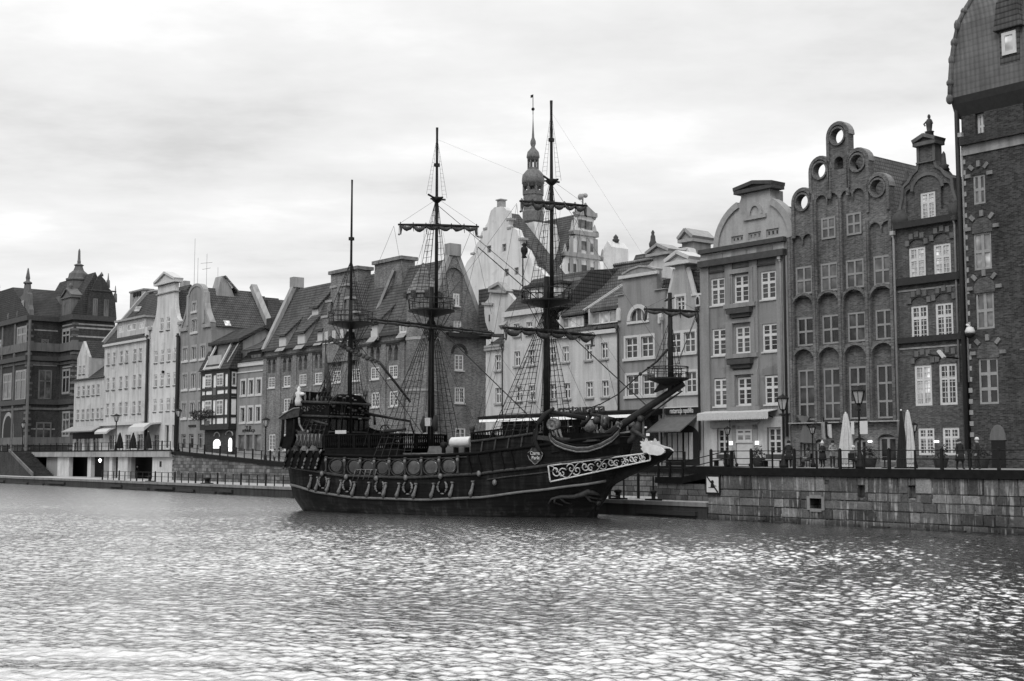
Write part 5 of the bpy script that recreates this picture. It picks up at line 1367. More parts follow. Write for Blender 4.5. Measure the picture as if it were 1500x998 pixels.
    def ring(pts, w=0.2, o=0.2):
        r_.strip(pts, w, V - 0.16, V - 0.004)
    for u in uc:
        for zz in (z(440) - 0.3, z(521) - 0.3): ring([(u + hb*1.06*math.cos(PI*j/10), zz + hb*1.06*math.sin(PI*j/10)) for j in range(11)])
    for k in (-2, -1, 0, 1, 2):
        ring([(lc[k] + hw*0.65*math.cos(2*PI*j/20), Lz[k] + hw*0.65*math.sin(2*PI*j/20)) for j in range(21)], 0.14, 0.2)
        q = [(lc[k] + (hw - 0.12)*math.cos(PI*j/12), Lz[k] + (hw - 0.1)*1.06*math.sin(PI*j/12)) for j in range(13)]
        zb_ = {2: z(318), -2: z(338), 1: z(288), -1: z(288), 0: z(277)}[k]
        ring([(lc[k] + hw - 0.12, zb_)] + q + [(lc[k] - hw + 0.12, zb_)], 0.24, 0.22)
    r_.build('brick_arch', M['brickg'], b.r)
    cp_ = MB()
    for k in (-2, -1, 0, 1, 2):
        q = [(lc[k] + hw*math.cos(PI*j/10), Lz[k] + hw*1.06*math.sin(PI*j/10)) for j in range(11)]
        cp_.strip(q, 0.14, V - 0.06, V + 0.56)
    cp_.build('loop_coping', M['mid'], b.r)
    s = MB()
    for u in uc: s.box(u - hb - 0.3, u + hb + 0.3, V - 0.4, V - 0.006, z(619.5), z(617.8))
    s.build('sill', M['trimg'], b.r)
    b.gable_v(base - 0.5, Q.atx(1300, 234, (b.u0 + b.u1)/2)[1], V + 0.9, V + 20, M['tile'], u0=b.u0 + 0.4, u1=b.u1 - 0.2, over=0)
    # lighter shouldered corbels
    b.pipe(1316, 480, 345, 640, M['pipel'], 0.09, 0.30); b.pipe(1152.5, 480, 372, 640, M['pipe'], 0.10, 0.18)
    # lit lamp and carved sign on the ground floor
    lm = MB().box(b.u(1274.5, 645), b.u(1278, 645), V - 0.25, V - 0.05, b.z(1276, 648), b.z(1276, 645.5)); lm.build('wall_light', M['lamp_on'], b.r)
    q = MB()
    for x, y, w, h in ((1178, 630, 2.2, 1.3),):
        u, zz = b.u(x, y), b.z(x, y)
        q.prism([(u - 0.3, zz - 0.9), (u + 1.1, zz - 1.0), (u + 0.8, zz - 0.2), (u + 0.3, zz + 0.4), (u + 0.7, zz + 0.95), (u - 0.5, zz + 1.1), (u + 0.1, zz + 0.4)], V - 0.25, V - 0.05)
    q.build('carved_emblem', M['stoned'], b.r)
    return b
GOTHIC = city_gothic()

# ------------------------------------------------------------------ brown brick house with a small renaissance gable
def city_brown():
    V = 12.05
    b = Bld('brown_brick_house', 'narrow brown brick house with a statue and obelisks on its small ornate gable', V, 1317.5, 1412, 500, ZR)
    b.row([(1332, 1355.5), (1367.5, 1393.5)], 362, 414, 0, BROWNW)
    b.row([(1335, 1359.5), (1370.5, 1396.5)], 447.5, 500, 0, BROWN)
    b.row([(1340, 1365), (1376, 1402)], 535, 594.5, 0, BROWN)
    b.row([(1345, 1369), (1381, 1405.5)], 627, 667, 0, BROWN)
    zt = b.z(1360, 329); us = (b.u(1338, 500) + b.u(1393, 500)) / 2
    z = lambda y: b.z(1359, y); U = lambda x, y: b.u(x, y)
    o_s = [(b.u0, b.z0), (b.u1, b.z0), (b.u1, zt), (b.u0, zt)]
    b.wall(o_s, M['brickb'], 0.5, ztop=zt - 0.1, depth=14)
    b.band(1360, 330, 0.45, 0.4, M['timber']); b.band(1360, 415, 0.5, 0.35, M['timber']); b.band(1360, 501, 0.4, 0.3, M['timber'])
    b.band(1360, 424, 0.12, 0.05, M['stone']); b.band(1360, 510, 0.12, 0.05, M['stone'])
    # arches over windows with stone blocks
    m = MB(); k2 = MB()
    for xa, xb, y in ((1332, 1355.5, 362), (1367.5, 1393.5, 354), (1335, 1359.5, 447), (1370.5, 1396.5, 442), (1340, 1365, 535), (1376, 1402, 532)):
        a, c = b.u(xa, y), b.u(xb, y); zz = b.z((xa+xb)/2, y); ctr, r_ = (a + c)/2, (c - a)/2 + 0.1
        pts = [(ctr + r_*math.cos(PI*j/10), zz + 0.15 + r_*0.75*math.sin(PI*j/10)) for j in range(11)]
        m.strip(pts, 0.28, V - 0.09, V - 0.003)
        for j in (0, 3, 5, 7, 10): x, p = pts[j]; k2.box(x - 0.15, x + 0.15, V - 0.12, V - 0.004, p - 0.02, p + 0.36)
    m.build('brick_arch', M['brickd'], b.r); k2.build('voussoir', M['stoned'], b.r)
    # gable
    uc = (b.u(1348, 300) + b.u(1370, 300)) / 2; zb = zt + 0.05; w = b.u(1399, 300) - uc
    half = [(w * 1.08, zb), (w * 1.05, z(300)), (w * 0.95, z(285)), (w * 0.92, z(268)), (w * 0.72, z(262)), (w * 0.55, z(252)), (w * 0.36, z(246)), (w * 0.30, z(236)), (w * 0.30, z(208)), (0, z(208))]
    o = [(uc + a, q) for a, q in half] + [(uc - a, q) for a, q in half[-2::-1]]
    wa, wc = uc - (b.u(1370, 300) - b.u(1348, 300))/2, uc + (b.u(1370, 300) - b.u(1348, 300))/2
    hs = [(rect(wa, wc, z(323), z(281)), 0.16)]
    for s_ in (-1, 1): hs.append((arch(uc + s_*w*0.66 - 0.36, uc + s_*w*0.66 + 0.36, z(310), z(280)), 0.2))
    g = MB().slab(o, hs, V + 0.02, V + 0.7).build('gable', M['brickb'], b.r)
    window(b.r, uc, z(323), wc - wa, z(281) - z(323), BROWNW, V + 0.02)
    e = MB()
    e.strip(o, 0.2, V - 0.08, V + 0.74)
    ring = [(uc + 0.95*math.cos(PI*j/10)*1.25, z(281) + 0.2 + 0.95*1.1*math.sin(PI*j/10)) for j in range(11)]
    e.strip(ring, 0.22, V - 0.08, V + 0.018)
    e.build('gable_coping', M['stoned'], g)
    m = MB(); pediment(m, uc - w*0.36, uc + w*0.36, V - 0.2, V + 0.9, z(207.5), z(200) - z(207.5), 0.25); m.box(uc - w*0.36, uc + w*0.36, V - 0.15, V + 0.8, z(238), z(236)); m.build('pediment', M['stoned'], g)
    # statue and obelisks
    s = MB().lathe([(0.30, z(203)), (0.28, z(193)), (0.34, z(192)), (0.17, z(190.5)), (0.20, z(185)), (0.23, z(179)), (0.16, z(174)), (0.07, z(172.5)), (0.11, z(170.5)), (0.10, z(168)), (0.03, z(166))], (uc + 0.1, V + 0.3, 0), 8)
    s.tube([(uc - 0.05, V + 0.3, z(175)), (uc - 0.25, V + 0.2, z(180)), (uc - 0.1, V + 0.1, z(183))], 0.06, 5); s.tube([(uc + 0.25, V + 0.3, z(175)), (uc + 0.38, V + 0.25, z(181))], 0.06, 5)
    s.build('statue', M['trimd'], g)
    ob = MB()
    for a, y0, y1 in ((-w*0.86, 264, 240), (w*0.55, 252, 225)): ob.lathe([(0.42, z(y0)), (0.3, z(y0 - 4)), (0.38, z(y0 - 6)), (0.2, z(y0 - 8)), (0.14, z(y1 + 4)), (0.03, z(y1))], (uc + a, V + 0.3, 0), 6)
    ob.build('obelisk', M['trimd'], g)
    cr = MB()
    for s_ in (-1, 1): cr.ball((uc + s_*w*1.06, V + 0.2, z(316)), 0.7, 8, 6); cr.ball((uc + s_*w*1.1, V + 0.2, z(305)), 0.4, 6, 5)
    cr.build('scroll', M['trimd'], g)
    b.gable_v(zb - 0.5, z(250), V + 0.7, V + 18, M['tiled'], over=-0.2)
    b.pipe(1405, 480, 322, 560, M['pipel'], 0.08, 0.16)
    a = MB().tube([(b.u(1407, 526), V - 0.1, b.z(1400, 526)), (b.u(1398, 524), V - 1.1, b.z(1400, 524)), (b.u(1385, 520), V - 2.0, b.z(1392, 521))], 0.06, 6); a.build('lamp_arm', M['iron'], b.r)
    u, zz = Uat(1379, 519, V - 2.1), Zat(1379, 519, V - 2.1); MB().bar((u - 0.2, V - 2.1, zz + 0.24), (u + 0.2, V - 2.1, zz - 0.24), 0.3, 0.16).build('street_lamp_head', M['trim'], b.r)
    lm = MB().box(b.u(1371.5, 647), b.u(1376, 647), V - 0.25, V - 0.05, b.z(1373, 648.5), b.z(1373, 645.5)); lm.build('wall_light', M['lamp_on'], b.r)
    # flank recess towards the tower, its shade put in as darker brick
    f = MB().box(b.u1 + 0.01, b.u1 + 2.0, V + 0.6, V + 3, b.z0, zt); f.build('side_wall', M['brickd'], b.r)
city_brown()

# ------------------------------------------------------------------ tall brick tower house at the right edge
def city_tower():
    V = 11.4
    b = Bld('brick_tower_house', 'tall dark brick tower house with a steep dormered roof at the right edge', V, 1417.5, 1640, 480, ZR, cat='tower')
    ur = Uat(1700, 480, V)
    b.u1 = ur
    z = lambda y: b.z(1445, y)
    b.row([(1428.5, 1442), (1500, 1514)], 165, 203, 0, st(fw=0.16, nx=2, tr=(0.5,), mw=0.14, rec=0.35, frame='frame', glass=('glassl',)), depth=0.45)
    for y0, y1, xa, xb, s_ in ((256, 299, 1425, 1443.5, TOWERL), (341, 395, 1425.5, 1453, TOWERL), (429, 482, 1428.5, 1457, TOWERL), (524.5, 592, 1433, 1463, TOWER)):
        d = 118
        b.row([(xa, xb), (xa + d, xb + d)], y0, y1, 0, s_)
    # arches above with stone blocks
    zt = z(143)
    b.wall(rect(b.u0, b.u1, b.z0, zt), M['brickt'], 0.6, ztop=zt - 0.1, depth=16)
    m = MB(); bl = MB()
    for y, xa, xb in ((341, 1425.5, 1453), (429, 1428.5, 1457), (524.5, 1433, 1463), (256, 1425, 1443.5)):
        a, c = b.u(xa, y), b.u(xb, y); zz = b.z((xa+xb)/2, y); u = (a + c)/2; r_ = (c - a)/2 + 0.05; off = 0.0 if y == 256 else 0.7
        if off:
            pts = arch(u - r_, u + r_, zz + 0.003, zz + off*0.5, r_*0.9); m.prism(pts, V - 0.05, V - 0.004)
        for j in (0, 2.6, 5, 7.4, 10):
            t = PI*j/10; x, p = u + (r_ + 0.28)*math.cos(t), zz + off*0.5 + (r_*0.9 + 0.28)*math.sin(t)
            dx, dz = math.cos(t)*0.2, math.sin(t)*0.2
            bl.bar((x - dx, V - 0.06, p - dz), (x + dx, V - 0.06, p + dz), 0.12, 0.42, up=(0, 1, 0)) if False else bl.bar((x - dx, V - 0.06, p - dz), (x + dx, V - 0.06, p + dz), 0.24, 0.12, up=(0, 1, 0))
    m.build('blind_arch', M['brickb'], b.r); bl.build('voussoir', M['stonepl'], b.r)
    # corner stones
    q = MB(); zz = b.z0 + 2
    rr = random.Random(2)
    while zz < z(215):
        q.box(b.u0 - 0.04, b.u0 + 0.22, V - 0.05, V + 0.3, zz, zz + 0.3); zz += 0.72
    q.build('corner_stone', M['stone'], b.r)
    tr = MB(); rr = random.Random(9)
    for k in range(26):
        x = rr.uniform(b.u0 + 3.0, b.u0 + 9); y = rr.uniform(b.z0 + 2, z(220)); tr.box(x, x + rr.uniform(.5, 1.3), V - 0.03, V - 0.004, y, y + 0.09)
    tr.build('stone_inlay', M['stoned'], b.r)
    b.band(1445, 222, 1.15, 0.08, M['stone']); b.band(1445, 207.5, 0.55, 0.35, M['brickd']); b.band(1445, 158, 0.75, 0.1, M['stone'])
    MB().prism([(V, zt - 0.9), (V - 0.4, zt - 0.1), (V - 0.52, zt + 0.35), (V + 2, zt + 0.35), (V + 2, zt - 0.9)], b.u0 - 0.4, ur, 'x').build('cornice', M['timber'], b.r)
    # flared mansard roof, hipped at the left end
    zA, zB, zC = zt + 0.3, z(60), z(-40)
    m = MB(); prof = [(-0.5, zA), (-0.46, z(112)), (-0.36, z(78)), (-0.22, z(52)), (-0.05, z(26)), (0.28, z(5)), (1.1, z(-35)), (2.3, z(-80))]
    pts = []; D = 15.0
    for o, zz in prof: pts += [(b.u0 + o + 0.1, V + o, zz), (ur, V + o, zz), (ur, V + D - o, zz), (b.u0 + o + 0.1, V + D - o, zz)]
    fs = [(k*4 + i, k*4 + (i+1) % 4, (k+1)*4 + (i+1) % 4, (k+1)*4 + i) for k in range(len(prof) - 1) for i in range(4)] + [(3, 2, 1, 0), tuple(len(pts) - 4 + i for i in range(4))]
    m.add(pts, fs); roof = m.build('roof', M['tilet'], b.r)
    rt = MB()
    hip = [(b.u0 + o + 0.05, V + o - 0.05, zz) for o, zz in prof]
    for (x0, y0, z0), (x1, y1, z1) in zip(hip, hip[1:]):
        n = max(1, int((z1 - z0) / 1.1))
        for k in range(n):
            f = k / n; c = (x0 + (x1-x0)*f, y0 + (y1-y0)*f, z0 + (z1-z0)*f); rt.ball(c, 0.20 + 0.08*rr.random(), 7, 5, sz=1.0 + 0.8*rr.random())
    rt.tube(hip, 0.17, 7); rt.build('hip_tiles', M['tilet'], roof)
    # dormer
    vd = V - 0.45; ua, uc = Uat(1464, 60, vd), Uat(1493, 60, vd); zb, zd = Zat(1478, 80, vd), Zat(1478, 40, vd)
    d = MB().box(ua, uc, vd, V + 3.5, zb - 0.6, zd).build('dormer', M['tile'], b.r)
    MB().prism([(ua - 0.3, zd - 0.1), (uc + 0.3, zd - 0.1), (uc + 0.1, zd + 0.9), ((ua+uc)/2 + 0.7, zd + 1.7), ((ua+uc)/2, zd + 2.5), ((ua+uc)/2 - 0.7, zd + 1.7), (ua - 0.1, zd + 0.9)], vd - 0.25, V + 3.5).build('dormer_roof', M['tile'], d)
    window(b.r, (ua+uc)/2, zb, (uc - ua)*0.72, zd - zb - 0.3, st(fw=0.22, nx=1, tr=(), rec=0.1, glass=('glassw',)), vd, False)
    b.pipe(1410.5, 420, 150, 660, M['pipe'], 0.16, 0.1); b.pipe(1416.5, 440, 200, 560, M['pipel'], 0.07, 0.05)
    m = MB().prism(arch(b.u(1453, 660), b.u(1473, 660), b.z0, b.z(1462, 647), 0.5), V - 0.05, V - 0.004); dd = m.build('door', M['dark'], b.r)
    MB().prism([(b.u(1451, 660), b.z(1462, 645)), (b.u(1475, 660), b.z(1462, 645))] + [((b.u(1451, 660)+b.u(1475, 660))/2 + (b.u(1475, 660)-b.u(1451, 660))/2*math.cos(PI*j/8), b.z(1462, 645) + 1.0*math.sin(PI*j/8)) for j in range(9)], V - 0.08, V - 0.004).build('door_arch', M['stoned'], b.r)
    return b
TOWER_B = city_tower()

# ------------------------------------------------------------------ pale gabled hall with a copper turret behind the row
def city_hall():
    V = 46.0
    p = lambda x, y: P(x, y, V)
    uL, uR = p(676, 400)[0], p(806, 400)[0]
    r = root('gabled_hall', 'large pale hall with a scrolled gable and slender spire behind the front row', 'building', uL, V, ZR)
    z = lambda y: p(735, y)[1]
    # outline traced in the plane of the gable
    L_ = [(676, 402), (679, 396), (684, 384), (690, 376.5), (697, 372), (693.5, 369), (695, 364), (699, 356), (704.5, 350), (704, 345), (705.5, 339.5), (711, 335.5), (711, 331), (714, 327), (716, 319), (719, 309), (724, 304), (731, 302)]
    R_ = [(738, 303.5), (742, 308), (742.5, 318), (746, 321), (744.5, 329), (746, 335.5), (752, 334), (757, 337), (759.5, 345), (763, 350), (763, 360), (771, 366), (777, 378), (780, 389), (790, 394), (797, 402), (802, 408)]
    o = [p(*q) for q in [(672, 470), (806, 470)]] + [p(*q) for q in R_[::-1]] + [p(*q) for q in L_[::-1]]
    ws = []
    for xa, xb, yt, yb in ((713.5, 719.5, 360, 370.5), (735.5, 741.5, 357.5, 368.5), (739, 745, 394, 405), (753.5, 759.5, 392, 403)):
        a, c = p((xa), yt)[0], p(xb, yt)[0]; q, t = p((xa+xb)/2, yb)[1], p((xa+xb)/2, yt)[1]; ws.append((a, c, q, t))
    hs = [(rect(a, c, q, t), 0.35) for a, c, q, t in ws]
    m = MB().slab(o, hs, V, V + 0.9); m.box(uL + 0.1, uR - 0.1, V + 0.8, V + 16, ZR, p(735, 420)[1]); m.build('wall', M['hall'], r)
    for a, c, q, t in ws: window(r, (a + c)/2, q, c - a, t - q, st(fw=0.14, nx=2, tr=(0.4,), mw=0.12, frame='frameg', rec=0.25, glass=('glass',)), V)
    MB().box(p(728, 300)[0], p(733.5, 300)[0], V, V + 0.9, z(302), z(291)).box(p(727, 300)[0], p(734.5, 300)[0], V - 0.15, V + 1.05, z(292.5), z(291)).build('finial', M['trimg'], r)
    sc_ = MB()
    for x, y in ((692.5, 371.5), (704, 347), (711, 335), (745, 321), (746, 334), (763, 350)): u, zz = p(x, y); sc_.box(u - 0.45, u + 0.45, V - 0.1, V + 0.95, zz - 0.16, zz + 0.14)
    sc_.build('scroll_ledge', M['trimg'], r)
    # roof behind the gable, falling to the right
    uc = p(731, 320)[0]; zr = z(309); hwid = uR - uc
    MB().prism([(uc - hwid, p(735, 420)[1]), (uR, p(735, 420)[1]), (uc, zr)], V + 0.9, V + 3.6).build('roof', M['tile'], r)
    ud0, ud1 = Uat(764, 350, V + 4), Uat(792, 350, V + 4); MB().prism([(ud0, ZR + 20), (ud1, ZR + 20), (ud1, Zat(778, 372, V + 4)), (ud0 + (ud1-ud0)*0.7, Zat(778, 326, V + 4)), (ud0, Zat(778, 327, V + 4))], V + 3.8, V + 8).build('side_bay', M['hall'], r)
    # ridge roof towards the second gable
    V2 = V + 8; z2 = lambda y: Zat(800, y, V2)
    uA, uB = Uat(742, 310, V2), Uat(838, 310, V2)
    # second wing: ridge along the quay, its renaissance gable facing right
    vq = lambda x, y: Q.atx(x, y, uB)
    va, vb = vq(817, 400)[0], vq(884, 400)[0]; vm = vq(853, 310)[0]
    zE, zR2 = vq(850, 405)[1], vq(853, 312)[1]
    m = MB().prism([(va, zE), (vb, zE), (vm, zR2)], uA - 4, uB - 0.4, 'x'); m.build('roof', M['tile'], r)
    MB().box(uA, uB - 0.5, va + 0.2, vb - 0.2, ZR, zE).build('wing_wall', M['hall'], r)
    zz = lambda y: vq(852, y)[1]; vv = lambda x: vq(x, 350)[0]
    L2 = [(820, 420), (820, 397), (826, 388), (829, 376), (835, 371), (838, 358), (842, 350), (843, 338), (845, 330), (845, 318), (856, 303), (871, 316), (869, 330), (870, 338), (872, 344), (875, 358), (876, 372), (879, 384), (880, 398), (884, 420)]
    g = MB().prism([(vv(x), zz(y)) for x, y in L2], uB - 0.6, uB, 'x').build('renaissance_gable', M['hall'], r)
    c_ = MB()
    for y, xa, xb in ((378, 826, 878), (345, 839, 875), (316, 843, 873)): c_.box(uB - 0.3, uB + 0.35, vv(xa), vv(xb), zz(y), zz(y) + 0.6)
    for x in (836, 848, 861, 872):
        for ya, yb in ((376, 348), (404, 381)): c_.box(uB, uB + 0.2, vv(x) - 0.3, vv(x) + 0.3, zz(ya), zz(yb))
    a, c, t = (vv(843), zz(316)), (vv(873), zz(316)), (vv(856), zz(302.5))
    c_.bar((uB - 0.1, a[0], a[1]), (uB - 0.1, t[0], t[1]), 0.9, 0.5, up=(1, 0, 0)); c_.bar((uB - 0.1, c[0], c[1]), (uB - 0.1, t[0], t[1]), 0.9, 0.5, up=(1, 0, 0))
    c_.build('cornice', M['stone'], g)
    w_ = MB()
    for x, y0, y1 in ((853, 334, 322), (862, 335, 323), (853, 366, 353), (863, 367, 355), (838, 400, 388), (853, 401, 388), (864, 402, 390)): w_.box(uB - 0.02, uB + 0.05, vv(x) - 0.75, vv(x) + 0.75, zz(y0), zz(y1))
    w_.build('window', M['glassm'], g)
    f_ = MB()
    for x, y0, y1 in ((840, 345, 324), (872.5, 342, 326), (829, 378, 360), (884, 378, 360)): f_.lathe([(0.55, zz(y0)), (0.5, zz(y0 - 4)), (0.6, zz(y0 - 5)), (0.3, zz(y0 - 7)), (0.15, zz(y1 + 3)), (0.03, zz(y1))], (uB - 0.2, vv(x), 0), 6)
    f_.build('obelisk', M['stone'], g)
    # little turret with a pyramid cap on the far corner
    v3 = V + 4; a, c = Uat(884, 370, v3), Uat(896, 370, v3); zq = lambda y: Zat(889, y, v3)
    t3 = MB().prism([(a, zq(410)), (c, zq(410)), (c, zq(363)), ((a+c)/2, zq(353)), (a, zq(363))], v3, v3 + 3).build('stair_turret', M['hall'], r)
    MB().lathe([(0.35, zq(354)), (0.5, zq(350)), (0.3, zq(348)), (0.35, zq(346)), (0.05, zq(342))], ((a+c)/2, v3 + 1.5, 0), 6).build('finial', M['trimd'], t3)
    # copper turret
    vt = V + 12; ut = Uat(781, 300, vt); zt = lambda y: Zat(781, y, vt); k = (Uat(782, 300, vt) - Uat(780, 300, vt)) / 2
    # px to metres at that depth
    d = Q.world(ut, vt).y; s = d / FPX
    T = lambda prof: [(max(0.02, w * s), zt(y)) for w, y in prof]
    base = MB().lathe(T([(16.5, 325), (16.5, 311), (15.2, 309), (15.2, 286)]), (ut, vt, 0), 8, False, PI/8); bo = base.build('turret', M['copper'], r)
    MB().lathe(T([(16.3, 286.5), (16.3, 284)]), (ut, vt, 0), 8, False, PI/8).build('turret_cornice', M['copper'], bo)
    po = MB()
    for j in range(8):
        an = PI/8 + 2*PI*j/8; x, y = ut + 14.2*s*math.cos(an), vt + 14.2*s*math.sin(an); po.box(x - 0.15, x + 0.15, y - 0.15, y + 0.15, zt(284.5), zt(270))
    po.lathe(T([(15.2, 284.5), (15.2, 280.5), (14, 280.4)]), (ut, vt, 0), 8, False, PI/8)
    po.build('belvedere_posts', M['copper'], bo)
    MB().lathe(T([(15.8, 275), (15.8, 270), (16.8, 269.5), (16.8, 266), (17, 264), (16, 257), (11, 251), (8.8, 249)]), (ut, vt, 0), 16, True).build('dome', M['copper'], bo)
    p2 = MB()
    for j in range(8):
        an = PI/8 + 2*PI*j/8; x, y = ut + 7.4*s*math.cos(an), vt + 7.4*s*math.sin(an); p2.box(x - 0.1, x + 0.1, y - 0.1, y + 0.1, zt(249.5), zt(232))
    p2.lathe(T([(8.6, 249.5), (8.6, 246.5), (7, 246.4)]), (ut, vt, 0), 8, False, PI/8)
    p2.build('lantern_posts', M['copper'], bo)
    MB().lathe(T([(8.6, 236), (8.6, 232.5), (9.8, 231.5), (9.8, 229.5), (8.5, 223), (4, 218), (2.6, 215.5), (4.2, 211), (4.0, 207), (2.0, 202), (1.2, 190), (0.55, 175), (0.45, 166)]), (ut, vt, 0), 16, True).build('spire', M['copper'], bo)
    vn = MB().tube([(ut, vt, zt(168)), (ut, vt, zt(139))], 0.06, 5); vn.ball((ut, vt, zt(160)), 0.26, 8, 6)
    vn.box(ut - 0.55, ut + 0.05, vt - 0.03, vt + 0.03, zt(142.5), zt(138.5)); vn.build('weather_vane', M['iron'], bo)
    # loudspeaker pole at the right gable top
    u, v4 = uB + 0.1, vm
    MB().tube([(u, v4, zz(306)), (u, v4, zz(284))], 0.12, 6).ball((u, v4 - 0.4, zz(289)), 0.45, 7, 5).ball((u, v4 + 0.5, zz(286)), 0.35, 7, 5).build('roof_mast', M['trimg'], r)
city_hall()
# ------------------------------------------------------------------ water
def water():
    import numpy as np
    m, nt, b = new_mat('river_water')
    tc = N(nt, 'ShaderNodeTexCoord'); ob = tc.outputs['Object']
    b.inputs['Base Color'].default_value = (0.03, 0.03, 0.03, 1); b.inputs['Roughness'].default_value = 0.07
    b.inputs['IOR'].default_value = WIOR
    gl = N(nt, 'ShaderNodeBsdfGlossy'); gl.inputs['Color'].default_value = (0.85, 0.85, 0.85, 1); gl.inputs['Roughness'].default_value = 0.07
    sy = N(nt, 'ShaderNodeSeparateXYZ'); L(nt, ob, sy.inputs[0])
    rgh = N(nt, 'ShaderNodeMapRange'); rgh.inputs[1].default_value = 26; rgh.inputs[2].default_value = 105; rgh.inputs[3].default_value = 0.08; rgh.inputs[4].default_value = 0.25; L(nt, sy.outputs[1], rgh.inputs[0])
    L(nt, rgh.outputs[0], gl.inputs['Roughness']); L(nt, rgh.outputs[0], b.inputs['Roughness'])
    mxs = N(nt, 'ShaderNodeMixShader'); mxs.inputs[0].default_value = WGLOSS; L(nt, b.outputs[0], mxs.inputs[1]); L(nt, gl.outputs[0], mxs.inputs[2])
    L(nt, mxs.outputs[0], [n for n in nt.nodes if n.type == 'OUTPUT_MATERIAL'][0].inputs[0])
    mp = N(nt, 'ShaderNodeMapping'); mp.inputs['Scale'].default_value = (0.7, 1.0, 1.0); L(nt, ob, mp.inputs[0])
    bump(nt, b, noise(nt, mp.outputs[0], 5.0, 3.0, 0.6), 1.0, 0.035)
    L(nt, b.inputs['Normal'].links[0].from_socket, gl.inputs['Normal'])
    # rows of the sheet: fine where the ripples show, widening to the horizon
    d = [12.0]
    while d[-1] < 230: d.append(d[-1] + max(0.07, min(0.45, 0.07 + (d[-1] - 55) * 0.0028)))
    near = np.array([-600.0, -50.0, 0.0, 8.0]); far = np.array([300.0, 600.0, 4000.0])
    d = np.concatenate([near, np.array(d), far])
    nc = 1100; c = np.linspace(-1, 1, nc)
    half = np.maximum(d * 0.50, 6.0 + 0 * d) + 3.0
    X = half[:, None] * c[None, :]; Y = np.repeat(d[:, None], nc, 1)
    rs = np.random.RandomState(11); Z = np.zeros_like(X)
    for k in range(56):
        lam = 0.22 * (1.1 / 0.22) ** (rs.rand() ** 1.8)
        th = math.radians(62 + rs.randn() * 34); kk = 2 * np.pi / lam
        slope = WSLOPE * math.sqrt(2 / 56.0) * (1.2 if lam < 0.8 else 0.75)
        Z += slope / kk * np.sin(kk * (math.cos(th) * X + math.sin(th) * Y) + rs.rand() * 6.283)
    # calmer and livelier patches, drawn out along the river
    pa = np.zeros_like(X)
    for k in range(7):
        lam = 9 + 26 * rs.rand(); th = rs.rand() * 3.14; kk = 2 * np.pi / lam
        pa += np.sin(kk * (math.cos(th) * X * 0.6 + math.sin(th) * Y) + rs.rand() * 6.283)
    calm = np.clip(1.0 + 0.10 * pa, 0.6, 1.4)
    lee = np.clip((X - 0.12 * Y + 12) / 18.0, 0.0, 1.0) * 0.18 + 0.82      # smoother water on the left
    Z *= calm * lee
    # wash of a passing boat: long low crests in the near left
    wk = np.zeros_like(X)
    for lam, th, a in ((2.3, 74, 0.05), (3.1, 80, 0.05), (1.6, 70, 0.03), (4.4, 84, 0.05)):
        kk = 2 * np.pi / lam; t = math.radians(th); wk += a * np.sin(kk * (math.cos(t) * X + math.sin(t) * Y + 0.5 * np.sin(0.35 * X)) + lam)
    mk = np.clip((36 - Y) / 10, 0, 1) * np.clip((4 - X) / 12, 0, 1); Z = Z * (1 - 0.35 * mk) + wk * 0.5 * mk
    edge = np.clip((Y - 10) / 6, 0, 1) * np.clip((228 - Y) / 15, 0, 1); Z *= edge
    nr = len(d)
    X[:4] = 3000 * c[None, :]; X[-3:] = np.array([500.0, 1500.0, 3000.0])[:, None] * c[None, :]
    out = np.full((nr, 1), 3000.0); X = np.concatenate([np.minimum(-out, X[:, :1] - 1), X, np.maximum(out, X[:, -1:] + 1)], 1); Y = np.concatenate([Y[:, :1], Y, Y[:, -1:]], 1); Z = np.concatenate([0 * out, Z, 0 * out], 1); nc += 2
    co = np.stack([X, Y, Z], -1).reshape(-1, 3).astype(np.float32)
    i = (np.arange(nr - 1)[:, None] * nc + np.arange(nc - 1)[None, :]).reshape(-1)
    q = np.stack([i, i + 1, i + nc + 1, i + nc], -1).astype(np.int32)
    me = bpy.data.meshes.new('water'); me.vertices.add(len(co)); me.vertices.foreach_set('co', co.reshape(-1))
    me.loops.add(q.size); me.loops.foreach_set('vertex_index', q.reshape(-1))
    me.polygons.add(len(q)); me.polygons.foreach_set('loop_start', np.arange(0, q.size, 4, dtype=np.int32))
    me.polygons.foreach_set('use_smooth', np.ones(len(q), dtype=bool))
    me.update(calc_edges=True); me.materials.append(m)
    o = bpy.data.objects.new('water', me); C.objects.link(o); tag(o, kind='structure')
WIOR, WSLOPE, WGLOSS = 2.0, 0.195, 0.86
water()

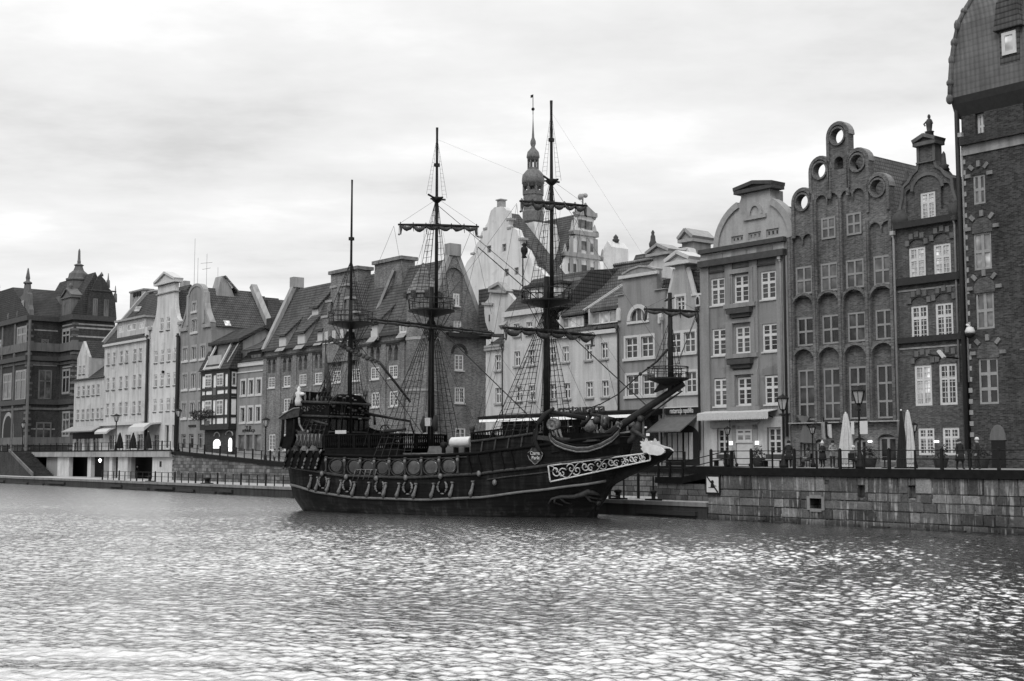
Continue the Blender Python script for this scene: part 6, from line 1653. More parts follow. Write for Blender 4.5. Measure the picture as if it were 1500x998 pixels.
# ------------------------------------------------------------------ quays
UC = Uat(1036, 720, 0.0)                 # corner where the high wall starts
UW = Uat(255, 660, 7.5)                  # where the ramp wall meets the terrace
UE = Uat(420, 690, 7.5)
def qmesh(name, mb, mat, **k):
    o = mb.build(name, mat, None, at=(0, 0, 0)); o.location = Q.world(0, 0, 0); o.rotation_euler = (0, 0, QROT); tag(o, **k); return o
ULEFT, URIGHT = -330.0, 140.0
UWALL = Uat(960, 705, 7.0)
def setting():
    # land behind and under everything
    qmesh('ground', MB().box(ULEFT - 300, URIGHT + 200, 24, 420, -2, 3.0), M['paving'], kind='structure')
    # promenade at street level, right
    pr = MB(); pr.box(UC, URIGHT, 0.5, 60, 1.6, ZR); pr.box(UE - 1, UC, 7.4, 60, 1.6, ZR - 0.01)
    qmesh('promenade', pr, M['paving'], kind='structure')
    # sloping street up to the terrace, left
    s = MB().prism([(UW, 1.0), (UE, 1.0), (UE, ZR - 0.12), (UW, ZL - 0.02)], 7.4, 60); qmesh('sloping_street', s, M['paving'], kind='structure')
    t = MB().box(ULEFT, UW, 10.2, 60, 1.0, ZL).box(ULEFT, UW, 7.0, 10.2, ZL - 0.35, ZL)
    qmesh('terrace', t, M['paving'], kind='structure')
    lq = MB().box(ULEFT, UC - 0.02, 0.45, 11, -2, ZLOW); qmesh('low_quay', lq, M['concrete'], kind='structure')
setting()
def walls():
    # high granite wall on the right
    z1 = 2.95
    r = root('granite_quay_wall', 'high quay wall of big granite blocks with lime streaks and dark openings, right of the ship', 'quay wall', UC, 0, 0)
    hs = []
    for x, y, w, h in ((1195, 737, 20, 18), (1260.5, 720.5, 10, 18), (1335, 721.5, 11, 19), (1210, 703, 7, 13)):
        a, zt = P(x - w/2, y - h/2, 0); c, zb = P(x + w/2, y + h/2, 0); hs.append((rect(a, c, zb, zt), 0.8 if w > 15 else 0.3))
    m = MB().slab(rect(UC, URIGHT, -1.0, z1), hs, 0.10, 1.4); m.box(UC, UC + 0.6, 1.35, 9, -1, z1)
    wl = m.build('wall', M['quay'], r)
    rr = random.Random(19); bk = MB(); zc = -0.35
    hb_ = [(min(x for x, _ in h[0]) - 0.03, max(x for x, _ in h[0]) + 0.03, min(z for _, z in h[0]) - 0.02, max(z for _, z in h[0]) + 0.02) for h in hs]
    while zc < z1 - 0.05:
        hh = min(rr.uniform(0.5, 0.78), z1 - zc); hh = z1 - zc if z1 - zc - hh < 0.25 else hh; u = UC + 0.01
        while u < UC + 46:
            w = rr.choice((rr.uniform(0.45, 1.0), rr.uniform(1.0, 2.4))); x0, x1, q0, q1 = u, u + w - rr.uniform(0.015, 0.05), zc + rr.uniform(0.005, 0.03), zc + hh - rr.uniform(0.005, 0.03)
            f = rr.uniform(0.0, 0.07); u += w; cuts = [(x0, x1, q0, q1)]
            for a, c, p, t in hb_:
                nx = []
                for (b0, b1, c0, c1) in cuts:
                    if b1 <= a or b0 >= c or c1 <= p or c0 >= t: nx.append((b0, b1, c0, c1)); continue
                    if b0 < a: nx.append((b0, a, c0, c1))
                    if b1 > c: nx.append((c, b1, c0, c1))
                    if c0 < p: nx.append((max(b0, a), min(b1, c), c0, p))
                    if c1 > t: nx.append((max(b0, a), min(b1, c), t, c1))
                cuts = nx
            for (b0, b1, c0, c1) in cuts:
                e = 0.03; j = lambda: rr.uniform(-.015, .015)
                if b1 - b0 < 0.08 or c1 - c0 < 0.08: continue
                bk.add([(b0, 0.13, c0), (b1, 0.13, c0), (b1, 0.13, c1), (b0, 0.13, c1), (b0 + e + j(), f + j(), c0 + e + j()), (b1 - e + j(), f + j(), c0 + e + j()), (b1 - e + j(), f + j(), c1 - e + j()), (b0 + e + j(), f + j(), c1 - e + j())], [(4, 5, 6, 7), (0, 1, 5, 4), (1, 2, 6, 5), (2, 3, 7, 6), (3, 0, 4, 7)])
        zc += hh
    bk._build('block_facing', M['quayb'], r)
    MB().box(UC - 0.1, URIGHT, -0.12, 0.6, z1, ZR + 0.02).build('fascia', M['capd'], r)
    b = MB(); rr = random.Random(4); u = UC
    while u < UC + 30:
        w = rr.uniform(.5, 1.6); 
        if rr.random() < 0.55: b.box(u, u + w, -rr.uniform(0.1, 0.3), 0.02, -0.3, rr.uniform(0.02, 0.16))
        u += w + rr.uniform(0, 1.2)
    b.build('footing_stone', M['quay'], r)
    f = MB()
    a, zt = P(1184.5, 727, 0); c, zb = P(1206, 748, 0)
    f.box(a - .12, a + .1, -0.05, 0.0, zb, zt); f.box(c - .1, c + .12, -0.05, 0.0, zb, zt); f.box(a + .1, c - .1, -0.05, 0.0, zt - .12, zt + .08); f.box(a + .1, c - .1, -0.05, 0.0, zb - .1, zb + .1)
    f.build('opening_frame', M['stonepl'], r)
    # low quay edge
    r2 = root('low_quay_wall', 'low dark quay wall with worn timber fenders along the water, left of and behind the ship', 'quay wall', UC, 0, 0)
    e = MB().box(ULEFT, UC - 0.03, 0, 0.5, -1.0, ZLOW - 0.25); e.build('wall', plaster('wet_quay_wall', 0.05, 0.5), r2)
    MB().box(ULEFT, UC - 0.03, -0.10, 0.6, ZLOW - 0.25, ZLOW + 0.02).build('coping', M['stonepl'], r2)
    d = MB(); rr = random.Random(8); u = ULEFT
    while u < UC - 2:
        w = rr.uniform(2.5, 7); zc = rr.uniform(0.1, 0.45)
        if rr.random() < .75: d.box(u, u + w, -0.22 - rr.random()*0.15, -0.002, zc - 0.14, zc + 0.14)
        u += w + rr.uniform(.2, 2)
    d.build('fender', M['timber'], r2)
    # retaining wall behind the low quay
    r3 = root('retaining_wall', 'stone retaining wall behind the low quay with a dark edge beam, rising to the left behind the ship', 'wall', UE, 7.3, ZLOW)
    m = MB().box(UE, UC + 0.02, 7.3, 8.2, ZLOW, ZR - 0.5)
    m.prism([(UW, ZLOW), (UE, ZLOW), (UE, ZR - 0.5), (UW, ZL - 0.35)], 7.3, 8.2)
    m.build('wall', M['quay2'], r3)
    f = MB().box(UE, UC, 7.15, 8.3, ZR - 0.5, ZR); f.prism([(UW, ZL - 0.35), (UE, ZR - 0.5), (UE, ZR), (UW, ZL + 0.02)], 7.15, 8.3); f.build('edge_beam', M['capd'], r3)
    # terrace front: deck edge, dark recess, pale piers
    r4 = root('terrace_arcade', 'terrace edge at the far left carried on pale piers over a dark recess', 'arcade', UW, 7.0, ZLOW)
    MB().box(ULEFT, UW, 6.85, 7.25, ZL - 0.75, ZL + 0.05).build('deck_edge', M['stone'], r4)
    MB().box(ULEFT, UW, 6.80, 7.3, ZL + 0.05, ZL + 0.22).build('deck_rail_beam', M['capd'], r4)
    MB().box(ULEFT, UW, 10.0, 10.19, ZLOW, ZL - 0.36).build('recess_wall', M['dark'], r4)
    w = MB()
    for x0, x1 in ((84, 101), (172.5, 187), (223, 254.5), (160, 164), (128, 133)): w.box(Uat(x0, 685, 7.3), Uat(x1, 685, 7.3), 7.3, 7.9, ZLOW, ZL - 0.4)
    w.build('pale_pier', M['pale'], r4)
    q = MB()
    for x0, x1 in ((66, 84), (150, 160), (187.5, 190)): q.box(Uat(x0, 685, 7.3), Uat(x1, 685, 7.3), 7.5, 8.1, ZLOW, ZL - 0.4)
    q.build('grey_pier', M['mid2'], r4)
    l = MB().lathe([(0.02, -0.3), (0.18, -0.1), (0.25, 0.12), (0.05, 0.3)], (Uat(147.5, 675, 7.2), 7.1, Zat(147.5, 675, 7.2)), 8).build('wall_lamp', M['lamp_on'], r4)
    MB().box(Uat(234, 680, 7.28), Uat(236.5, 680, 7.28), 7.24, 7.297, Zat(235, 684, 7.3), Zat(235, 676, 7.3)).build('small_window', M['dark'], r4)
    # stairs at the far left
    r5 = root('stone_stairs', 'stone stairs with pale side walls going down to the low quay at the far left', 'stairs', Uat(66, 690, 5), 4, ZLOW)
    n = 16; a = Uat(62, 680, 5.0); m = MB()
    for k in range(n): m.box(a - 14 + k*0.0, a - 1 - k*0.62, 3.6, 6.8, ZLOW, ZLOW + (ZL - ZLOW)*(k+1)/n) if False else m.box(a - 0.7*(k+1), a - 0.7*k, 3.6, 6.8, ZLOW, ZLOW + (ZL - ZLOW)*(k+1)/n)
    m.box(a - 40, a - 0.7*n, 3.6, 7, ZLOW, ZL); m.build('stair_flight', M['brickd'], r5)
    MB().prism([(a + 0.3, ZLOW), (a + 0.3, ZLOW + 0.6), (a - 0.7*n, ZL + 0.5), (a - 0.7*n, ZL + 0.1)], 3.35, 3.6).build('side_wall', M['stoned'], r5)
walls()

# ------------------------------------------------------------------ sky and light: an overcast afternoon
def sky():
    w = bpy.data.worlds.new('World'); sc.world = w; w.use_nodes = True
    nt = w.node_tree; nt.nodes.clear()
    out = nt.nodes.new('ShaderNodeOutputWorld'); bg = nt.nodes.new('ShaderNodeBackground'); L(nt, bg.outputs[0], out.inputs[0])
    st_ = nt.nodes.new('ShaderNodeTexSky'); st_.sky_type = 'NISHITA'; st_.sun_disc = False
    st_.sun_elevation = SUN_EL; st_.sun_rotation = SUN_ROT; st_.dust_density = 4; st_.air_density = 1.0
    bw = N(nt, 'ShaderNodeRGBToBW'); L(nt, st_.outputs[0], bw.inputs[0])
    tc = N(nt, 'ShaderNodeTexCoord'); sep = N(nt, 'ShaderNodeSeparateXYZ'); L(nt, tc.outputs['Generated'], sep.inputs[0])
    # cloud deck: look direction projected onto a flat layer, so cloud bands narrow towards the horizon
    zc = math_node(nt, 'ADD', math_node(nt, 'MAXIMUM', sep.outputs[2], 0.0), 0.10)
    cb = N(nt, 'ShaderNodeCombineXYZ')
    L(nt, math_node(nt, 'DIVIDE', sep.outputs[0], zc), cb.inputs[0]); L(nt, math_node(nt, 'DIVIDE', sep.outputs[1], zc), cb.inputs[1])
    mp = N(nt, 'ShaderNodeMapping'); mp.inputs['Location'].default_value = CLOUD_OFF; mp.inputs['Scale'].default_value = (0.75, 0.95, 1); L(nt, cb.outputs[0], mp.inputs[0])
    c1 = ramp(nt, noise(nt, mp.outputs[0], 1.25, 6, 0.58), [(0.32, 0.74), (0.45, 0.91), (0.56, 1.0), (0.66, 1.14)])
    cie = N(nt, 'ShaderNodeMapRange'); cie.inputs[1].default_value = 0.32; cie.inputs[2].default_value = 0.70; cie.inputs[3].default_value = 1.0; cie.inputs[4].default_value = 1.65; L(nt, sep.outputs[2], cie.inputs[0])
    cloud = math_node(nt, 'MULTIPLY', math_node(nt, 'MULTIPLY', c1, cie.outputs[0]), CLOUD)
    mx = N(nt, 'ShaderNodeMix', data_type='FLOAT'); mx.inputs[0].default_value = 0.93; L(nt, bw.outputs[0], mx.inputs[2]); L(nt, cloud, mx.inputs[3])
    L(nt, mx.outputs[0], bg.inputs[0]); bg.inputs[1].default_value = 0.1
    sl = bpy.data.lights.new('sun', 'SUN'); sl.energy = 1.2; sl.angle = R(25); sl.color = (1, 1, 1)
    so = bpy.data.objects.new('sun', sl); C.objects.link(so)
    d = Vector((-0.35, -1.0, 1.15)).normalized()
    so.rotation_euler = d.to_track_quat('Z', 'Y').to_euler()
CLOUD, CLOUD_OFF = 9.7, (3.1, 1.7, 0)
_d = Vector((-0.35, -1.0, 1.15)).normalized()
SUN_EL = math.asin(_d.z); SUN_ROT = math.atan2(_d.x, _d.y)
sky()
vs = sc.view_settings
vs.view_transform = 'Standard'; vs.look = 'None'; vs.exposure = 0.0; vs.gamma = 1.0; vs.use_curve_mapping = False
sc.render.engine = 'CYCLES'
sc.cycles.max_bounces = 6; sc.cycles.diffuse_bounces = 3; sc.cycles.glossy_bounces = 3; sc.cycles.transmission_bounces = 2
sc.cycles.caustics_reflective = False; sc.cycles.caustics_refractive = False
sc.cycles.use_denoising = True
# ------------------------------------------------------------------ the galleon
M['hull'] = None
def hull_mat():
    m, nt, b = new_mat('tarred_planks')
    tc = N(nt, 'ShaderNodeTexCoord'); ob = tc.outputs['Object']
    sep = N(nt, 'ShaderNodeSeparateXYZ'); L(nt, ob, sep.inputs[0])
    pl = math_node(nt, 'FRACT', math_node(nt, 'DIVIDE', sep.outputs[2], 0.24))
    seam = ramp(nt, pl, [(0.0, 0.35), (0.08, 1.0), (0.92, 1.0), (1.0, 0.35)])
    mp = N(nt, 'ShaderNodeMapping'); mp.inputs['Scale'].default_value = (0.5, 0.5, 3.0); L(nt, ob, mp.inputs[0])
    w = ramp(nt, noise(nt, mp.outputs[0], 1.2, 5, 0.65), [(0.3, 0.45), (0.7, 1.7)])
    low = ramp(nt, math_node(nt, 'ADD', math_node(nt, 'MULTIPLY', sep.outputs[2], 0.5), math_node(nt, 'MULTIPLY', noise(nt, mp.outputs[0], 0.8, 4), 0.35)), [(0.10, 1.2), (0.22, 3.2), (0.55, 1.4), (0.75, 1.0)])
    mq = N(nt, 'ShaderNodeMapping'); mq.inputs['Scale'].default_value = (2.2, 2.2, 0.25); L(nt, ob, mq.inputs[0])
    salt = ramp(nt, noise(nt, mq.outputs[0], 1.0, 4, 0.65), [(0.5, 1.0), (0.68, 2.6)])
    L(nt, scale_grey(nt, 0.009, [seam, w, low, salt]), b.inputs['Base Color'])
    b.inputs['Roughness'].default_value = 0.55; b.inputs['Specular IOR Level'].default_value = 0.05
    bump(nt, b, seam, 0.4, 0.03)
    return m
M['hull'] = hull_mat()
M['hullw'] = plain('weathered_boot_planks', 0.028, 0.6, var=0.5, scale=1.2)
M['shipdark'] = plain('black_ship_paint', 0.008, 0.65, var=0.4, spec=0.05)
M['shipmid'] = plain('dark_carved_wood', 0.03, 0.55, var=0.6, scale=5, spec=0.25)
M['gold'] = plain('gilded_carving', 0.135, 0.45, var=0.5, scale=6)
M['rail'] = plain('pale_rub_rail', 0.115, 0.5, var=0.3)
M['mast'] = plain('dark_mast_wood', 0.016, 0.5, var=0.35, spec=0.12)
M['rope'] = plain('tarred_rope', 0.016, 0.8)
M['ropel'] = plain('thin_grey_rope', 0.10, 0.8)
M['sail'] = plain('brown_furled_sail', 0.055, 0.9, var=0.5, scale=4)
M['deck'] = plain('deck_planks', 0.13, 0.7, var=0.3)
M['panel'] = plain('polished_panel', 0.018, 0.22, var=0.6, scale=1.5, spec=0.6)
M['panell'] = plain('pale_glossy_panel', 0.042, 0.25, var=0.7, scale=2.0, spec=0.7)  # paler and more mottled than the other panel material
M['shell'] = plain('white_shell_paint', 0.62, 0.55, var=0.12)

def lerp_tab(tab, x):
    if x <= tab[0][0]: return tab[0][1]
    for (a, p), (b, q) in zip(tab, tab[1:]):
        if x <= b:
            t = (x - a) / (b - a); t = t * t * (3 - 2 * t) * 0.35 + t * 0.65
            return p + (q - p) * t
    return tab[-1][1]
def galleon():
    r = root('galleon', 'black three-masted wooden galleon with furled sails and carved stern, moored along the quay', 'ship', 0, 0, 0, S)
    SX = lambda px, py, y=-3.5: S.aty(px, py, y)
    zrub = [(-25, 2.0), (-24, 1.89), (-21.6, 1.46), (-17.8, 1.16), (-11.8, 1.10), (-7.2, 1.33), (-2.9, 1.86), (0, 2.25), (2.2, 2.7)]
    zwal = [(-25.2, 3.45), (-24.1, 3.27), (-19, 2.75), (-13, 2.65), (-7.8, 2.92), (-4, 3.32), (0, 3.85), (3, 4.3)]
    zcap = [(-25.2, 4.6), (-20.8, 4.27), (-15.4, 4.15), (-10.6, 4.25), (-7.8, 4.36), (-4.7, 4.66), (-2.4, 4.93), (0.5, 5.3), (3.2, 5.7)]
    # levels: bow end x, stern end x, breadth table over t, height
    levels = [
        (-1.2, -23.6, [(0, 0.3), (.12, 1.2), (.35, 2.4), (.6, 2.6), (.8, 1.7), (.93, .5), (1, .03)], lambda x: -1.2),
        (-0.1, -24.5, [(0, 1.2), (.1, 2.2), (.3, 3.0), (.55, 3.3), (.75, 3.0), (.88, 1.9), (.96, .7), (1, .05)], lambda x: 0.0),
        (0.9, -24.9, [(0, 1.9), (.08, 2.6), (.25, 3.35), (.5, 3.55), (.75, 3.3), (.88, 2.4), (.95, 1.3), (1, .08)], lambda x: lerp_tab(zrub, x) * 0.55),
        (1.7, -25.0, [(0, 2.1), (.07, 2.7), (.25, 3.4), (.5, 3.6), (.75, 3.4), (.88, 2.65), (.95, 1.6), (1, .1)], lambda x: lerp_tab(zrub, x)),
        (2.6, -25.2, [(0, 2.2), (.07, 2.75), (.25, 3.4), (.5, 3.6), (.75, 3.45), (.88, 2.85), (.95, 1.85), (1, .12)], lambda x: lerp_tab(zwal, x)),
        (3.1, -25.2, [(0, 2.2), (.07, 2.7), (.25, 3.3), (.5, 3.5), (.75, 3.4), (.88, 2.95), (.95, 2.05), (1, .15)], lambda x: lerp_tab(zcap, x))]
    n = 64
    def lev(k, t):
        xb, xs, tab, zf = levels[k]; x = xs + (xb - xs) * t
        return x, lerp_tab(tab, t), zf(x)
    def side(x, z):
        """half breadth of the hull at station x and height z"""
        best = []
        for k in range(len(levels)):
            xb, xs, tab, zf = levels[k]; t = min(1, max(0, (x - xs) / (xb - xs))); best.append((zf(x), lerp_tab(tab, t)))
        for (z0, b0), (z1, b1) in zip(best, best[1:]):
            if z <= z1: f = max(0, (z - z0) / max(1e-6, z1 - z0)); return b0 + (b1 - b0) * f
        return best[-1][1]
    m = MB(); m.smooth = True
    pts = []
    ts = [1 - (1 - k / n) ** 1.25 for k in range(n + 1)]
    for s_ in (-1, 1):
        for t in ts:
            for k in range(len(levels)): x, b, z = lev(k, t); pts.append((x, s_ * b, z))
    nl = len(levels); half = (n + 1) * nl
    fs = []
    for sd in (0, 1):
        for i in range(n):
            for k in range(nl - 1):
                a = sd * half + i * nl + k; fs.append((a, a + nl, a + nl + 1, a + 1))
    for k in range(nl - 1): fs.append((k, k + 1, half + k + 1, half + k)); e = n * nl; fs.append((e + k, half + e + k, half + e + k + 1, e + k + 1))
    m.add(pts, fs); hull = m.build('hull', M['hull'], r)
    # deck with camber
    d = MB(); pts = []; n2 = 40
    for i in range(n2 + 1):
        t = i / n2; x, b, z = lev(5, t)
        for f in (-1, -0.5, 0, 0.5, 1): pts.append((x, f * (b - 0.05), z - 0.15 + 0.42 * (1 - f * f)))
    d.add(pts, [(i*5+j, (i+1)*5+j, (i+1)*5+j+1, i*5+j+1) for i in range(n2) for j in range(4)]); d.build('deck', M['deck'], r)
    def along(zf, x0, x1, off, rr, mat, name, sides=(-1, 1), k=60, dz=0.0):
        for s_ in sides:
            p = []
            for i in range(k + 1):
                x = x0 + (x1 - x0) * i / k; z = zf(x) + dz; p.append((x, s_ * (side(x, z) + off), z))
            MB().tube(p, rr, 6).build(name, mat, r)
    along(lambda x: lerp_tab(zrub, x), -24.9, 1.2, 0.06, 0.10, M['rail'], 'rub_rail')
    along(lambda x: lerp_tab(zwal, x), -25.1, 2.3, 0.05, 0.11, M['shipmid'], 'wale')
    along(lambda x: lerp_tab(zcap, x), -24.8, 2.9, 0.02, 0.12, M['shipdark'], 'cap_rail')
    along(lambda x: lerp_tab(zcap, x), -20.8, -8.0, 0.05, 0.05, M['shipmid'], 'gilt_moulding', dz=-0.22)
    along(lambda x: (lerp_tab(zrub, x) + lerp_tab(zwal, x))/2 + 0.35, -6.5, 2.0, 0.03, 0.06, M['shipmid'], 'wale')
    # waist arcade: oval panels with carved posts between
    pan = MB(); panl = []; posts = []
    spots = [(490, 0.62, 0), (517, 0.5, 0), (538, 0.5, 0), (559.5, 0.5, 0), (583, 0.52, 1), (606.5, 0.52, 1), (632, 0.54, 1), (658, 0.54, 1)]
    for s_ in (-1, 1):
        for px, w, kind in spots:
            w += 0.07
            x = SX(px, 683)[0]; z0, z1 = lerp_tab(zwal, x) + 0.14, lerp_tab(zcap, x) - 0.3; zc = (z0 + z1)/2; y = side(x, zc)
            b = MB().ball((x, s_*(y - 0.02), zc), 1.0, 14, 8, w, 0.10, (z1 - z0)/2); b.build('arcade_panel', M['panell' if kind else 'panel'], r)
            ring = MB(); q = [(x + (w + .05)*math.cos(a), s_*(y + 0.05), zc + ((z1-z0)/2 + .04)*math.sin(a)) for a in [2*PI*j/16 for j in range(17)]]
            ring.tube(q, 0.05, 4); ring.build('panel_frame', M['shipmid'], r)
        for px in (473, 503.5, 527.5, 548.5, 571, 594.5, 619, 645, 672):
            x = SX(px, 683)[0]; z0, z1 = lerp_tab(zwal, x) + 0.05, lerp_tab(zcap, x) - 0.1; y = side(x, (z0+z1)/2) + 0.09
            p = MB().lathe([(0.10, z0), (0.13, z0 + 0.12), (0.07, z0 + 0.25), (0.09, z0 + 0.6), (0.14, z1 - 0.35), (0.10, z1 - 0.2), (0.16, z1 - 0.08), (0.1, z1)], (x, s_*y, 0), 7); p.build('carved_post', M['shipmid'], r)
            MB().ball((x, s_*(y + 0.08), z1 - 0.28), 0.13, 6, 5, 1.1, 0.7, 1.2).build('carved_head', M['gold'], r)
        # bracket figures along the lower wale
        for px in (447, 458.5, 477, 497, 518, 540, 565, 585, 610, 636, 663, 692.5):
            x = SX(px, 715)[0]; z0, z1 = lerp_tab(zrub, x) + 0.1, lerp_tab(zrub, x) + 1.18; f = lambda z: s_*(side(x, z) + 0.07)
            MB().tube([(x - 0.12, f(z0), z0), (x - 0.10, s_*(side(x, z0) + 0.16), z0 + 0.18), (x + 0.0, s_*(side(x, z0) + 0.12), z0 + 0.5), (x + 0.07, f(z1), z0 + 0.85), (x + 0.07, f(z1), z1 - 0.1)], [0.14, 0.16, 0.11, 0.10, 0.07], 7).box(x - 0.03, x + 0.18, s_*(side(x, z1)), s_*(side(x, z1) + 0.18), z1 - 0.1, z1).build('bracket_figure', M['gold'], r)
        # wreathed gun ports
        for px in (468, 508, 557, 599, 649.5):
            x = SX(px, 712)[0]; zc = lerp_tab(zrub, x) + 0.85; y = side(x, zc)
            g = MB().lathe([(0.01, -0.12), (0.30, -0.1), (0.30, 0.06), (0.01, 0.07)], (0, 0, 0), 12)
            g.v = [(x + a, s_*(y + c + 0.02), zc + b_) for a, b_, c in g.v]; gp = g.build('gun_port', M['shipdark'], r)
            for c0 in (0.0, PI):
                w = MB(); w.tube([(x + 0.38*math.cos(c0 + t), s_*(y + 0.09), zc + 0.44*math.sin(c0 + t)) for t in [-1.0 + 0.2*j for j in range(11)]], [0.03, 0.07, 0.05, 0.10, 0.07, 0.12, 0.07, 0.11, 0.06, 0.07, 0.03], 6)
                w.build('wreath', M['gold'], gp)
            w = MB().ball((x, s_*(y + 0.08), zc - 0.48), 0.09, 6, 4, 2.0, 0.8, 0.7)
            w.build('wreath', M['gold'], gp)
        for px, py in ((467, 694), (506.5, 699), (552, 701), (596, 700), (647, 698), (702.5, 694), (725, 707)):
            x, z = SX(px, py, -3.55); y = side(x, z)
            MB().ball((x, s_*(y + 0.14), z), 0.17, 7, 6, 1, 1, 1.25).build('lion_head', M['gold'], r)
    # gangway handrail
    x0 = SX(521, 690)[0]; g = MB()
    for k in range(5):
        x = x0 + k * 0.48; g.tube([(x - 0.25, -side(x, 2.6) - 0.12, 2.45), (x, -side(x, 3) - 0.14, 3.2)], 0.03, 4)
    g.tube([(x0, -side(x0, 3) - 0.14, 3.2), (x0 + 1.95, -side(x0, 3) - 0.14, 3.2)], 0.035, 4); g.build('boarding_ladder', M['gold'], r)
    for px in (690, 704, 720, 737, 752):
        x = SX(px, 680)[0]; MB().bar((x - 0.25, -side(x, lerp_tab(zcap, x) - .2) - 0.05, lerp_tab(zcap, x) - 0.15), (x + 0.15, -side(x, lerp_tab(zwal, x)) - 0.07, lerp_tab(zwal, x) + 0.05), 0.14, 0.12).build('skid', M['shipdark'], r)

    def onhull(px, py, off=0.1, ymin=0.5):
        y = 2.5
        for _ in range(6): x, z = SX(px, py, -y); y = 0.5*y + 0.5*max(ymin, side(x, z) + off)
        x, z = SX(px, py, -y); return x, y, z
    # ---------------- quarterdeck balustrade
    def balustrade(x0, x1, y, zb, zt, k, name='balustrade', mat='shipdark', zb2=None, zt2=None):
        zb2 = zb if zb2 is None else zb2; zt2 = zt if zt2 is None else zt2
        m = MB(); y2 = y if not isinstance(y, tuple) else y[1]; y1 = y if not isinstance(y, tuple) else y[0]
        m.bar((x0, y1, zt), (x1, y2, zt2), 0.2, 0.12); m.bar((x0, y1, zb), (x1, y2, zb2), 0.16, 0.1)
        for i in range(k + 1):
            f = i / k; x = x0 + (x1-x0)*f; yy = y1 + (y2-y1)*f; a = zb + (zb2-zb)*f; c = zt + (zt2-zt)*f; h = c - a
            if i % 8 == 0: m.box(x - 0.09, x + 0.09, yy - 0.09, yy + 0.09, a, c + 0.06)
            else: m.lathe([(0.03, a), (0.075, a + h*0.3), (0.035, a + h*0.55), (0.06, a + h*0.75), (0.03, c)], (x, yy, 0), 6)
        return m.build(name, M[mat], r)
    for s_ in (-1, 1): 
        balustrade(-21.0, -14.1, s_*3.0, 4.75, 5.78, 40)
        MB().box(-21.0, -14.1, s_*2.7, s_*3.05, 4.2, 4.75).build('bulwark', M['shipdark'], r)
    balustrade(-14.1, -14.1001, (-3.0, 3.0), 4.75, 5.78, 24)
    # stern castle
    zt = 8.15
    m = MB().prism([(-24.2, 4.4), (-21.1, 4.4), (-21.0, 8.15), (-24.0, 8.3), (-24.6, 6.2)], -2.55, 2.55); m.build('stern_castle', M['shipdark'], r)
    cu = MB(); q = [S.aty(px, py, 2.6) for px, py in ((523, 606), (528, 616), (538, 624), (552, 630), (566, 633), (577, 637))]
    cu.prism([(q[0][0] - 1.6, 5.0), (q[0][0] - 1.6, q[0][1])] + q + [(q[-1][0], 5.0)], 2.5, 2.7); cu.build('castle_sweep', M['shipdark'], r)
    MB().tube([(x, 2.45, z + 0.03) for x, z in q], 0.07, 5).build('sweep_rail', M['gold'], r)
    MB().prism([(-21.0, 5.7), (-14.4, 5.75), (-14.4, 5.85), (-21.0, 5.9)], -0.6, 2.5).build('upper_deck_edge', M['shipdark'], r)
    m = MB()
    for s_ in (-1, 1):
        for x0_, z0, x1, z1, w in ((-24.2, 8.35, -21.0, 8.2, 0.12), (-24.4, 7.3, -21.0, 7.15, 0.10), (-22.6, 6.9, -21.05, 6.55, 0.10), (-24.5, 5.75, -21.2, 5.75, 0.10)): m.tube([(x0_, s_*2.6, z0), (x1, s_*2.6, z1)], w, 5)
    m.build('castle_moulding', M['shipmid'], r)
    for z, w in ((8.2, 0.12), (7.15, 0.10), (6.0, 0.08)): MB().tube([(-20.95, -2.6, z), (-20.95, 2.6, z)], w, 5).build('castle_moulding', M['shipmid'], r)
    for k in range(7): MB().prism([(-2.3 + k*0.7, 6.15), (-1.85 + k*0.7, 6.15), (-1.85 + k*0.7, 6.95), (-2.3 + k*0.7, 6.95)], -21.0, -20.93, 'x').build('castle_panel', M['panel'], r)
    rr = random.Random(77)
    for k in range(26):
        y = -2.5 + 5.0*rr.random(); MB().ball((-20.93, y, 7.3 + 0.75*rr.random()), 0.06 + 0.08*rr.random(), 5, 4, 0.7, 1.5, 1).build('carved_scroll', M['shipmid'], r)
    for k in range(16):
        x = -24.1 + 3.0*rr.random(); MB().ball((x, -2.58, 5.9 + 2.2*rr.random()), 0.05 + 0.08*rr.random(), 5, 4, 1.5, 0.7, 1).build('carved_scroll', M['shipmid'], r)
    dt = MB(); 
    for k in range(14): dt.ball((-20.9, -2.4 + k*0.37, 7.4), 0.07, 5, 4)
    dt.build('carved_beads', M['shipmid'], r)
    text_mesh('lettering', '121', 0.5, 0.62, M['gold'], r, (-23.3, -2.6, 7.75))
    MB().box(-20.0, -19.0, -3.08, -3.02, 5.82, 6.1).build('notice_board', M['trim'], r)
    MB().box(-20.94, -20.88, 1.0, 1.4, 7.05, 7.15).build('castle_lamp', M['trim'], r)
    # scrolled crest, lanterns and figures above the taffrail
    rr = random.Random(21)
    c1 = MB(); c1.prism([(-23.9, 8.3), (-22.8, 8.3), (-22.9, 8.7), (-23.2, 9.1), (-23.4, 9.5), (-23.6, 9.1), (-23.8, 8.8)], -0.3, 0.3).build('crest', M['shipdark'], r)
    p = MB().prism([(-2.3, 8.2), (2.5, 8.15), (2.1, 8.35), (1.4, 8.85), (0.4, 8.95), (-1.2, 8.9), (-1.9, 8.5)], -21.3, -21.0, 'x'); p.build('crest', M['shipdark'], r)
    MB().tube([(-20.98, 1.2, 8.95), (-20.98, 1.6, 8.8), (-20.98, 2.1, 8.4), (-20.98, 2.6, 8.3)], 0.06, 5).build('crest_rim', M['gold'], r)
    for k in range(5):
        y = -1.2 + k*0.45 + rr.uniform(-.1, .1); MB().ball((-20.95, y, 8.4 + rr.uniform(0, .45)), 0.12, 6, 5, .7, 1.7, .6).build('carved_scroll', M['gold'], r)
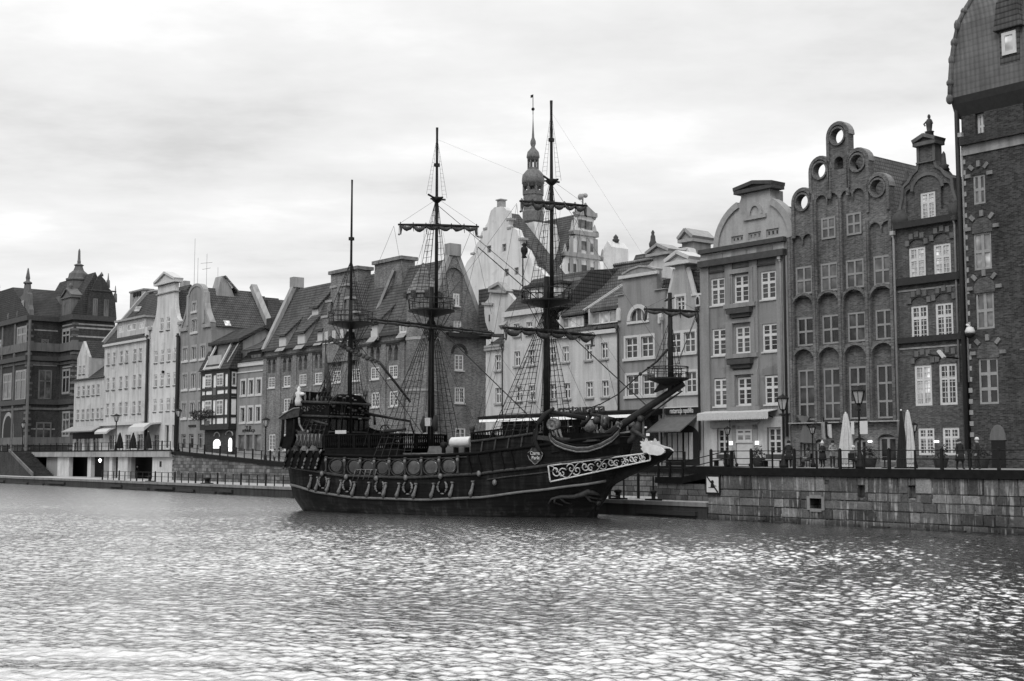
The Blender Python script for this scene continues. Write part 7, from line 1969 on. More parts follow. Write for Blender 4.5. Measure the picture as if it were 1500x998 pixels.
    f = MB().lathe([(0.28, 8.0), (0.32, 8.4), (0.22, 8.75), (0.30, 9.0), (0.12, 9.15), (0.17, 9.35), (0.02, 9.5)], (-23.9, -2.6, 0), 9); f.ball((-23.5, -2.7, 8.9), 0.2, 6, 5, 1.4, .8, .8); f.build('stern_figure', M['shell'], r)
    for x, y in ((-24.6, -2.0), (-21.2, 2.3), (-24.6, 2.0)):
        l = MB().lathe([(0.08, 8.3), (0.05, 8.8), (0.16, 8.9), (0.24, 9.35), (0.1, 9.5), (0.02, 9.75)], (x, y, 0), 8); l.build('stern_lantern', M['gold'], r)
    rr = random.Random(52)
    for k in range(9):
        x = -24.5 + 0.4*k; h = rr.uniform(0.2, 0.75); MB().lathe([(0.10, 8.2), (0.06, 8.25 + h*0.3), (0.11, 8.25 + h*0.6), (0.03, 8.3 + h)], (x, -2.5 + rr.uniform(-.1, .1), 0), 6).build('taffrail_finial', M['shipmid' if k % 3 else 'gold'], r)
    for k in range(7):
        x = -24.4 + 0.48*k; z = 7.75 + rr.uniform(-.1, .1); MB().tube([(x + 0.2*math.cos(t)*(1 - t/9), -2.6, z + 0.2*math.sin(t)*(1 - t/9)) for t in [0.7*j for j in range(9)]], 0.035, 4).build('carved_scroll', M['shipmid'], r)
    # ensign staff with a furled flag
    MB().tube([(-23.5, 0.0, 8.3), (-23.4, 0, 13.3)], 0.05, 5).build('ensign_staff', M['mast'], r)
    MB().tube([(-23.42, 0, 12.4), (-23.3, -0.1, 11.6), (-23.1, -0.1, 10.6), (-23.0, 0.0, 9.3), (-23.2, 0, 8.7)], [0.05, 0.12, 0.19, 0.22, 0.10], 7).build('furled_flag', M['sail'], r)
    # quarter gallery on both sides: slanted lights, shingled roof and balcony
    for s_ in (-1, 1):
        y = s_*2.75
        q = MB().prism([(-24.9, 3.4), (-21.6, 3.15), (-21.2, 4.55), (-24.4, 4.85)], y, y + s_*0.45); q.build('quarter_gallery', M['shipdark'], r)
        for k in range(6):
            x = -24.75 + k*0.62; pb = []
            for j in range(7): z = 3.35 + j*0.22; pb.append((x + j*0.085 + 0.04*math.sin(j*2.2), y + s_*0.5, z))
            MB().tube(pb, [0.09, 0.10, 0.07, 0.09, 0.07, 0.10, 0.08], 6).ball((x + 0.02, y + s_*0.55, 3.3), 0.11, 6, 4).build('carved_post', M['shipmid' if k < 2 else 'gold'] if k % 2 else M['shipmid'], r)
        for k in range(3): MB().prism([(-24.0 + k*0.85, 4.62), (-23.35 + k*0.85, 4.58), (-23.5 + k*0.85, 4.9), (-23.75 + k*0.85, 4.98)], y, y + s_*0.55).build('shell_ornament', M['gold' if k else 'shipmid'], r)
        sh = MB().prism([(-23.9, 4.95), (-21.25, 4.8), (-21.3, 5.7), (-23.4, 6.1)], y - s_*0.05, y + s_*0.32); sh.build('shingle_roof', M['shipmid'], r)
        lt = MB()
        for k in range(7):
            lt.tube([(-23.8 + k*0.37, y + s_*0.35, 4.95), (-23.5 + k*0.35, y + s_*0.34, 5.85)], 0.035, 4); lt.tube([(-23.4 + k*0.33, y + s_*0.35, 4.95), (-23.7 + k*0.37, y + s_*0.34, 5.85)], 0.035, 4)
        lt.build('lattice', M['gold'], r)
        # balcony with a curved hood
        hd = MB().prism([(-25.6, 7.05), (-25.3, 6.95), (-23.6, 7.2), (-23.5, 7.75), (-24.1, 7.75), (-24.9, 7.45)], y - s_*0.4, y + s_*0.2); hd.build('gallery_hood', M['shipmid'], r)
        MB().tube([(-25.55, y + s_*0.22, 7.1), (-24.9, y + s_*0.22, 7.48), (-24.1, y + s_*0.22, 7.8), (-23.5, y + s_*0.22, 7.85)], 0.06, 5).build('hood_rim', M['gold'], r)
        bp = MB()
        for x in (-25.2, -24.1): bp.tube([(x - 0.2, y + s_*0.1, 4.9), (x - 0.05, y + s_*0.1, 5.6), (x, y + s_*0.1, 7.0)], 0.12, 6)
        bp.build('balcony_post', M['shipdark'], r)
        MB().box(-25.3, -24.1, y - s_*0.2, y + s_*0.12, 4.75, 5.7).build('balcony_parapet', M['shipdark'], r)
        MB().tube([(-23.65, y + s_*0.1, 7.1), (-23.55, y + s_*0.15, 6.6), (-23.2, y + s_*0.15, 6.1), (-22.7, y + s_*0.15, 5.75)], 0.09, 5).build('carved_scroll', M['gold'], r)
        for k in range(5): MB().ball((-23.6 + k*0.3, y + s_*0.2, 5.95 - 0.1*(k % 2) + 0.05*k), 0.13, 6, 5, .9, .7, 1.3).build('carved_leaf', M['gold' if k % 2 else 'shipmid'], r)
        MB().tube([(-21.15, y + s_*0.05, 4.6), (-21.15, y + s_*0.05, 5.7)], [0.15, 0.11], 8).build('gallery_column', M['gold'], r)
    tr = MB().prism([(-2.7, 3.4), (2.7, 3.4), (2.75, 7.0), (2.2, 8.5), (1.0, 9.2), (-1.0, 9.2), (-2.2, 8.5), (-2.75, 7.0)], -25.0, -24.4, 'x'); tr.build('transom', M['shipdark'], r)
    for k in range(5): MB().box(-25.08, -25.0, -2.0 + k*0.85, -1.45 + k*0.85, 4.9, 5.9).build('stern_window', M['panell'], r)
    # boom crutch, steering wheel, swivel gun on the quarterdeck
    MB().tube([(-21.0, 1.8, 7.55), (-18.6, 1.8, 7.15), (-16.6, 1.8, 6.85)], [0.14, 0.11, 0.09], 6).build('awning_spar', M['mast'], r)
    MB().tube([(-16.6, 1.8, 6.9), (-16.4, 1.8, 6.3), (-16.2, 1.8, 5.85)], 0.08, 5).build('spar_crutch', M['mast'], r)
    MB().tube([(-20.0, 1.8, 7.4), (-19.9, 1.8, 6.6)], 0.10, 5).build('spar_crutch', M['mast'], r)
    wx, wz = SX(563.5, 631, -1.0); w = MB()
    w.tube([(wx + 0.42*math.cos(a), -1.0, wz + 0.42*math.sin(a)) for a in [2*PI*j/18 for j in range(19)]], 0.05, 5)
    for j in range(4): a = PI*j/4; w.tube([(wx - 0.56*math.cos(a), -1.0, wz - 0.56*math.sin(a)), (wx + 0.56*math.cos(a), -1.0, wz + 0.56*math.sin(a))], 0.025, 4)
    w.box(wx - 0.12, wx + 0.12, -0.95, -0.5, 4.5, wz + 0.1); w.build('steering_wheel', M['mast'], r)
    MB().tube([(-15.6, -2.9, 5.98), (-14.8, -2.9, 6.02), (-14.0, -2.9, 6.1), (-13.75, -2.9, 6.13)], [0.15, 0.13, 0.09, 0.12], 8).build('swivel_gun', M['iron'], r)
    # life raft canister and capstan on the waist deck
    x, z = SX(676, 648, -2.4)
    lr = MB().tube([(x - 0.85, -2.4, z), (x - 0.78, -2.4, z), (x + 0.7, -2.4, z + 0.05), (x + 0.78, -2.4, z + 0.05)], [0.31, 0.36, 0.36, 0.31], 14); lr.build('life_raft', M['shell'], r)
    cr_ = MB(); 
    for q in (-0.5, 0.4): cr_.box(x + q, x + q + 0.08, -2.7, -2.1, 4.3, z - 0.35)
    cr_.build('raft_cradle', M['iron'], r)
    MB().lathe([(0.16, 4.4), (0.14, 4.75), (0.26, 4.85), (0.24, 5.15), (0.05, 5.2)], (SX(650, 652, -2.2)[0], -2.2, 0), 10).build('bollard', M['iron'], r)
    MB().prism([(-12.9, 4.3), (-8.9, 4.35), (-9.1, 4.95), (-12.7, 4.9)], -1.4, 1.4).build('hatch', M['deck'], r)
    # ---------------- forecastle
    fz = [(-7.9, 4.35), (-2.2, 4.95), (0.5, 5.3), (2.6, 5.65)]
    for s_ in (-1, 1):
        b = MB(); pr = []
        k = 14
        for i in range(k + 1):
            x = -7.85 + 5.5*i/k; y = s_*(side(x, lerp_tab(zcap, x)) + 0.0); z0 = lerp_tab(zcap, x) - 0.1; pr += [(x, y, z0), (x, y - s_*0.05, z0 + 0.88), (x, y - s_*0.18, z0 + 0.88), (x, y - s_*0.15, z0)]
        b.add(pr, [(i*4 + j, i*4 + (j+1) % 4, (i+1)*4 + (j+1) % 4, (i+1)*4 + j) for i in range(k) for j in range(4)] + [(0, 1, 2, 3), (k*4 + 3, k*4 + 2, k*4 + 1, k*4)])
        b.build('forecastle_bulwark', M['hull'], r)
        ya = s_*(side(-7.8, 4.4) - 0.1); yb = s_*(side(-2.4, 4.9) - 0.1)
        balustrade(-7.8, -2.4, (ya, yb), 5.18, 5.78, 26, zb2=5.78, zt2=6.36)
        for k in range(5): 
            x = -7.0 + k*1.05; y = s_*(side(x, lerp_tab(zcap, x)) + 0.05); MB().bar((x, y, lerp_tab(zcap, x)), (x + 0.12, y - s_*0.05, lerp_tab(zcap, x) + 0.82), 0.1, 0.1).build('stanchion', M['shipmid'], r)
        along(lambda x: lerp_tab(zcap, x) + 0.85, -7.85, -2.3, 0.02, 0.09, M['shipmid'], 'forecastle_rail', (s_,), 20)
    f = MB().box(-7.95, -7.75, -3.3, 3.3, 4.3, 5.7); f.build('forecastle_bulkhead', M['shipdark'], r)
    MB().prism([(-7.8, 4.4), (1.5, 5.2), (1.5, 5.3), (-7.8, 5.1)], -2.6, 2.6).build('forecastle_deck', M['shipmid'], r)
    MB().ball((-7.85, -3.3, 6.1), 0.22, 8, 6).box(-7.95, -7.75, -3.4, -3.2, 5.7, 5.95).build('post_finial', M['shipmid'], r)
    # bow planking rising to the bowsprit, and the gap under the curved head rail
    hp = [(806, 632), (808, 640), (815, 646.5), (828, 652), (845, 656), (862, 655.5), (880, 650), (896, 641), (906, 631), (909, 622), (905, 618)]
    HP = [onhull(a, c, 0.14, 0.62 + 0.9*max(0, (906 - a)/100)) for a, c in hp]
    for s_ in (-1, 1):
        bw = MB(); pr = []
        for x, y, z in HP[:9]:
            zb = max(0.5, min(z - 0.25, lerp_tab(zcap, x) - 0.6)); pr += [(x, s_*(y - 0.06), zb), (x, s_*(y - 0.06), z), (x, s_*(y - 0.2), z), (x, s_*(y - 0.2), zb)]
        k = 8
        bw.add(pr, [(i*4 + j, i*4 + (j+1) % 4, (i+1)*4 + (j+1) % 4, (i+1)*4 + j) for i in range(k) for j in range(4)]); bw.build('bow_bulwark', M['hull'], r)
        for off, rad, mt in ((0.0, 0.075, 'gold'), (-0.13, 0.11, 'shipmid'), (-0.27, 0.07, 'gold'), (0.14, 0.08, 'shipdark')):
            q = [(x, s_*(y + 0.02 + abs(off)*0.2), z + off) for x, y, z in HP]; q2 = []
            for a, c in zip(q, q[1:]): q2 += [a, tuple((a[j] + c[j])/2 for j in range(3))]
            MB().tube(q2 + [q[-1]], rad, 6).build('head_rail', M[mt], r)
        x, z = SX(811, 622, -2.75); sc_ = MB()
        g = MB().lathe([(0.01, -0.3), (0.42, -0.28), (0.46, 0), (0.42, 0.28), (0.30, 0.3), (0.28, 0.24), (0.12, 0.24), (0.1, 0.33), (0.01, 0.33)], (0, 0, 0), 14); g.v = [(x + a, s_*(2.75 + c), z + b_) for a, b_, c in g.v]; g.build('scroll_head', M['gold'], r)
        for k in range(3): MB().tube([(x - 0.1 + k*0.3, s_*2.9, z - 0.35), (x + 0.05 + k*0.3, s_*2.9, z - 0.8), (x + 0.3 + k*0.3, s_*2.85, z - 1.1)], [0.11, 0.08, 0.05], 6).build('scroll_leaf', M['gold'], r)
        x, z = SX(907, 621, -1.0); g = MB().lathe([(0.01, -0.15), (0.2, -0.14), (0.22, 0.14), (0.08, 0.16), (0.01, 0.2)], (0, 0, 0), 12); g.v = [(x + a, s_*(1.0 + c), z + b_) for a, b_, c in g.v]; g.build('scroll_head', M['gold'], r)
        # anchor stowed at the cathead
        an = MB(); pth = [(812, 598, -3.1), (800, 606, -3.3), (790, 618, -3.4), (785, 632, -3.4), (784, 645, -3.35), (788, 656, -3.3), (796, 667, -3.2)]
        an.tube([(SX(a, c, y)[0], s_*-y, SX(a, c, y)[1]) for a, c, y in pth], [0.10, 0.16, 0.2, 0.2, 0.19, 0.16, 0.1], 7)
        a1 = (SX(803, 603, -3.2), SX(858, 613, -2.2)); an.tube([(a1[0][0], s_*3.2, a1[0][1]), (a1[1][0], s_*2.2, a1[1][1])], [0.14, 0.17], 7); an.build('anchor', M['iron'], r)
        ch = MB(); a0, a2 = SX(788, 641, -3.3), SX(835, 645, -2.8); ch.bar((a0[0], s_*3.3, a0[1]), (a2[0], s_*2.8, a2[1]), 0.35, 0.3); ch.build('cathead', M['shipmid'], r)
        # lattice panel of the beak
        def bil(u, v):
            x, y, z = onhull(803 + 149*u + v*(3 - 2.5*u), 682.5 - 19*u + v*(23.5 - 12.5*u), 0.13, 0.55); return Vector((x, s_*y, z))
        P4 = [bil(0, 0), bil(1, 0), bil(1, 1), bil(0, 1)]
        fr = MB()
        for u0, v0, u1, v1 in ((0, 0, 1, 0), (0, 1, 1, 1), (0, 0, 0, 1), (1, 0, 1, 1)): fr.tube([bil(u0 + (u1-u0)*j/8, v0 + (v1-v0)*j/8) for j in range(9)], 0.06, 5)
        ln = (P4[1] - P4[0]).length
        u = 0.02; rr = random.Random(6); k = 0
        while u < 0.95:
            h = (bil(u, 1) - bil(u, 0)).length; w = h * 0.95 / ln; u1 = min(0.99, u + w)
            # two opposed spirals
            for cu_, cv, sg, r0 in (((u + (u1-u)*0.33), 0.40, 1, 0.36), ((u + (u1-u)*0.72), 0.60, -1, 0.34)):
                sp_ = []
                for j in range(15):
                    a = sg*(0.4 + j*0.52) + (PI if k % 2 else 0); q = r0 * (1 - j/17); sp_.append(bil(cu_ + math.cos(a)*q*(u1-u)*0.85, min(0.97, max(0.03, cv + math.sin(a)*q*1.05))))
                fr.tube(sp_, 0.045, 4)
            fr.tube([bil(u + (u1-u)*j/6, 0.5 + 0.46*math.cos(PI*j/6)*(1 if k % 2 else -1)) for j in range(7)], 0.035, 4)
            u = u1; k += 1
        fr.build('beak_lattice', M['shell'], r)
        pk = []
        for j in range(13): pk += [bil(j/12, 0) - Vector((0, s_*0.09, 0)), bil(j/12, 1) - Vector((0, s_*0.09, 0))]
        MB().add(pk, [(j*2, j*2 + 2, j*2 + 3, j*2 + 1) for j in range(12)]).build('beak_cheek', M['shipdark'], r)
        # sea-beast reliefs by the waterline
        x, z = SX(832, 728, -2.4); rb = MB(); y = lambda x_, z_: s_*(side(x_, z_) + 0.1)
        W3 = lambda dx, dz: (x + dx, y(x + dx, z + dz), z + dz)
        rb.tube([W3(-1.5, -0.5), W3(-1.2, -0.15), W3(-0.6, 0.0), W3(0.1, 0.0), W3(0.6, 0.15), W3(0.95, 0.35), W3(1.25, 0.25), W3(1.5, 0.1)], [0.04, 0.08, 0.13, 0.15, 0.2, 0.22, 0.15, 0.05], 7)
        for p in (((-1.0, -0.1), (-1.1, -0.4), (-0.7, -0.6)), ((-0.7, -0.05), (-0.5, -0.4), (-0.2, -0.5)), ((0.7, 0.1), (1.1, -0.1), (1.5, -0.2)), ((0.8, 0.0), (0.9, -0.3), (1.2, -0.4))): rb.tube([W3(*q_) for q_ in p], [0.1, 0.07, 0.05], 5)
        rb.build('sea_beast', M['shipmid'], r)
    # knee of the head and beak
    kn = [S.aty(px, py, 0) for px, py in ((868, 757), (876, 741), (885, 725), (900, 709), (922, 697), (950, 685), (977, 672), (985, 662), (978, 657), (955, 660), (905, 668), (860, 690), (840, 757))]
    kn[0] = (kn[0][0], -0.8); kn[-1] = (kn[-1][0] - 1, -0.8)
    MB().prism(kn, -0.28, 0.28).build('knee', M['shipdark'], r)
    hl = MB().ball((*S.aty(880, 722, 0)[:1], 0, S.aty(880, 722, 0)[1]), 0.3, 8, 6, 1.2, 1.2, 1); x, z = S.aty(878, 717, -0.3); hl.ball((x, -0.3, z), 0.2, 7, 5); hl.ball((x - 0.1, -0.3, z - 0.9), 0.2, 7, 5); hl.build('stem_carving', M['shipmid'], r)
    # bowsprit with its top
    b0, b1 = S.aty(884, 641, 0), S.aty(1001, 562, 0)
    MB().tube([(b0[0] - 1.6, 0, b0[1] - 1.0), (b0[0], 0, b0[1]), (b1[0], 0, b1[1])], [0.29, 0.27, 0.22], 10).build('bowsprit', M['mast'], r)
    for q in (0.25, 0.4): MB().tube([(b0[0] + (b1[0]-b0[0])*(0.5), q - 0.3, b0[1] + (b1[1]-b0[1])*0.5 - 0.55), (b1[0] - 0.1, q - 0.3, b1[1] - 0.5)], 0.03, 4).build('bobstay', M['rope'], r)
    MB().tube([(b0[0] + 0.8, 0, b0[1] - 0.5), (b1[0] - 1.0, 0, b1[1] - 1.0), (b1[0] - 0.1, 0, b1[1] - 0.5)], 0.035, 4).build('bobstay', M['rope'], r)
    # figurehead: a swimming siren stretched out under the bowsprit above a white shell
    F = lambda px, py, y=0.0: (S.aty(px, py, y)[0], y, S.aty(px, py, y)[1])
    body = [F(916, 668, -.1), F(924, 655, -.12), F(930, 645, -.12), F(920, 636, -.1), F(926, 626, -.1), F(933, 629, -.1), F(941, 636, -.12), F(950, 642, -.12)]
    sk = MB()
    sk.tube([F(903, 661, -.1), F(908, 655, -.1), F(917, 648, -.1), F(926, 641, -.1), F(931, 632, -.1), F(934, 624, -.1), F(936, 618, -.1)], [0.10, 0.22, 0.30, 0.33, 0.36, 0.28, 0.16], 10)
    sk.tube([F(936, 618, -.1), F(938.5, 613, -.1), F(941, 609.5, -.1)], [0.15, 0.26, 0.14], 9)
    for y in (-0.45, 0.35): sk.tube([F(926, 629, y), F(933, 634, y), F(944, 641, y), F(951.5, 644.5, y)], [0.17, 0.16, 0.12, 0.06], 7)
    sk.build('figurehead', M['shipmid'], r)
    sh = MB(); ol = [(938.5, 646.5), (941, 650), (938.5, 652), (942, 655), (939.5, 658), (944, 660), (943, 663), (949, 663.5), (952, 666), (958, 666.5), (964, 667.5), (969, 666.5), (974, 663), (974, 660), (969, 655.5), (961, 653.5), (954, 651), (952, 646), (949.5, 648), (947, 642), (944.5, 648)]
    pt = [S.aty(a, b_, -0.7) for a, b_ in ol]; sh.prism(pt, -0.85, -0.6); pt2 = [(x, z) for x, z in pt]; sh.prism(pt2, 0.6, 0.85); so = sh.build('shell', M['shell'], r)
    for k in range(5): MB().tube([F(916 - k*4, 652 + k*2, -0.3), F(908 - k*3, 660 + k*1.5, -0.3), F(903 - k*3, 668, -0.3)], [0.05, 0.12, 0.05], 5).build('carved_fin', M['shipmid' if k % 2 else 'gold'], r)
    lt = MB()
    for px, y0, y1 in ((899, 640, 670), (905, 632, 668), (890, 650, 675), (911, 650, 668)): lt.bar(F(px, y0, -0.5), F(px + 1, y1, -0.5), 0.22, 0.2)
    lt.build('beak_timber', M['shipdark'], r)
    # name board
    x, z = SX(785, 667, -3.2); y = -(side(x, z) + 0.04)
    ang = -0.12
    rr = random.Random(12); ol = []
    for j in range(24):
        a = 2*PI*j/24; q = 1 + 0.09*math.cos(4*a) + 0.05*math.sin(7*a); ol.append((x + 0.52*q*math.cos(a), y - 0.03, z + 0.55*q*math.sin(a)))
    nb = MB().tube(ol + [ol[0]], 0.04, 5).build('name_board', M['gold'], r)
    bk = MB().prism([(a, c) for a, _, c in ol], y - 0.02, y + 0.06).build('board_back', M['shipmid'], nb)
    text_mesh('lettering', 'Czarna', 0.34, 0.72, M['shell'], nb, (x, y - 0.05, z + 0.14)); text_mesh('lettering', 'Perła', 0.34, 0.58, M['shell'], nb, (x + 0.05, y - 0.05, z - 0.18))
    # deck gear in the bow: barrels, coiled gear, figures of timber seen against the shop lights
    for px, py, w in ((886, 619, 0.30), (884, 634, 0.27)):
        x, z = SX(px, py, 0.8); MB().lathe([(w*0.8, z - 0.5), (w, z - 0.1), (w, z + 0.2), (w*0.75, z + 0.5)], (x, 0.8, 0), 10).build('barrel', M['panell'], r)
    x, z = SX(866, 608, 0); MB().tube([(x - 0.6, -0.2, z - 0.7), (x - 0.1, -0.2, z - 0.2), (x, -0.2, z + 0.4)], [0.2, 0.16, 0.09], 7).ball((x + 0.5, -0.2, z - 0.4), 0.28, 7, 5).build('catted_anchor_stock', M['shipmid'], r)
    MB().box(-1.8, 1.8, -1.6, 1.6, 5.2, 5.75).build('fore_bitts', M['shipdark'], r)

    # ---------------- masts
    def rope(m, a, b, rad, sag=0.0, k=1):
        a, b = Vector(a), Vector(b); k = 6 if sag else 1
        m.tube([a.lerp(b, i/k) - Vector((0, 0, sag*4*(i/k)*(1 - i/k))) for i in range(k + 1)], rad, 4, True, False)
    def net(mname, tops, feet, nr, rad=0.028, lum='rope'):
        m = MB(); T = [Vector(p) for p in tops]; B_ = [Vector(p) for p in feet]
        for a, b in zip(T, B_): rope(m, a, b, rad)
        rr = random.Random(len(tops)*7 + nr)
        for j in range(1, nr):
            f = j / nr; pts = [a.lerp(b, f + rr.uniform(-.006, .006)) for a, b in zip(T, B_)]
            for p, q in zip(pts, pts[1:]): rope(m, p, q, rad*0.62)
            for p in pts: m.ball(p, rad*1.7, 4, 3)
        return m.build(mname, M[lum], r)
    def top(mx, z, rad, parent, posts=14, hrail=0.8):
        t = MB().lathe([(0.35, z - 0.5), (rad*0.7, z - 0.24), (rad, z - 0.1), (rad, z), (0.3, z)], (mx, 0, 0), 20, False); to = t.build('top_platform', M['mast'], parent)
        rl = MB()
        for j in range(posts):
            a = 2*PI*j/posts; rl.tube([(mx + rad*0.96*math.cos(a), rad*0.96*math.sin(a), z), (mx + rad*0.99*math.cos(a), rad*0.99*math.sin(a), z + hrail)], 0.03, 4)
        for h, q in ((hrail, 0.035), (hrail*0.5, 0.02)): rl.tube([(mx + rad*0.99*math.cos(2*PI*j/20), rad*0.99*math.sin(2*PI*j/20), z + h) for j in range(21)], q, 4)
        rl.build('top_railing', M['mast'], to)
        return to
    def yard(mx, z, half, rad, parent, sail=True, swags=5, fat=0.28, lift=None, dirn=(0.0, 1.0)):
        """a yard slung before the mast and braced round to the direction dirn"""
        ax, ay = dirn; q_ = math.hypot(ax, ay); ax, ay = ax/q_, ay/q_
        W = lambda t, dz=0.0, out=0.0: (mx + 0.3 + ax*t + ay*out, ay*t - ax*out, z + dz)
        y = MB().tube([W(-half), W(-half*0.5), W(0), W(half*0.5), W(half)], [rad*0.5, rad*0.85, rad, rad*0.85, rad*0.5], 7)
        yo = y.build('yard', M['mast'], parent)
        if sail:
            s = MB(); rr = random.Random(int(z*10)); w = 2*half*0.94/swags
            for k in range(swags):
                t0 = -half*0.94 + k*w; p = []; q = []; big = rr.uniform(0.55, 1.15)
                for j in range(9):
                    f = j/8; e = math.sin(PI*f); p.append(W(t0 + w*f, -0.08 - fat*big*e*rr.uniform(.8, 1.15), 0.03)); q.append(0.06 + fat*0.5*big*e*rr.uniform(.8, 1.15))
                s.tube(p, q, 8)
            s.build('furled_sail', M['sail'], yo)
            g = MB()
            for k in range(swags + 1):
                t0 = -half*0.94 + k*w; g = MB().tube([W(t0, -0.03 + (rad + .08)*math.sin(a), (rad + .04)*math.cos(a)) for a in [2*PI*j/8 for j in range(9)]], 0.03, 4)
                if rr.random() < .6: g.tube([W(t0, -0.1), W(t0 + 0.05, -0.45 - fat*rr.random())], [0.05, 0.02], 4)
                g.build('gasket', M['rope'], yo)
            for s_ in (-1, 1): MB().tube([W(s_*half*0.92, -0.1), W(s_*half*0.93, -0.5 - fat)], [0.13, 0.04], 6).build('sail_clew', M['sail'], yo)
        for s_ in (-1, 1):
            tk = MB(); rope(tk, W(s_*half*0.97), W(s_*half*0.97, -0.8), 0.02); tk.ball(W(s_*half*0.97, -0.75), 0.08, 5, 4); tk.build('brace_block', M['rope'], yo)
        if lift:
            l = MB()
            for s_ in (-1, 1): rope(l, (mx + 0.2, 0, lift), W(s_*half*0.97, 0.05), 0.010)
            l.build('lift', M['ropel'], yo)
        return yo
    def mast(mx, zb, zplat, ztop, r0, cross=None):
        m = MB().tube([(mx, 0, zb), (mx, 0, zplat), (mx, 0, zplat + 1.8)], [r0, r0*0.86, r0*0.78], 12); mo = m.build('mast', M['mast'], r)
        u = mx + 0.42 if cross else mx
        t = MB().tube([(u, 0, zplat - 0.2), (u, 0, (zplat + ztop)/2), (u, 0, ztop - 0.6), (u, 0, ztop)], [r0*0.62, r0*0.5, r0*0.36, r0*0.42], 9); t.box(u - 0.16, u + 0.16, -0.16, 0.16, ztop - 3.0 if cross else ztop - 4.8, (ztop - 3.0 if cross else ztop - 4.8) + 0.25); t.build('topmast', M['mast'], mo)
        if cross:
            c = MB().lathe([(0.12, cross - 0.35), (0.35, cross - 0.15), (0.5, cross), (0.3, cross + 0.12)], (u, 0, 0), 8)
            c.tube([(u, -1.15, cross + 0.12), (u, 0, cross - 0.05), (u, 1.15, cross + 0.12)], 0.08, 5); c.tube([(u - 0.55, 0, cross + 0.05), (u + 0.55, 0, cross + 0.05)], 0.07, 5); c.build('crosstrees', M['mast'], mo)
        return mo
    rings = MB()
    Z = lambda px, py: S.aty(px, py, 0)[1]
    xm = {'z': S.aty(512.5, 560, 0)[0], 'm': S.aty(631.5, 560, 0)[0], 'f': S.aty(801, 560, 0)[0], 's': S.aty(982, 500, 0)[0]}
    mz = mast(xm['z'], 4.3, Z(512, 474), Z(513, 264), 0.19); mm = mast(xm['m'], 4.2, Z(632, 456), Z(635, 188), 0.24, Z(634, 292)); mf = mast(xm['f'], 4.8, Z(802, 442), Z(799, 149), 0.26, Z(801, 266))
    top(xm['z'], Z(512, 473), 1.75, mz); top(xm['m'], Z(632, 455), 1.75, mm); top(xm['f'], Z(802, 441), 1.85, mf, 18)
    yard(xm['m'] + 0.3, Z(634, 331.5), 3.05, 0.14, mm, True, 6, 0.26, Z(634, 292), (0.78, 0.625)); yard(xm['f'] + 0.3, Z(804, 299), 2.6, 0.15, mf, True, 6, 0.26, Z(801, 266), (0.645, 0.765))
    yard(xm['f'], Z(805, 486), 4.5, 0.17, mf, True, 6, 0.36, Z(802, 450), (0.315, 0.949)); my = yard(xm['m'], Z(632, 478.5), 6.8, 0.13, mm, False, 6, 0.2, Z(632, 462), (0.163, 0.987))
    ly = MB(); ly.tube([(xm['m'] + 0.38 + 0.163*t, 0.987*t, Z(632, 478.5) - 0.14 - 0.05*(j % 2)) for j, t in enumerate([-6.5 + 13*j/12 for j in range(13)])], 0.10, 6); ly.build('furled_sail', M['sail'], my)
    for k in range(12):
        t = -6.3 + 12.6*k/11; MB().tube([(xm['m'] + 0.34 + 0.163*t + 0.18*math.cos(a), 0.987*t, Z(632, 478.5) - 0.06 + 0.22*math.sin(a)) for a in [2*PI*j/8 for j in range(9)]], 0.03, 4).build('gasket', M['rope'], my)
    # sprit topmast
    sx, sz0, sz1 = xm['s'], b1[1] + 0.1, Z(981, 429)
    sm = MB().tube([(sx, 0, b1[1] - 0.6), (sx, 0, sz0 + 2), (sx, 0, sz1)], [0.22, 0.18, 0.14], 9); smo = sm.build('sprit_topmast', M['mast'], r)
    MB().prism([(sx - 1.2, b1[1] - 0.55), (sx + 0.7, b1[1] + 0.05), (sx + 0.7, Z(981, 557)), (sx - 0.6, Z(981, 557))], -0.2, 0.2).build('sprit_knee', M['mast'], smo)
    top(sx - 0.2, Z(977, 554), 1.4, smo, 10, 0.72)
    yard(sx - 0.2, Z(982, 455), 2.1, 0.13, smo, True, 3, 0.22, sz1 - 0.2, (0.6, 0.8))
    MB().tube([(sx + 0.1, 0, Z(981, 434)), (sx - 0.5, 0.3, Z(981, 440)), (sx + 0.5, -0.4, Z(981, 438))], 0.05, 4).build('block', M['rope'], smo)
    # mizzen lateen yard with its brailed sail, slung fore and aft
    p0, p1, p2, p3 = (S.aty(484, 494, -0.5), S.aty(513, 512, -0.5), S.aty(556, 531, -0.5), S.aty(601, 589, -0.5))
    lat = MB().tube([(p0[0], -0.5, p0[1]), (p1[0], -0.5, p1[1]), (p2[0], -0.5, p2[1]), (p3[0], -0.5, p3[1])], [0.06, 0.10, 0.11, 0.08], 7); lo = lat.build('lateen_yard', M['mast'], mz)
    rr = random.Random(33); ls = MB()
    for k in range(16):
        f = k/15; q = Vector((p0[0], -0.55, p0[1])).lerp(Vector((p1[0], -0.55, p1[1])), f*2) if f < .5 else Vector((p1[0], -0.55, p1[1])).lerp(Vector((p2[0], -0.55, p2[1])), f*2 - 1)
        ls.ball(q + Vector((0, 0, -0.08)), 0.13*rr.uniform(.7, 1.3), 6, 5, 1.6, 1, rr.uniform(.8, 1.6))
    ls.build('brailed_sail', M['sail'], lo)
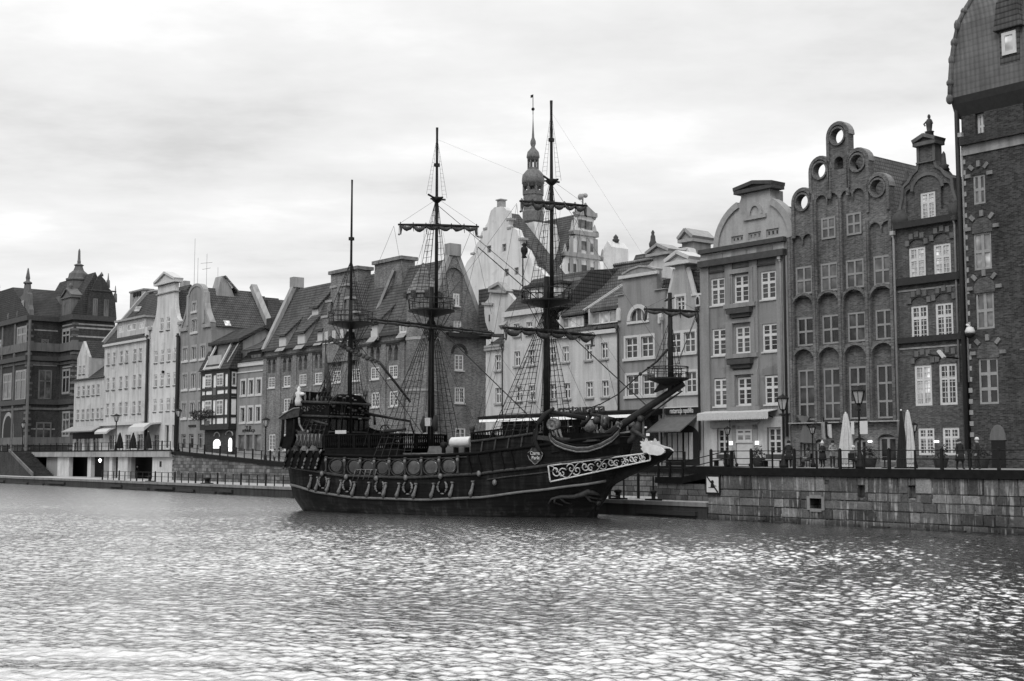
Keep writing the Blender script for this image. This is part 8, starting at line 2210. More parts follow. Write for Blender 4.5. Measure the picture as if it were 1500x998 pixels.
    # shrouds: lower (to the channels) and upper (top to crosstrees)
    for mx, zt_, spread, zf in ((xm['z'], Z(512, 486), 1.9, lambda x: 5.8), (xm['m'], Z(632, 470), 2.6, lambda x: lerp_tab(zcap, x)), (xm['f'], Z(802, 458), 2.4, lambda x: lerp_tab(zcap, x) + 0.9)):
        for s_ in (-1, 1):
            feet = [(mx - 2.8 + spread*1.25*k/5 + 0.2, s_*(side(mx - 1.5, zf(mx - 1.5)) + 0.15), zf(mx - 2.8 + spread*k/5)) for k in range(6)]
            net('shroud', [(mx - 0.1 + 0.04*k, s_*0.28, zt_) for k in range(6)], feet, 22)
            fut = MB()
            for k in range(4): a = s_*(PI/2) + (k - 1.5)*0.4; rope(fut, (mx + 1.6*math.cos(a), 1.6*math.sin(a), zt_ + 0.7), (mx, s_*0.3, zt_ - 1.6), 0.025)
            fut.build('futtock_shroud', M['rope'], r)
    for mx, zt_, zc in ((xm['m'] + 0.42, Z(632, 455), Z(634, 292)), (xm['f'] + 0.42, Z(802, 441), Z(801, 266)), (xm['z'], Z(512, 473), Z(513, 385))):
        for s_ in (-1, 1):
            feet = [(mx - 0.4 + 1.7*math.cos(s_*(PI/2 + (k - 1)*0.38)), 1.7*math.sin(s_*(PI/2 + (k - 1)*0.38)), zt_ + 0.2) for k in range(3)]
            net('topmast_shroud', [(mx, s_*0.12, zc)]*3, feet, 18, 0.024)
    for mx, zc, zt_ in ((xm['m'] + 0.42, Z(634, 290), Z(635, 206)), (xm['f'] + 0.42, Z(801, 264), Z(799, 170))):
        for s_ in (-1, 1): net('topgallant_shroud', [(mx, s_*0.08, zt_)]*2, [(mx - 0.2 + 0.4*k, s_*1.1, zc + 0.1) for k in range(2)], 14, 0.013, 'ropel')
    net('topmast_shroud', [(sx, -0.1, Z(981, 470))]*3, [(sx - 0.9 + 0.5*k, -1.25, Z(977, 549)) for k in range(3)], 9, 0.022); net('topmast_shroud', [(sx, 0.1, Z(981, 470))]*3, [(sx - 0.5 + 0.4*k, 1.25, Z(977, 549)) for k in range(3)], 9, 0.022)
    # stays and running gear
    def line(a, b, rad=0.022, mat='rope', nm='stay', sag=0.0): m_ = MB(); rope(m_, a, b, rad, sag); m_.build(nm, M[mat], r)
    fx, mx_, zx = xm['f'], xm['m'], xm['z']
    line((mx_, 0, Z(632, 470)), (fx - 0.5, 0, 6.2), 0.04); line((fx, 0, Z(802, 458)), (b1[0] - 2.6, 0, b1[1] - 1.5), 0.04); line((mx_ + .4, 0, Z(634, 300)), (fx, 0, Z(802, 436)), 0.022, 'rope'); line((zx, 0, Z(512, 486)), (mx_ - 0.4, 0, 5.4), 0.032)
    line((zx, 0, Z(513, 390)), (mx_, 0, Z(632, 462)), 0.010, 'ropel'); line((mx_ + .4, 0, Z(635, 205)), (fx, 0, Z(801, 270)), 0.005, 'ropel'); line((fx + .4, 0, Z(799, 165)), (sx, 0, sz1 - 0.3), 0.005, 'ropel'); line((fx + .4, 0, Z(801, 270)), (b1[0] - 0.3, 0, b1[1] + 0.5), 0.014, 'ropel')
    # heavy stay from the sprit mast falling in a curve towards the bow, with its blocks
    q = [F(978, 512, 0), F(962, 530, 0), F(938, 548, 0), F(905, 578, 0), F(880, 592, 0), F(858, 600, 0)]
    st_ = MB().tube(q, [0.09, 0.07, 0.05, 0.04, 0.04, 0.04], 6); st_.ball(q[2], 0.14, 6, 5); st_.build('sprit_stay', M['rope'], r)
    line(F(803, 452), F(700, 362, -3), 0.035); line(F(1022, 460, 1.6), F(985, 549, 0.5), 0.018); line(F(1019, 462, 1.6), F(988, 549, 0.8), 0.018)
    for a, b in (((692, 333, 1.9), (640, 456, 0)), ((577, 331, -1.9), (512, 480, 0)), ((757, 298, -2), (636, 460, 0)), ((854, 303, 2), (836, 440, 1)), ((740, 482, -4.2), (690, 640, -3.2)), ((880, 493, 4.3), (905, 596, 1)), ((538, 470, -6.6), (480, 600, -2.6)), ((711, 490, 6.6), (800, 612, 2)), ((577, 332, -1.8), (600, 452, -1.2)), ((757, 299, -1.9), (772, 440, -1.5)), ((853, 304, 2), (780, 470, 0)), ((692, 334, 1.9), (720, 460, 0)), ((700, 362, -3), (640, 600, -3)), ((757, 300, -1.9), (700, 620, -3)), ((881, 495, 4.3), (955, 600, 0))):
        line(F(*a), F(*b), 0.013, 'rope', 'brace', 0.15)
    for mx, zt_, xs in ((mx_, Z(634, 300), -17.2), (fx, Z(801, 270), -7.6)):
        for s_ in (-1, 1): line((mx + 0.3, s_*0.1, zt_), (xs, s_*3.3, 4.9), 0.016, 'rope', 'backstay')
    rr = random.Random(91)
    for k in range(34):
        m0, zt0 = rr.choice(((mx_, Z(632, 462)), (fx, Z(802, 448)), (zx, Z(512, 480)))); s_ = rr.choice((-1, 1))
        line((m0 + 0.2, s_*0.25, zt0 - rr.random()*1.5), (m0 + rr.uniform(-3.6, 3.4), s_*rr.uniform(2.6, 3.3), rr.uniform(4.8, 6.0)), 0.011, 'rope', 'running_rope', rr.uniform(0.05, 0.5))
    for k in range(16):
        m0, zt0, z2 = rr.choice(((mx_ + .3, Z(634, 335), Z(632, 455)), (fx + .3, Z(804, 302), Z(802, 441)))); s_ = rr.choice((-1, 1))
        line((m0, s_*rr.uniform(0.2, 2.0), zt0), (m0 + rr.uniform(-1.2, 1.2), s_*rr.uniform(1.0, 1.7), z2 + 0.6), 0.008, 'rope', 'running_rope', rr.uniform(0.0, 0.3))
    # lantern on the fore top and crew on the shrouds' foot are left as gear: lantern
    x, z = F(764, 372, -1.6)[0], Z(764, 372)
    lp = MB().tube([(fx - 1.6, -0.6, Z(802, 436)), (fx - 1.6, -0.6, z + 0.35), (x, -1.2, z + 0.4)], 0.05, 5); lp.lathe([(0.06, z - 0.55), (0.22, z - 0.5), (0.1, z - 0.35), (0.26, z - 0.1), (0.26, z + 0.15), (0.12, z + 0.3), (0.22, z + 0.4), (0.03, z + 0.6)], (x, -1.2, 0), 8); lp.build('top_lantern', M['mast'], mf)
    MB().box(mx_ - 0.2, mx_ + 0.3, -0.55, -0.40, 6.4, 7.0).build('notice_board', M['trim'], r)
    for px, py in ((621, 624), (638, 622)):
        x, z = S.aty(px, py, -0.5); MB().tube([(x, -0.5, z + 0.7), (x - 0.1, -0.5, z + 0.1), (x + 0.05, -0.5, z - 0.5)], [0.1, 0.24, 0.12], 6).build('rope_coil', M['rope'], r)
    # mooring line to the quay
    w0 = S.loc(*Q.world(Uat(905, 728, 0.4), 0.4)[:2])
    line((0.4, -0.2, 1.9), (w0[0], w0[1], ZLOW + 0.25), 0.06, 'rope', 'mooring_line', 0.15)
    return r
galleon()
# ------------------------------------------------------------------ street furniture, railings, people
def railing(name, label, pts, cat='railing', h=1.1, step=2.0, rails=(0.55, 1.0), post=0.045, thick=2, group=None, rail_r=0.028):
    """posts and rails along a line of (u, v, z) points"""
    b = pts[0]; r = root(name, label, cat, b[0], b[1], b[2], group=group)
    P3 = [Vector(p) for p in pts]; k = 0
    for a, c in zip(P3, P3[1:]):
        d = (c - a).length; n = max(1, round(d / step))
        for i in range(n + (1 if c is P3[-1] else 0)):
            p = a.lerp(c, i / n); q = post * (1.7 if k % thick == 0 else 1.0); hh = h * (1.06 if k % thick == 0 else 1.0)
            m = MB().box(p.x - q, p.x + q, p.y - q, p.y + q, p.z, p.z + hh)
            if k % thick == 0: m.lathe([(q*1.1, p.z + hh), (q*0.9, p.z + hh + 0.05), (0.01, p.z + hh + 0.09)], (p.x, p.y, 0), 6)
            m.build('post', M['iron'], r); k += 1
    for f in rails: MB().tube([p + Vector((0, 0, h * f)) for p in P3], rail_r, 5).build('rail', M['iron'], r)
    return r
railing('promenade_railing', 'black iron railing along the top of the granite quay wall', [(UC + 0.2, 0.2, ZR), (URIGHT * 0.35, 0.2, ZR)], step=1.75)
railing('promenade_railing', 'black iron railing above the retaining wall behind the bow of the ship', [(Uat(640, 690, 7.5), 7.6, ZR), (Uat(1002, 680, 7.5), 7.6, ZR)], step=1.9)
railing('street_railing', 'black railing following the sloping street wall left of the ship', [(UW, 7.7, ZL), (UE, 7.7, ZR), (UE + 8, 7.7, ZR)], step=2.2)
railing('terrace_railing', 'thin black railing along the terrace in front of the white houses', [(Uat(-10, 660, 7.2), 7.1, ZL + 0.2), (UW - 0.3, 7.1, ZL + 0.2)], step=2.6, thick=3)
railing('quay_railing', 'low black railing near the water on the left low quay', [(Uat(150, 700, 0.9), 0.9, ZLOW), (Uat(428, 716, 0.9), 0.9, ZLOW)], step=1.9, thick=3, h=1.15)
railing('quay_railing', 'black railing section on the pale low quay under the bow of the ship', [(Uat(893, 727, 3.0), 3.0, ZLOW), (Uat(957, 727, 3.0), 3.0, ZLOW)], step=1.7, thick=2, h=1.7, rails=(0.3, 0.55, 0.98))
def stair_platform():
    v0, v1 = 2.6, 6.6
    ua, ub, uc_ = Uat(963, 715, v0), Uat(1000, 705, v0), UC
    r = root('stair_landing', 'stone stair landing with dark edge beam and handrail beside the no swimming sign', 'stairs', ua, v0, ZLOW)
    zl = Zat(975, 699, v0)
    MB().box(ua, UC - 0.05, v0, 7.25, ZLOW + 0.01, zl - 0.45).build('landing_wall', M['quay2'], r)
    MB().box(ua - 0.1, ub, v0 - 0.15, 7.2, zl - 0.44, zl).prism([(ub, zl - 0.44), (uc_ - 0.7, ZR - 0.5), (uc_ - 0.02, ZR - 0.5), (uc_ - 0.02, ZR + 0.01), (uc_ - 0.7, ZR + 0.01), (ub, zl)], v0 - 0.15, 7.2).build('edge_beam', M['capd'], r)
    for x, y0, y1 in ((ua + 0.1, zl, zl + 1.15), ((ua + ub)/2, zl, zl + 1.15), (ub, zl, zl + 1.15), (uc_ - 0.7, ZR, ZR + 1.15), (uc_ - 0.1, ZR, ZR + 1.15)): MB().box(x - 0.07, x + 0.07, v0 - 0.05, v0 + 0.09, y0, y1).build('post', M['iron'], r)
    for h in (0.6, 1.08): MB().tube([(ua + 0.1, v0, zl + h), (ub, v0, zl + h), (uc_ - 0.7, v0, ZR + h), (uc_ - 0.1, v0, ZR + h)], 0.035, 5).build('handrail', M['iron'], r)
stair_platform()

def lamp(px, ytop, V, zb, label, scale=None, signs=False, big=True, group='old style street lamps'):
    u = Uat(px, ytop + 30, V); zt = Zat(px, ytop, V); h = zt - zb
    r = root('street_lamp', label, 'street lamp', u, V, zb, group=group)
    lh = min(1.15, h * 0.22) if big else min(0.75, h * 0.22); w = lh * 0.36
    p = MB().lathe([(w*0.75, zb), (w*0.75, zb + 0.2), (w*0.5, zb + 0.3), (w*0.42, zb + h*0.16), (w*0.3, zb + h*0.18), (w*0.2, zb + h*0.22), (w*0.15, zt - lh*1.4), (w*0.3, zt - lh*1.35), (w*0.16, zt - lh*1.25), (w*0.28, zt - lh*1.0)], (u, V, 0), 10); p.build('post', M['iron'], r)
    cage = MB(); zc = zt - lh
    cage.lathe([(w*0.45, zc - 0.02), (w*0.5, zc + 0.03), (w*0.45, zc + 0.05)], (u, V, 0), 6, False)
    for j in range(6):
        a = 2*PI*j/6; cage.bar((u + w*0.48*math.cos(a), V + w*0.48*math.sin(a), zc), (u + w*math.cos(a), V + w*math.sin(a), zt - lh*0.3), 0.04)
    cage.lathe([(w*1.12, zt - lh*0.32), (w*1.15, zt - lh*0.26), (w*0.55, zt - lh*0.12), (w*0.22, zt - lh*0.08), (w*0.12, zt - 0.02), (0.01, zt)], (u, V, 0), 6, False)
    cage.build('lantern_frame', M['iron'], r)
    MB().lathe([(w*0.42, zc + 0.05), (w*0.92, zt - lh*0.33)], (u, V, 0), 6, False).build('lantern_glass', M['lampglass'], r)
    if signs:
        z = Zat(px, 626, V)
        for dx, ww in ((-0.62, 0.22), (0.02, 0.55)): MB().box(u + dx + 0.1, u + dx + 0.1 + ww, V - 0.12, V - 0.09, z - 0.42, z + 0.36).build('sign_plate', M['frame'], r)
    return r
lamp(1258, 565, 0.9, ZR, 'tall black street lamp with white sign plates, between the umbrellas and the gothic brick house', signs=True)
lamp(1147, 577, 3.0, ZR, 'tall black street lamp at the right corner of the round gabled house')
lamp(389, 611, 8.6, ZR - 0.1, 'dark street lamp on the sloping street in front of the granary')
lamp(170, 606, 8.2, ZL, 'slim street lamp on the terrace in front of the white houses')
lamp(261, 598, 8.0, ZL, 'thick dark lamp standing where the terrace meets the stone wall')
lamp(33, 617, 8.5, ZL, 'dark street lamp in front of the gate palace at the far left')
lamp(1190.5, 622, 7.0, ZR, 'small black lantern on a thin post beside the gothic house door', big=False)
lamp(1339.5, 618, 6.0, ZR, 'small black lantern on a thin post in front of the right white umbrella', big=False)
lamp(1066, 624, 7.5, ZR, 'small black lantern with pale glass in front of the round gabled house', big=False)

def parasol(px, ytop, ybase, V, zb, label, mat='canvas', w=0.5, group=None, hem=True):
    u = Uat(px, (ytop + ybase)/2, V); zt = Zat(px, ytop, V); z1 = Zat(px, ybase, V)
    r = root('closed_parasol', label, 'parasol', u, V, zb, group=group)
    MB().tube([(u, V, zb), (u, V, zt)], 0.035, 6).box(u - 0.35, u + 0.35, V - 0.35, V + 0.35, zb, zb + 0.08).build('pole', M['iron'], r)
    c = MB(); n = 20; prof = [(0.14, 0.0), (0.17, 0.03), (0.34, 0.35), (0.47, 0.65), (0.52, 0.86), (0.40, 0.93), (0.46, 1.0)] if hem else [(0.08, 0), (0.3, 0.4), (0.45, 0.85), (0.5, 1.0)]
    pts = []
    for k, (q, f) in enumerate(prof):
        for i in range(n):
            a = 2*PI*i/n; rr = q*(w/0.5)*(1 + 0.16*math.cos(i*PI)*min(1, f*3)); pts.append((u + rr*math.cos(a) + 0.03*math.sin(f*5), V + rr*math.sin(a), zt - (zt - z1)*f))
    m = len(prof); c.add(pts, [(k*n+i, k*n+(i+1) % n, (k+1)*n+(i+1) % n, (k+1)*n+i) for k in range(m-1) for i in range(n)] + [tuple(range(n)), tuple((m-1)*n + i for i in range(n))[::-1]])
    c.build('folded_canopy', M[mat], r)
    if hem:
        z = zt - (zt - z1)*0.93; MB().tube([(u + 0.46*w/0.5*math.cos(2*PI*j/14), V + 0.46*w/0.5*math.sin(2*PI*j/14), z) for j in range(15)], 0.03, 5).build('tie_band', M['trimg'], r)
    MB().ball((u, V, zt + 0.04), 0.07, 6, 5).build('tip', M['frame'], r)
parasol(1239.5, 606, 684, 4.6, ZR, 'closed white parasol behind the tall lamp, in front of the gothic brick house', w=0.42)
parasol(1330.5, 603, 684, 5.6, ZR, 'closed white parasol in front of the brown brick house', w=0.36)
parasol(1321, 602, 686, 5.2, ZR, 'closed black parasol just left of the right white one', 'canvasd', 0.3, hem=False)
parasol(175.5, 634, 657, 9.0, ZL, 'closed dark parasol on the terrace, leftmost of three', 'canvasd', 0.5, 'dark parasols on the terrace', False)
parasol(195, 634, 657, 9.0, ZL, 'closed dark parasol on the terrace, middle one of three', 'canvasd', 0.5, 'dark parasols on the terrace', False)
parasol(217, 633, 657, 9.0, ZL, 'closed dark parasol on the terrace under the white awning, rightmost of three', 'canvasd', 0.5, 'dark parasols on the terrace', False)

# ------------------------------------------------------------------ people
M['skin'] = plain('skin', 0.34, 0.6, var=0.05); M['coatd'] = plain('black_coat', 0.014, 0.9); M['coatm'] = plain('grey_coat', 0.07, 0.9); M['coatl'] = plain('light_jacket', 0.24, 0.9)
M['trous'] = plain('dark_trousers', 0.02, 0.9); M['shoe'] = plain('black_shoes', 0.012, 0.6); M['hatl'] = plain('pale_knit_hat', 0.55, 0.95); M['hatd'] = plain('black_hat', 0.012, 0.95); M['hair'] = plain('dark_hair', 0.03, 0.7); M['eye'] = plain('eye', 0.02, 0.3)
def person(label, px, V, zb, face=0.0, coat='coatd', hat='hatl', pose='stand', h=1.72, long=False, fold=False, bob=False):
    u = Uat(px, 670, V); k = h / 1.75
    r = root('person', label, 'person', u, V, zb, rz=face)
    E = []; co = []; ra = []
    def v(x, y, z, q): co.append((x*k, y*k, z*k)); ra.append(q*k); return len(co) - 1
    def chain(start, pts):
        for p in pts:
            i = v(*p); E.append((start, i)); start = i
        return start
    sit = pose == 'sit'; dz = -0.42 if sit else 0.0; ln = 0.10 if pose == 'lean' else 0.0
    pel = v(0, 0, 0.95 + dz, 0.155)
    ch = chain(pel, [(0, -ln*0.4, 1.14 + dz, 0.15), (0, -ln*0.8, 1.36 + dz, 0.175)])
    nk = chain(ch, [(0, -ln, 1.48 + dz, 0.075), (0, -ln - 0.015, 1.555 + dz, 0.075)])
    hd = chain(nk, [(0, -ln - 0.03, 1.61 + dz, 0.088), (0, -ln - 0.015, 1.68 + dz, 0.092)])
    chain(nk + 0, [(0, -ln - 0.13, 1.585 + dz, 0.02)])           # nose and chin line
    for s_ in (-1, 1):
        sh = chain(ch, [(s_*0.17, -ln*0.8, 1.405 + dz, 0.08)])
        if fold: pts = [(s_*0.25, -0.02 - ln, 1.17 + dz, 0.062), (s_*0.10, -0.24 - ln, 1.14 + dz, 0.05), (s_*0.03, -0.27 - ln, 1.16 + dz, 0.04)]
        elif sit: pts = [(s_*0.25, -0.04, 1.15 + dz, 0.062), (s_*0.17, -0.26, 1.05 + dz, 0.05), (s_*0.14, -0.33, 1.04 + dz, 0.04)]
        else: pts = [(s_*0.25, 0.02 - ln, 1.15, 0.060), (s_*0.25, -0.06 - ln, 0.93, 0.045), (s_*0.245, -0.09 - ln, 0.86, 0.04)]
        w = chain(sh, pts); b = co[w]; b = (b[0]/k, b[1]/k, b[2]/k); dirn = (0, -0.035, -0.06) if not (fold or sit) else (-s_*0.03, -0.05, 0.0)
        for j in range(4):
            o = (j - 1.5)*0.02; f1 = (b[0] + dirn[0] + (0 if not (fold or sit) else 0), b[1] + dirn[1]*0.7 + (o if not (fold or sit) else 0), b[2] + dirn[2] + (0 if not (fold or sit) else o))
            chain(w, [(*f1, 0.011), (f1[0] + dirn[0]*0.6 - s_*0.008, f1[1] + dirn[1]*0.3, f1[2] + dirn[2]*(0.75 - 0.1*abs(j - 1.4)), 0.008)])
        chain(w, [(b[0] - s_*0.03, b[1] - 0.035, b[2] - 0.01, 0.011), (b[0] - s_*0.035, b[1] - 0.055, b[2] - 0.035, 0.009)])
        if sit: chain(pel, [(s_*0.10, -0.04, 0.52, 0.11), (s_*0.12, -0.42, 0.50, 0.08), (s_*0.12, -0.40, 0.10, 0.052), (s_*0.13, -0.55, 0.05, 0.045)])
        else:
            st_ = 0.10*s_ if pose == 'walk' else 0.0
            chain(pel, [(s_*0.095, 0, 0.86, 0.115), (s_*0.10, -st_ - 0.02, 0.50, 0.08), (s_*0.10, -st_*1.6 + 0.03, 0.09, 0.052), (s_*0.11, -st_*1.6 - 0.13, 0.045, 0.045)])
    me = bpy.data.meshes.new('body'); me.from_pydata(co, E, []); o = bpy.data.objects.new('body', me); C.objects.link(o)
    sk = o.modifiers.new('skin', 'SKIN')
    for i, q in enumerate(me.skin_vertices[0].data): q.radius = (ra[i], ra[i]); q.use_root = i == 0
    ss = o.modifiers.new('subsurf', 'SUBSURF'); ss.levels = 1; ss.render_levels = 1
    dg = bpy.context.evaluated_depsgraph_get(); new = bpy.data.meshes.new_from_object(o.evaluated_get(dg)); o.modifiers.clear(); o.data = new; bpy.data.meshes.remove(me)
    for m in ('skin', coat, 'trous', 'shoe'): new.materials.append(M[m])
    hem = (0.50 if long else 0.80)*k + dz*k
    for p in new.polygons:
        c = p.center; z = c.z/k - dz
        hand = abs(c.x) > 0.0 and ((not (fold or sit) and z < 0.875 and abs(c.x) > 0.2*k and z > 0.6) or ((fold or sit) and c.y < -(0.25 + (ln if fold else 0))*k and z > 1.0))
        p.use_smooth = True
        p.material_index = 0 if (z > 1.50 or hand) else 3 if c.z < 0.10*k else 1 if c.z > hem else 2
    o.parent = r; o.name = 'body'
    hz = (1.66 + dz)*k; hy = (-ln - 0.02)*k
    if long: MB().lathe([(0.20*k, (0.98 + dz)*k), (0.235*k, 0.80*k + dz*k), (0.27*k, 0.50*k + dz*k)], (0, 0, 0), 12)._build('coat_skirt', M[coat], r, (0, 0, 0))
    if hat:
        m = MB().lathe([(0.115*k, -0.03), (0.122*k, 0.02), (0.11*k, 0.08), (0.07*k, 0.13), (0.01, 0.15)], (0, hy + 0.01, hz), 12)
        if bob: m.ball((0, hy + 0.01, hz + 0.17), 0.05, 7, 5)
        m._build('hat', M[hat], r, (0, 0, 0))
    else: MB().lathe([(0.10*k, -0.06), (0.118*k, 0.0), (0.11*k, 0.07), (0.07*k, 0.115), (0.01, 0.13)], (0, hy + 0.025, hz), 12)._build('hair', M['hair'], r, (0, 0, 0))
    for s_ in (-1, 1): MB().ball((s_*0.036*k, hy - 0.092*k, (1.625 + dz)*k), 0.013, 6, 4)._build('eye', M['eye'], r, (0, 0, 0))
    return r
PEOPLE = [
 ('person in a dark coat standing beside the tall lamp at the round gabled house', 1155.5, 3.2, ZR, 0.6, 'coatd', 'hatd', 'stand', 1.75, True, False, False),
 ('person in a grey coat and brimmed hat sitting by the gothic house window', 1184, 7.4, ZR, -0.4, 'coatm', 'hatd', 'sit', 1.72, False, False, False),
 ('person in a black coat and pale bobble hat with arms folded', 1205, 5.2, ZR, 0.1, 'coatd', 'hatl', 'stand', 1.70, True, True, True),
 ('person in a light jacket and black cap leaning forward beside the bobble hat', 1219.5, 4.8, ZR, 0.9, 'coatl', 'hatd', 'lean', 1.76, False, True, False),
 ('person in dark jacket and pale hat seen from behind beside the white parasol', 1250, 3.2, ZR, PI, 'coatm', 'hatl', 'sit', 1.85, False, False, False),
 ('person in a long black coat walking past the brown brick house', 1406, 1.6, ZR, 1.2, 'coatd', None, 'walk', 1.74, True, False, False),
 ('person in a black coat and pale hat standing before the brick tower house', 1432, 2.4, ZR, -0.9, 'coatd', 'hatl', 'walk', 1.80, False, False, False),
 ('person with pale hair standing in the dark recess under the terrace', 201.5, 8.6, ZLOW, 0.2, 'coatd', 'hatl', 'stand', 1.72, False, False, False),
 ('person in a grey coat on the sloping street near the granary corner', 402, 9.6, ZR - 0.1, 0.5, 'coatl', None, 'walk', 1.70, False, False, False),
 ('person in dark clothes on the sloping street beside the granary', 408.5, 9.2, ZR - 0.1, -0.6, 'coatd', 'hatd', 'stand', 1.74, False, False, False)]
for a in PEOPLE: person(*a)
def chair_for(px, V, face, label):
    u = Uat(px, 675, V); r = root('cafe_chair', label, 'chair', u, V, ZR, rz=face)
    q = lambda m, n: m._build(n, M['iron'], r, (0, 0, 0))
    q(MB().box(-0.22, 0.22, -0.28, 0.2, 0.40, 0.44), 'seat'); q(MB().box(-0.22, 0.22, 0.2, 0.24, 0.5, 0.95), 'backrest')
    for x in (-0.2, 0.2):
        for y in (-0.26, 0.21): q(MB().bar((x, y, 0), (x, y, 0.5 if y > 0 else 0.40), 0.035), 'leg')
chair_for(1184, 7.4, -0.4, 'dark cafe chair under the sitting person in the brimmed hat'); chair_for(1250, 3.2, PI, 'dark cafe chair under the person in the striped hat')
def table(px, V, label, w=0.38):
    u = Uat(px, 675, V); r = root('cafe_table', label, 'table', u, V, ZR, group='cafe tables on the promenade')
    MB().lathe([(w, 0.70), (w, 0.74)], (u, V, ZR), 14, False).build('table_top', M['stoned'], r); MB().lathe([(0.24, 0), (0.2, 0.04), (0.04, 0.07), (0.04, 0.70)], (u, V, ZR), 10).build('pedestal', M['iron'], r)
table(1173, 6.2, 'round cafe table beside the lantern post', 0.5); table(1228, 5.6, 'round cafe table next to the person in the light jacket'); table(1296, 6.0, 'round cafe table below the lit wall lamp')
# electric scooter leaning by the white door
def scooter():
    v = 8.5; u = Uat(1090, 680, v); r = root('kick_scooter', 'dark kick scooter parked in front of the white door', 'scooter', u, v, ZR, rz=0.5)
    q = lambda m, n, mt='iron', p=None: m._build(n, M[mt], p or r, (0, 0, 0))
    q(MB().box(-0.45, 0.4, -0.07, 0.07, 0.14, 0.19), 'deck'); q(MB().tube([(-0.45, 0, 0.17), (-0.6, 0, 0.3), (-0.75, 0, 1.15)], 0.035, 6), 'stem'); q(MB().tube([(-0.74, -0.25, 1.16), (-0.76, 0, 1.18), (-0.74, 0.25, 1.16)], 0.025, 5), 'handlebar')
    for x in (-0.55, 0.45):
        m = MB().lathe([(0.03, -0.03), (0.12, -0.035), (0.12, 0.035), (0.03, 0.03)], (0, 0, 0), 14); m.v = [(x + a, c, 0.12 + b) for a, b, c in m.v]; q(m, 'wheel')
    q(MB().box(-0.82, -0.70, -0.1, 0.1, 0.85, 1.0), 'front_bag', 'canvasg')
scooter()
def bench(px, V, label):
    u = Uat(px, 676, V); r = root('street_bench', label, 'bench', u, V, ZR)
    MB().box(u - 0.9, u + 0.9, V - 0.25, V + 0.2, ZR + 0.42, ZR + 0.47).build('seat', M['trimd'], r); MB().box(u - 0.9, u + 0.9, V + 0.2, V + 0.25, ZR + 0.55, ZR + 0.9).build('backrest', M['trimd'], r)
    for x in (-0.75, 0.75): MB().box(u + x - 0.04, u + x + 0.04, V - 0.22, V + 0.24, ZR, ZR + 0.42).build('leg', M['iron'], r)
bench(1060, 9.8, 'dark bench below the left window of the round gabled house'); bench(1133, 9.6, 'dark bench below the right window of the round gabled house')
# planter tubs along the shopfronts
def planter(px, V, z, label, w=0.5):
    u = Uat(px, 676, V); r = root('planter', label, 'planter', u, V, z); MB().lathe([(w*0.7, 0), (w, 0.6), (w*1.05, 0.65), (w*0.9, 0.62)], (u, V, z), 10).build('tub', M['trimd'], r)
    m = MB(); rr = random.Random(int(px))
    for k in range(160):
        c = Vector((u, V, z + 0.85)) + Vector((rr.gauss(0, w*0.5), rr.gauss(0, w*0.5), rr.gauss(0.1, 0.25))); a = Vector((rr.uniform(-1, 1), rr.uniform(-1, 1), rr.uniform(-1, 1)))*0.1; b = Vector((rr.uniform(-1, 1), rr.uniform(-1, 1), rr.uniform(-1, 1)))*0.07
        m.add([c - a, c + b, c + a, c - b], [(0, 1, 2, 3)])
    m._build('foliage', M['plant'], r, tuple(r['_b']))
planter(1111, 9.8, ZR, 'dark planter tub right of the white door'); planter(1274, 10.2, ZR, 'dark planter tub under the lit wall lamp of the gothic house'); planter(1378, 10.0, ZR, 'dark planter tub between the ground floor windows of the brown house'); planter(1438, 9.6, ZR, 'small planter tub at the corner of the tower house')
# flags hanging beside the gothic door
def flags():
    V = 11.3; r = root('hanging_banner', 'dark and pale banner hanging on a slanted pole over the gothic house door', 'banner', Uat(1214, 632, V), V, ZR)
    p = lambda x, y, v=V: (Uat(x, y, v), v, Zat(x, y, v))
    MB().tube([p(1209, 640, 11.95), p(1206, 612, 10.9)], 0.04, 5).build('pole', M['iron'], r)
    for xa, xb, ya, yb, mt in ((1206, 1212, 619, 641, 'trimg'), (1211.5, 1215.5, 618, 640, 'canvasd'), (1215, 1220.5, 622, 639, 'canvas')):
        a, b = p(xa, ya), p(xb, yb); m = MB(); n = 6
        pts = []
        for i in range(n + 1):
            f = i/n
            for j in range(2): pts.append((a[0] + (b[0]-a[0])*f, V - 0.25 + 0.1*math.sin(f*7) + 0.05*j, (a[2] if j == 0 else b[2]) - 0.15*f*(j == 1)))
        m.add(pts, [(i*2, i*2 + 2, i*2 + 3, i*2 + 1) for i in range(n)]); m.build('cloth', M[mt], r)
flags()
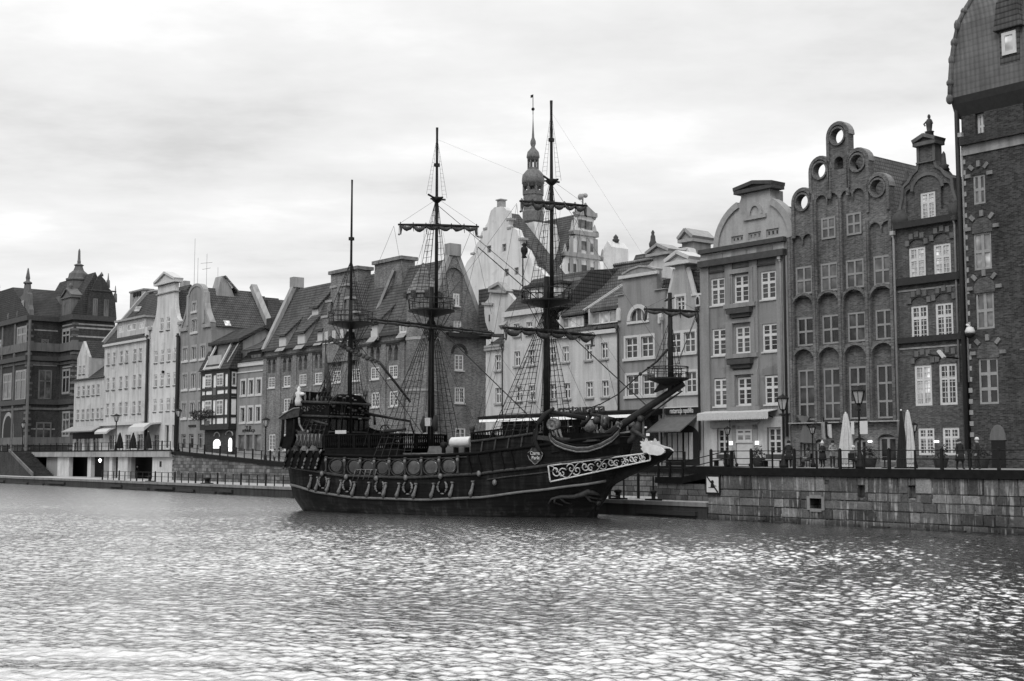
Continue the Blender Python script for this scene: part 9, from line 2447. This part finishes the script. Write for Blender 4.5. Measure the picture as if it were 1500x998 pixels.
# no swimming sign on the quay wall
def swim_sign():
    V = -0.16; p = lambda x, y: (Uat(x, y, V), Zat(x, y, V)); a, b = p(1034.5, 722.5), p(1053.5, 697.5)
    r = root('no_swimming_sign', 'white no swimming sign with black swimmer and slash on the quay wall corner', 'sign', a[0], V, a[1])
    MB().box(a[0] - 0.06, b[0] + 0.06, V, V + 0.06, a[1] - 0.06, b[1] + 0.06).build('frame', M['iron'], r); MB().box(a[0] + 0.06, b[0] - 0.06, V - 0.02, V - 0.002, a[1] + 0.06, b[1] - 0.06).build('board', plain('sign_white', 0.62, 0.4, var=0.04), r)
    w, h = b[0] - a[0], b[1] - a[1]; q = lambda fx, fy: (a[0] + w*fx, a[1] + h*fy); y = V - 0.03
    m = MB(); c = q(0.5, 0.64); m.prism(circ(c[0], c[1], h*0.12, 14), y - 0.004, y); m.prism([q(0.36, 0.34), q(0.64, 0.34), q(0.62, 0.54), q(0.38, 0.54)], y - 0.004, y); m.prism([q(0.2, 0.31), q(0.62, 0.31), q(0.62, 0.345), q(0.2, 0.345)], y - 0.008, y - 0.004); m.prism([q(0.6, 0.42), q(0.8, 0.40), q(0.8, 0.43), q(0.6, 0.47)], y - 0.008, y - 0.004); m.build('swimmer_symbol', M['iron'], r)
    MB().prism([q(0.07, 0.93), q(0.15, 0.96), q(0.95, 0.10), q(0.86, 0.05)], y - 0.014, y - 0.010).build('slash', M['iron'], r)
swim_sign()
# camera dome on the tower corner
def cctv():
    V = 10.9; u, z = Uat(1421, 490, V), Zat(1421, 488, V); r = root('security_camera', 'white security camera with a black dome on the tower house corner', 'camera', u, V, z)
    MB().tube([(Uat(1414, 482, V), V + 0.6, z + 0.5), (Uat(1417, 481, V), V, z + 0.55), (u, V, z + 0.4)], 0.09, 6).build('bracket', M['frame'], r); MB().lathe([(0.3, -0.02), (0.32, 0.12), (0.22, 0.36), (0.06, 0.42)], (u, V, z), 12).build('housing', M['frame'], r); MB().lathe([(0.03, -0.34), (0.2, -0.27), (0.29, -0.12), (0.29, -0.03)], (u, V, z), 12).build('dome', M['iron'], r)
cctv()
# bollards on the low quay
def bollard(px, V, label, s=1.0):
    u = Uat(px, 714, V); r = root('mooring_bollard', label, 'bollard', u, V, ZLOW, group='mooring bollards')
    MB().lathe([(0.3*s, 0), (0.3*s, 0.08), (0.18*s, 0.14), (0.18*s, 0.45), (0.3*s, 0.55), (0.28*s, 0.68), (0.05, 0.74)], (u, V, ZLOW), 10).build('post', M['iron'], r); MB().box(u - 0.7*s, u + 0.7*s, V - 0.3, V + 0.3, ZLOW, ZLOW + 0.12).build('base', M['iron'], r)
bollard(303, 0.6, 'dark mooring bollard on the left low quay', 1.5); bollard(905, 0.55, 'dark mooring bollard on the pale low quay under the beak of the ship', 1.0); bollard(957, 0.8, 'dark mooring bollard beside the stair landing', 0.8); bollard(219, 0.7, 'small mooring bollard on the low quay under the terrace', 1.0)
def bike():
    v = 9.0; u = Uat(1067, 682, v); r = root('bicycle', 'dark bicycle parked left of the white door', 'bicycle', u, v, ZR, rz=-0.4)
    q = lambda m, n: m._build(n, M['iron'], r, (0, 0, 0))
    for x in (-0.52, 0.52): q(MB().tube([(x + 0.33*math.cos(2*PI*j/18), 0, 0.34 + 0.33*math.sin(2*PI*j/18)) for j in range(19)], 0.025, 5), 'wheel')
    q(MB().tube([(-0.52, 0, 0.34), (-0.15, 0, 0.8), (0.38, 0, 0.85), (0.52, 0, 0.34)], 0.025, 5).tube([(-0.15, 0, 0.8), (-0.02, 0, 0.32), (0.38, 0, 0.85)], 0.025, 5).tube([(-0.52, 0, 0.34), (-0.02, 0, 0.32)], 0.02, 5), 'frame'); q(MB().box(-0.28, -0.05, -0.07, 0.07, 0.9, 0.95).bar((-0.15, 0, 0.8), (-0.17, 0, 0.92), 0.03), 'saddle'); q(MB().tube([(0.36, -0.25, 1.0), (0.38, 0, 1.02), (0.36, 0.25, 1.0)], 0.02, 5).tube([(0.38, 0, 0.85), (0.38, 0, 1.02)], 0.02, 5), 'handlebar')
bike()
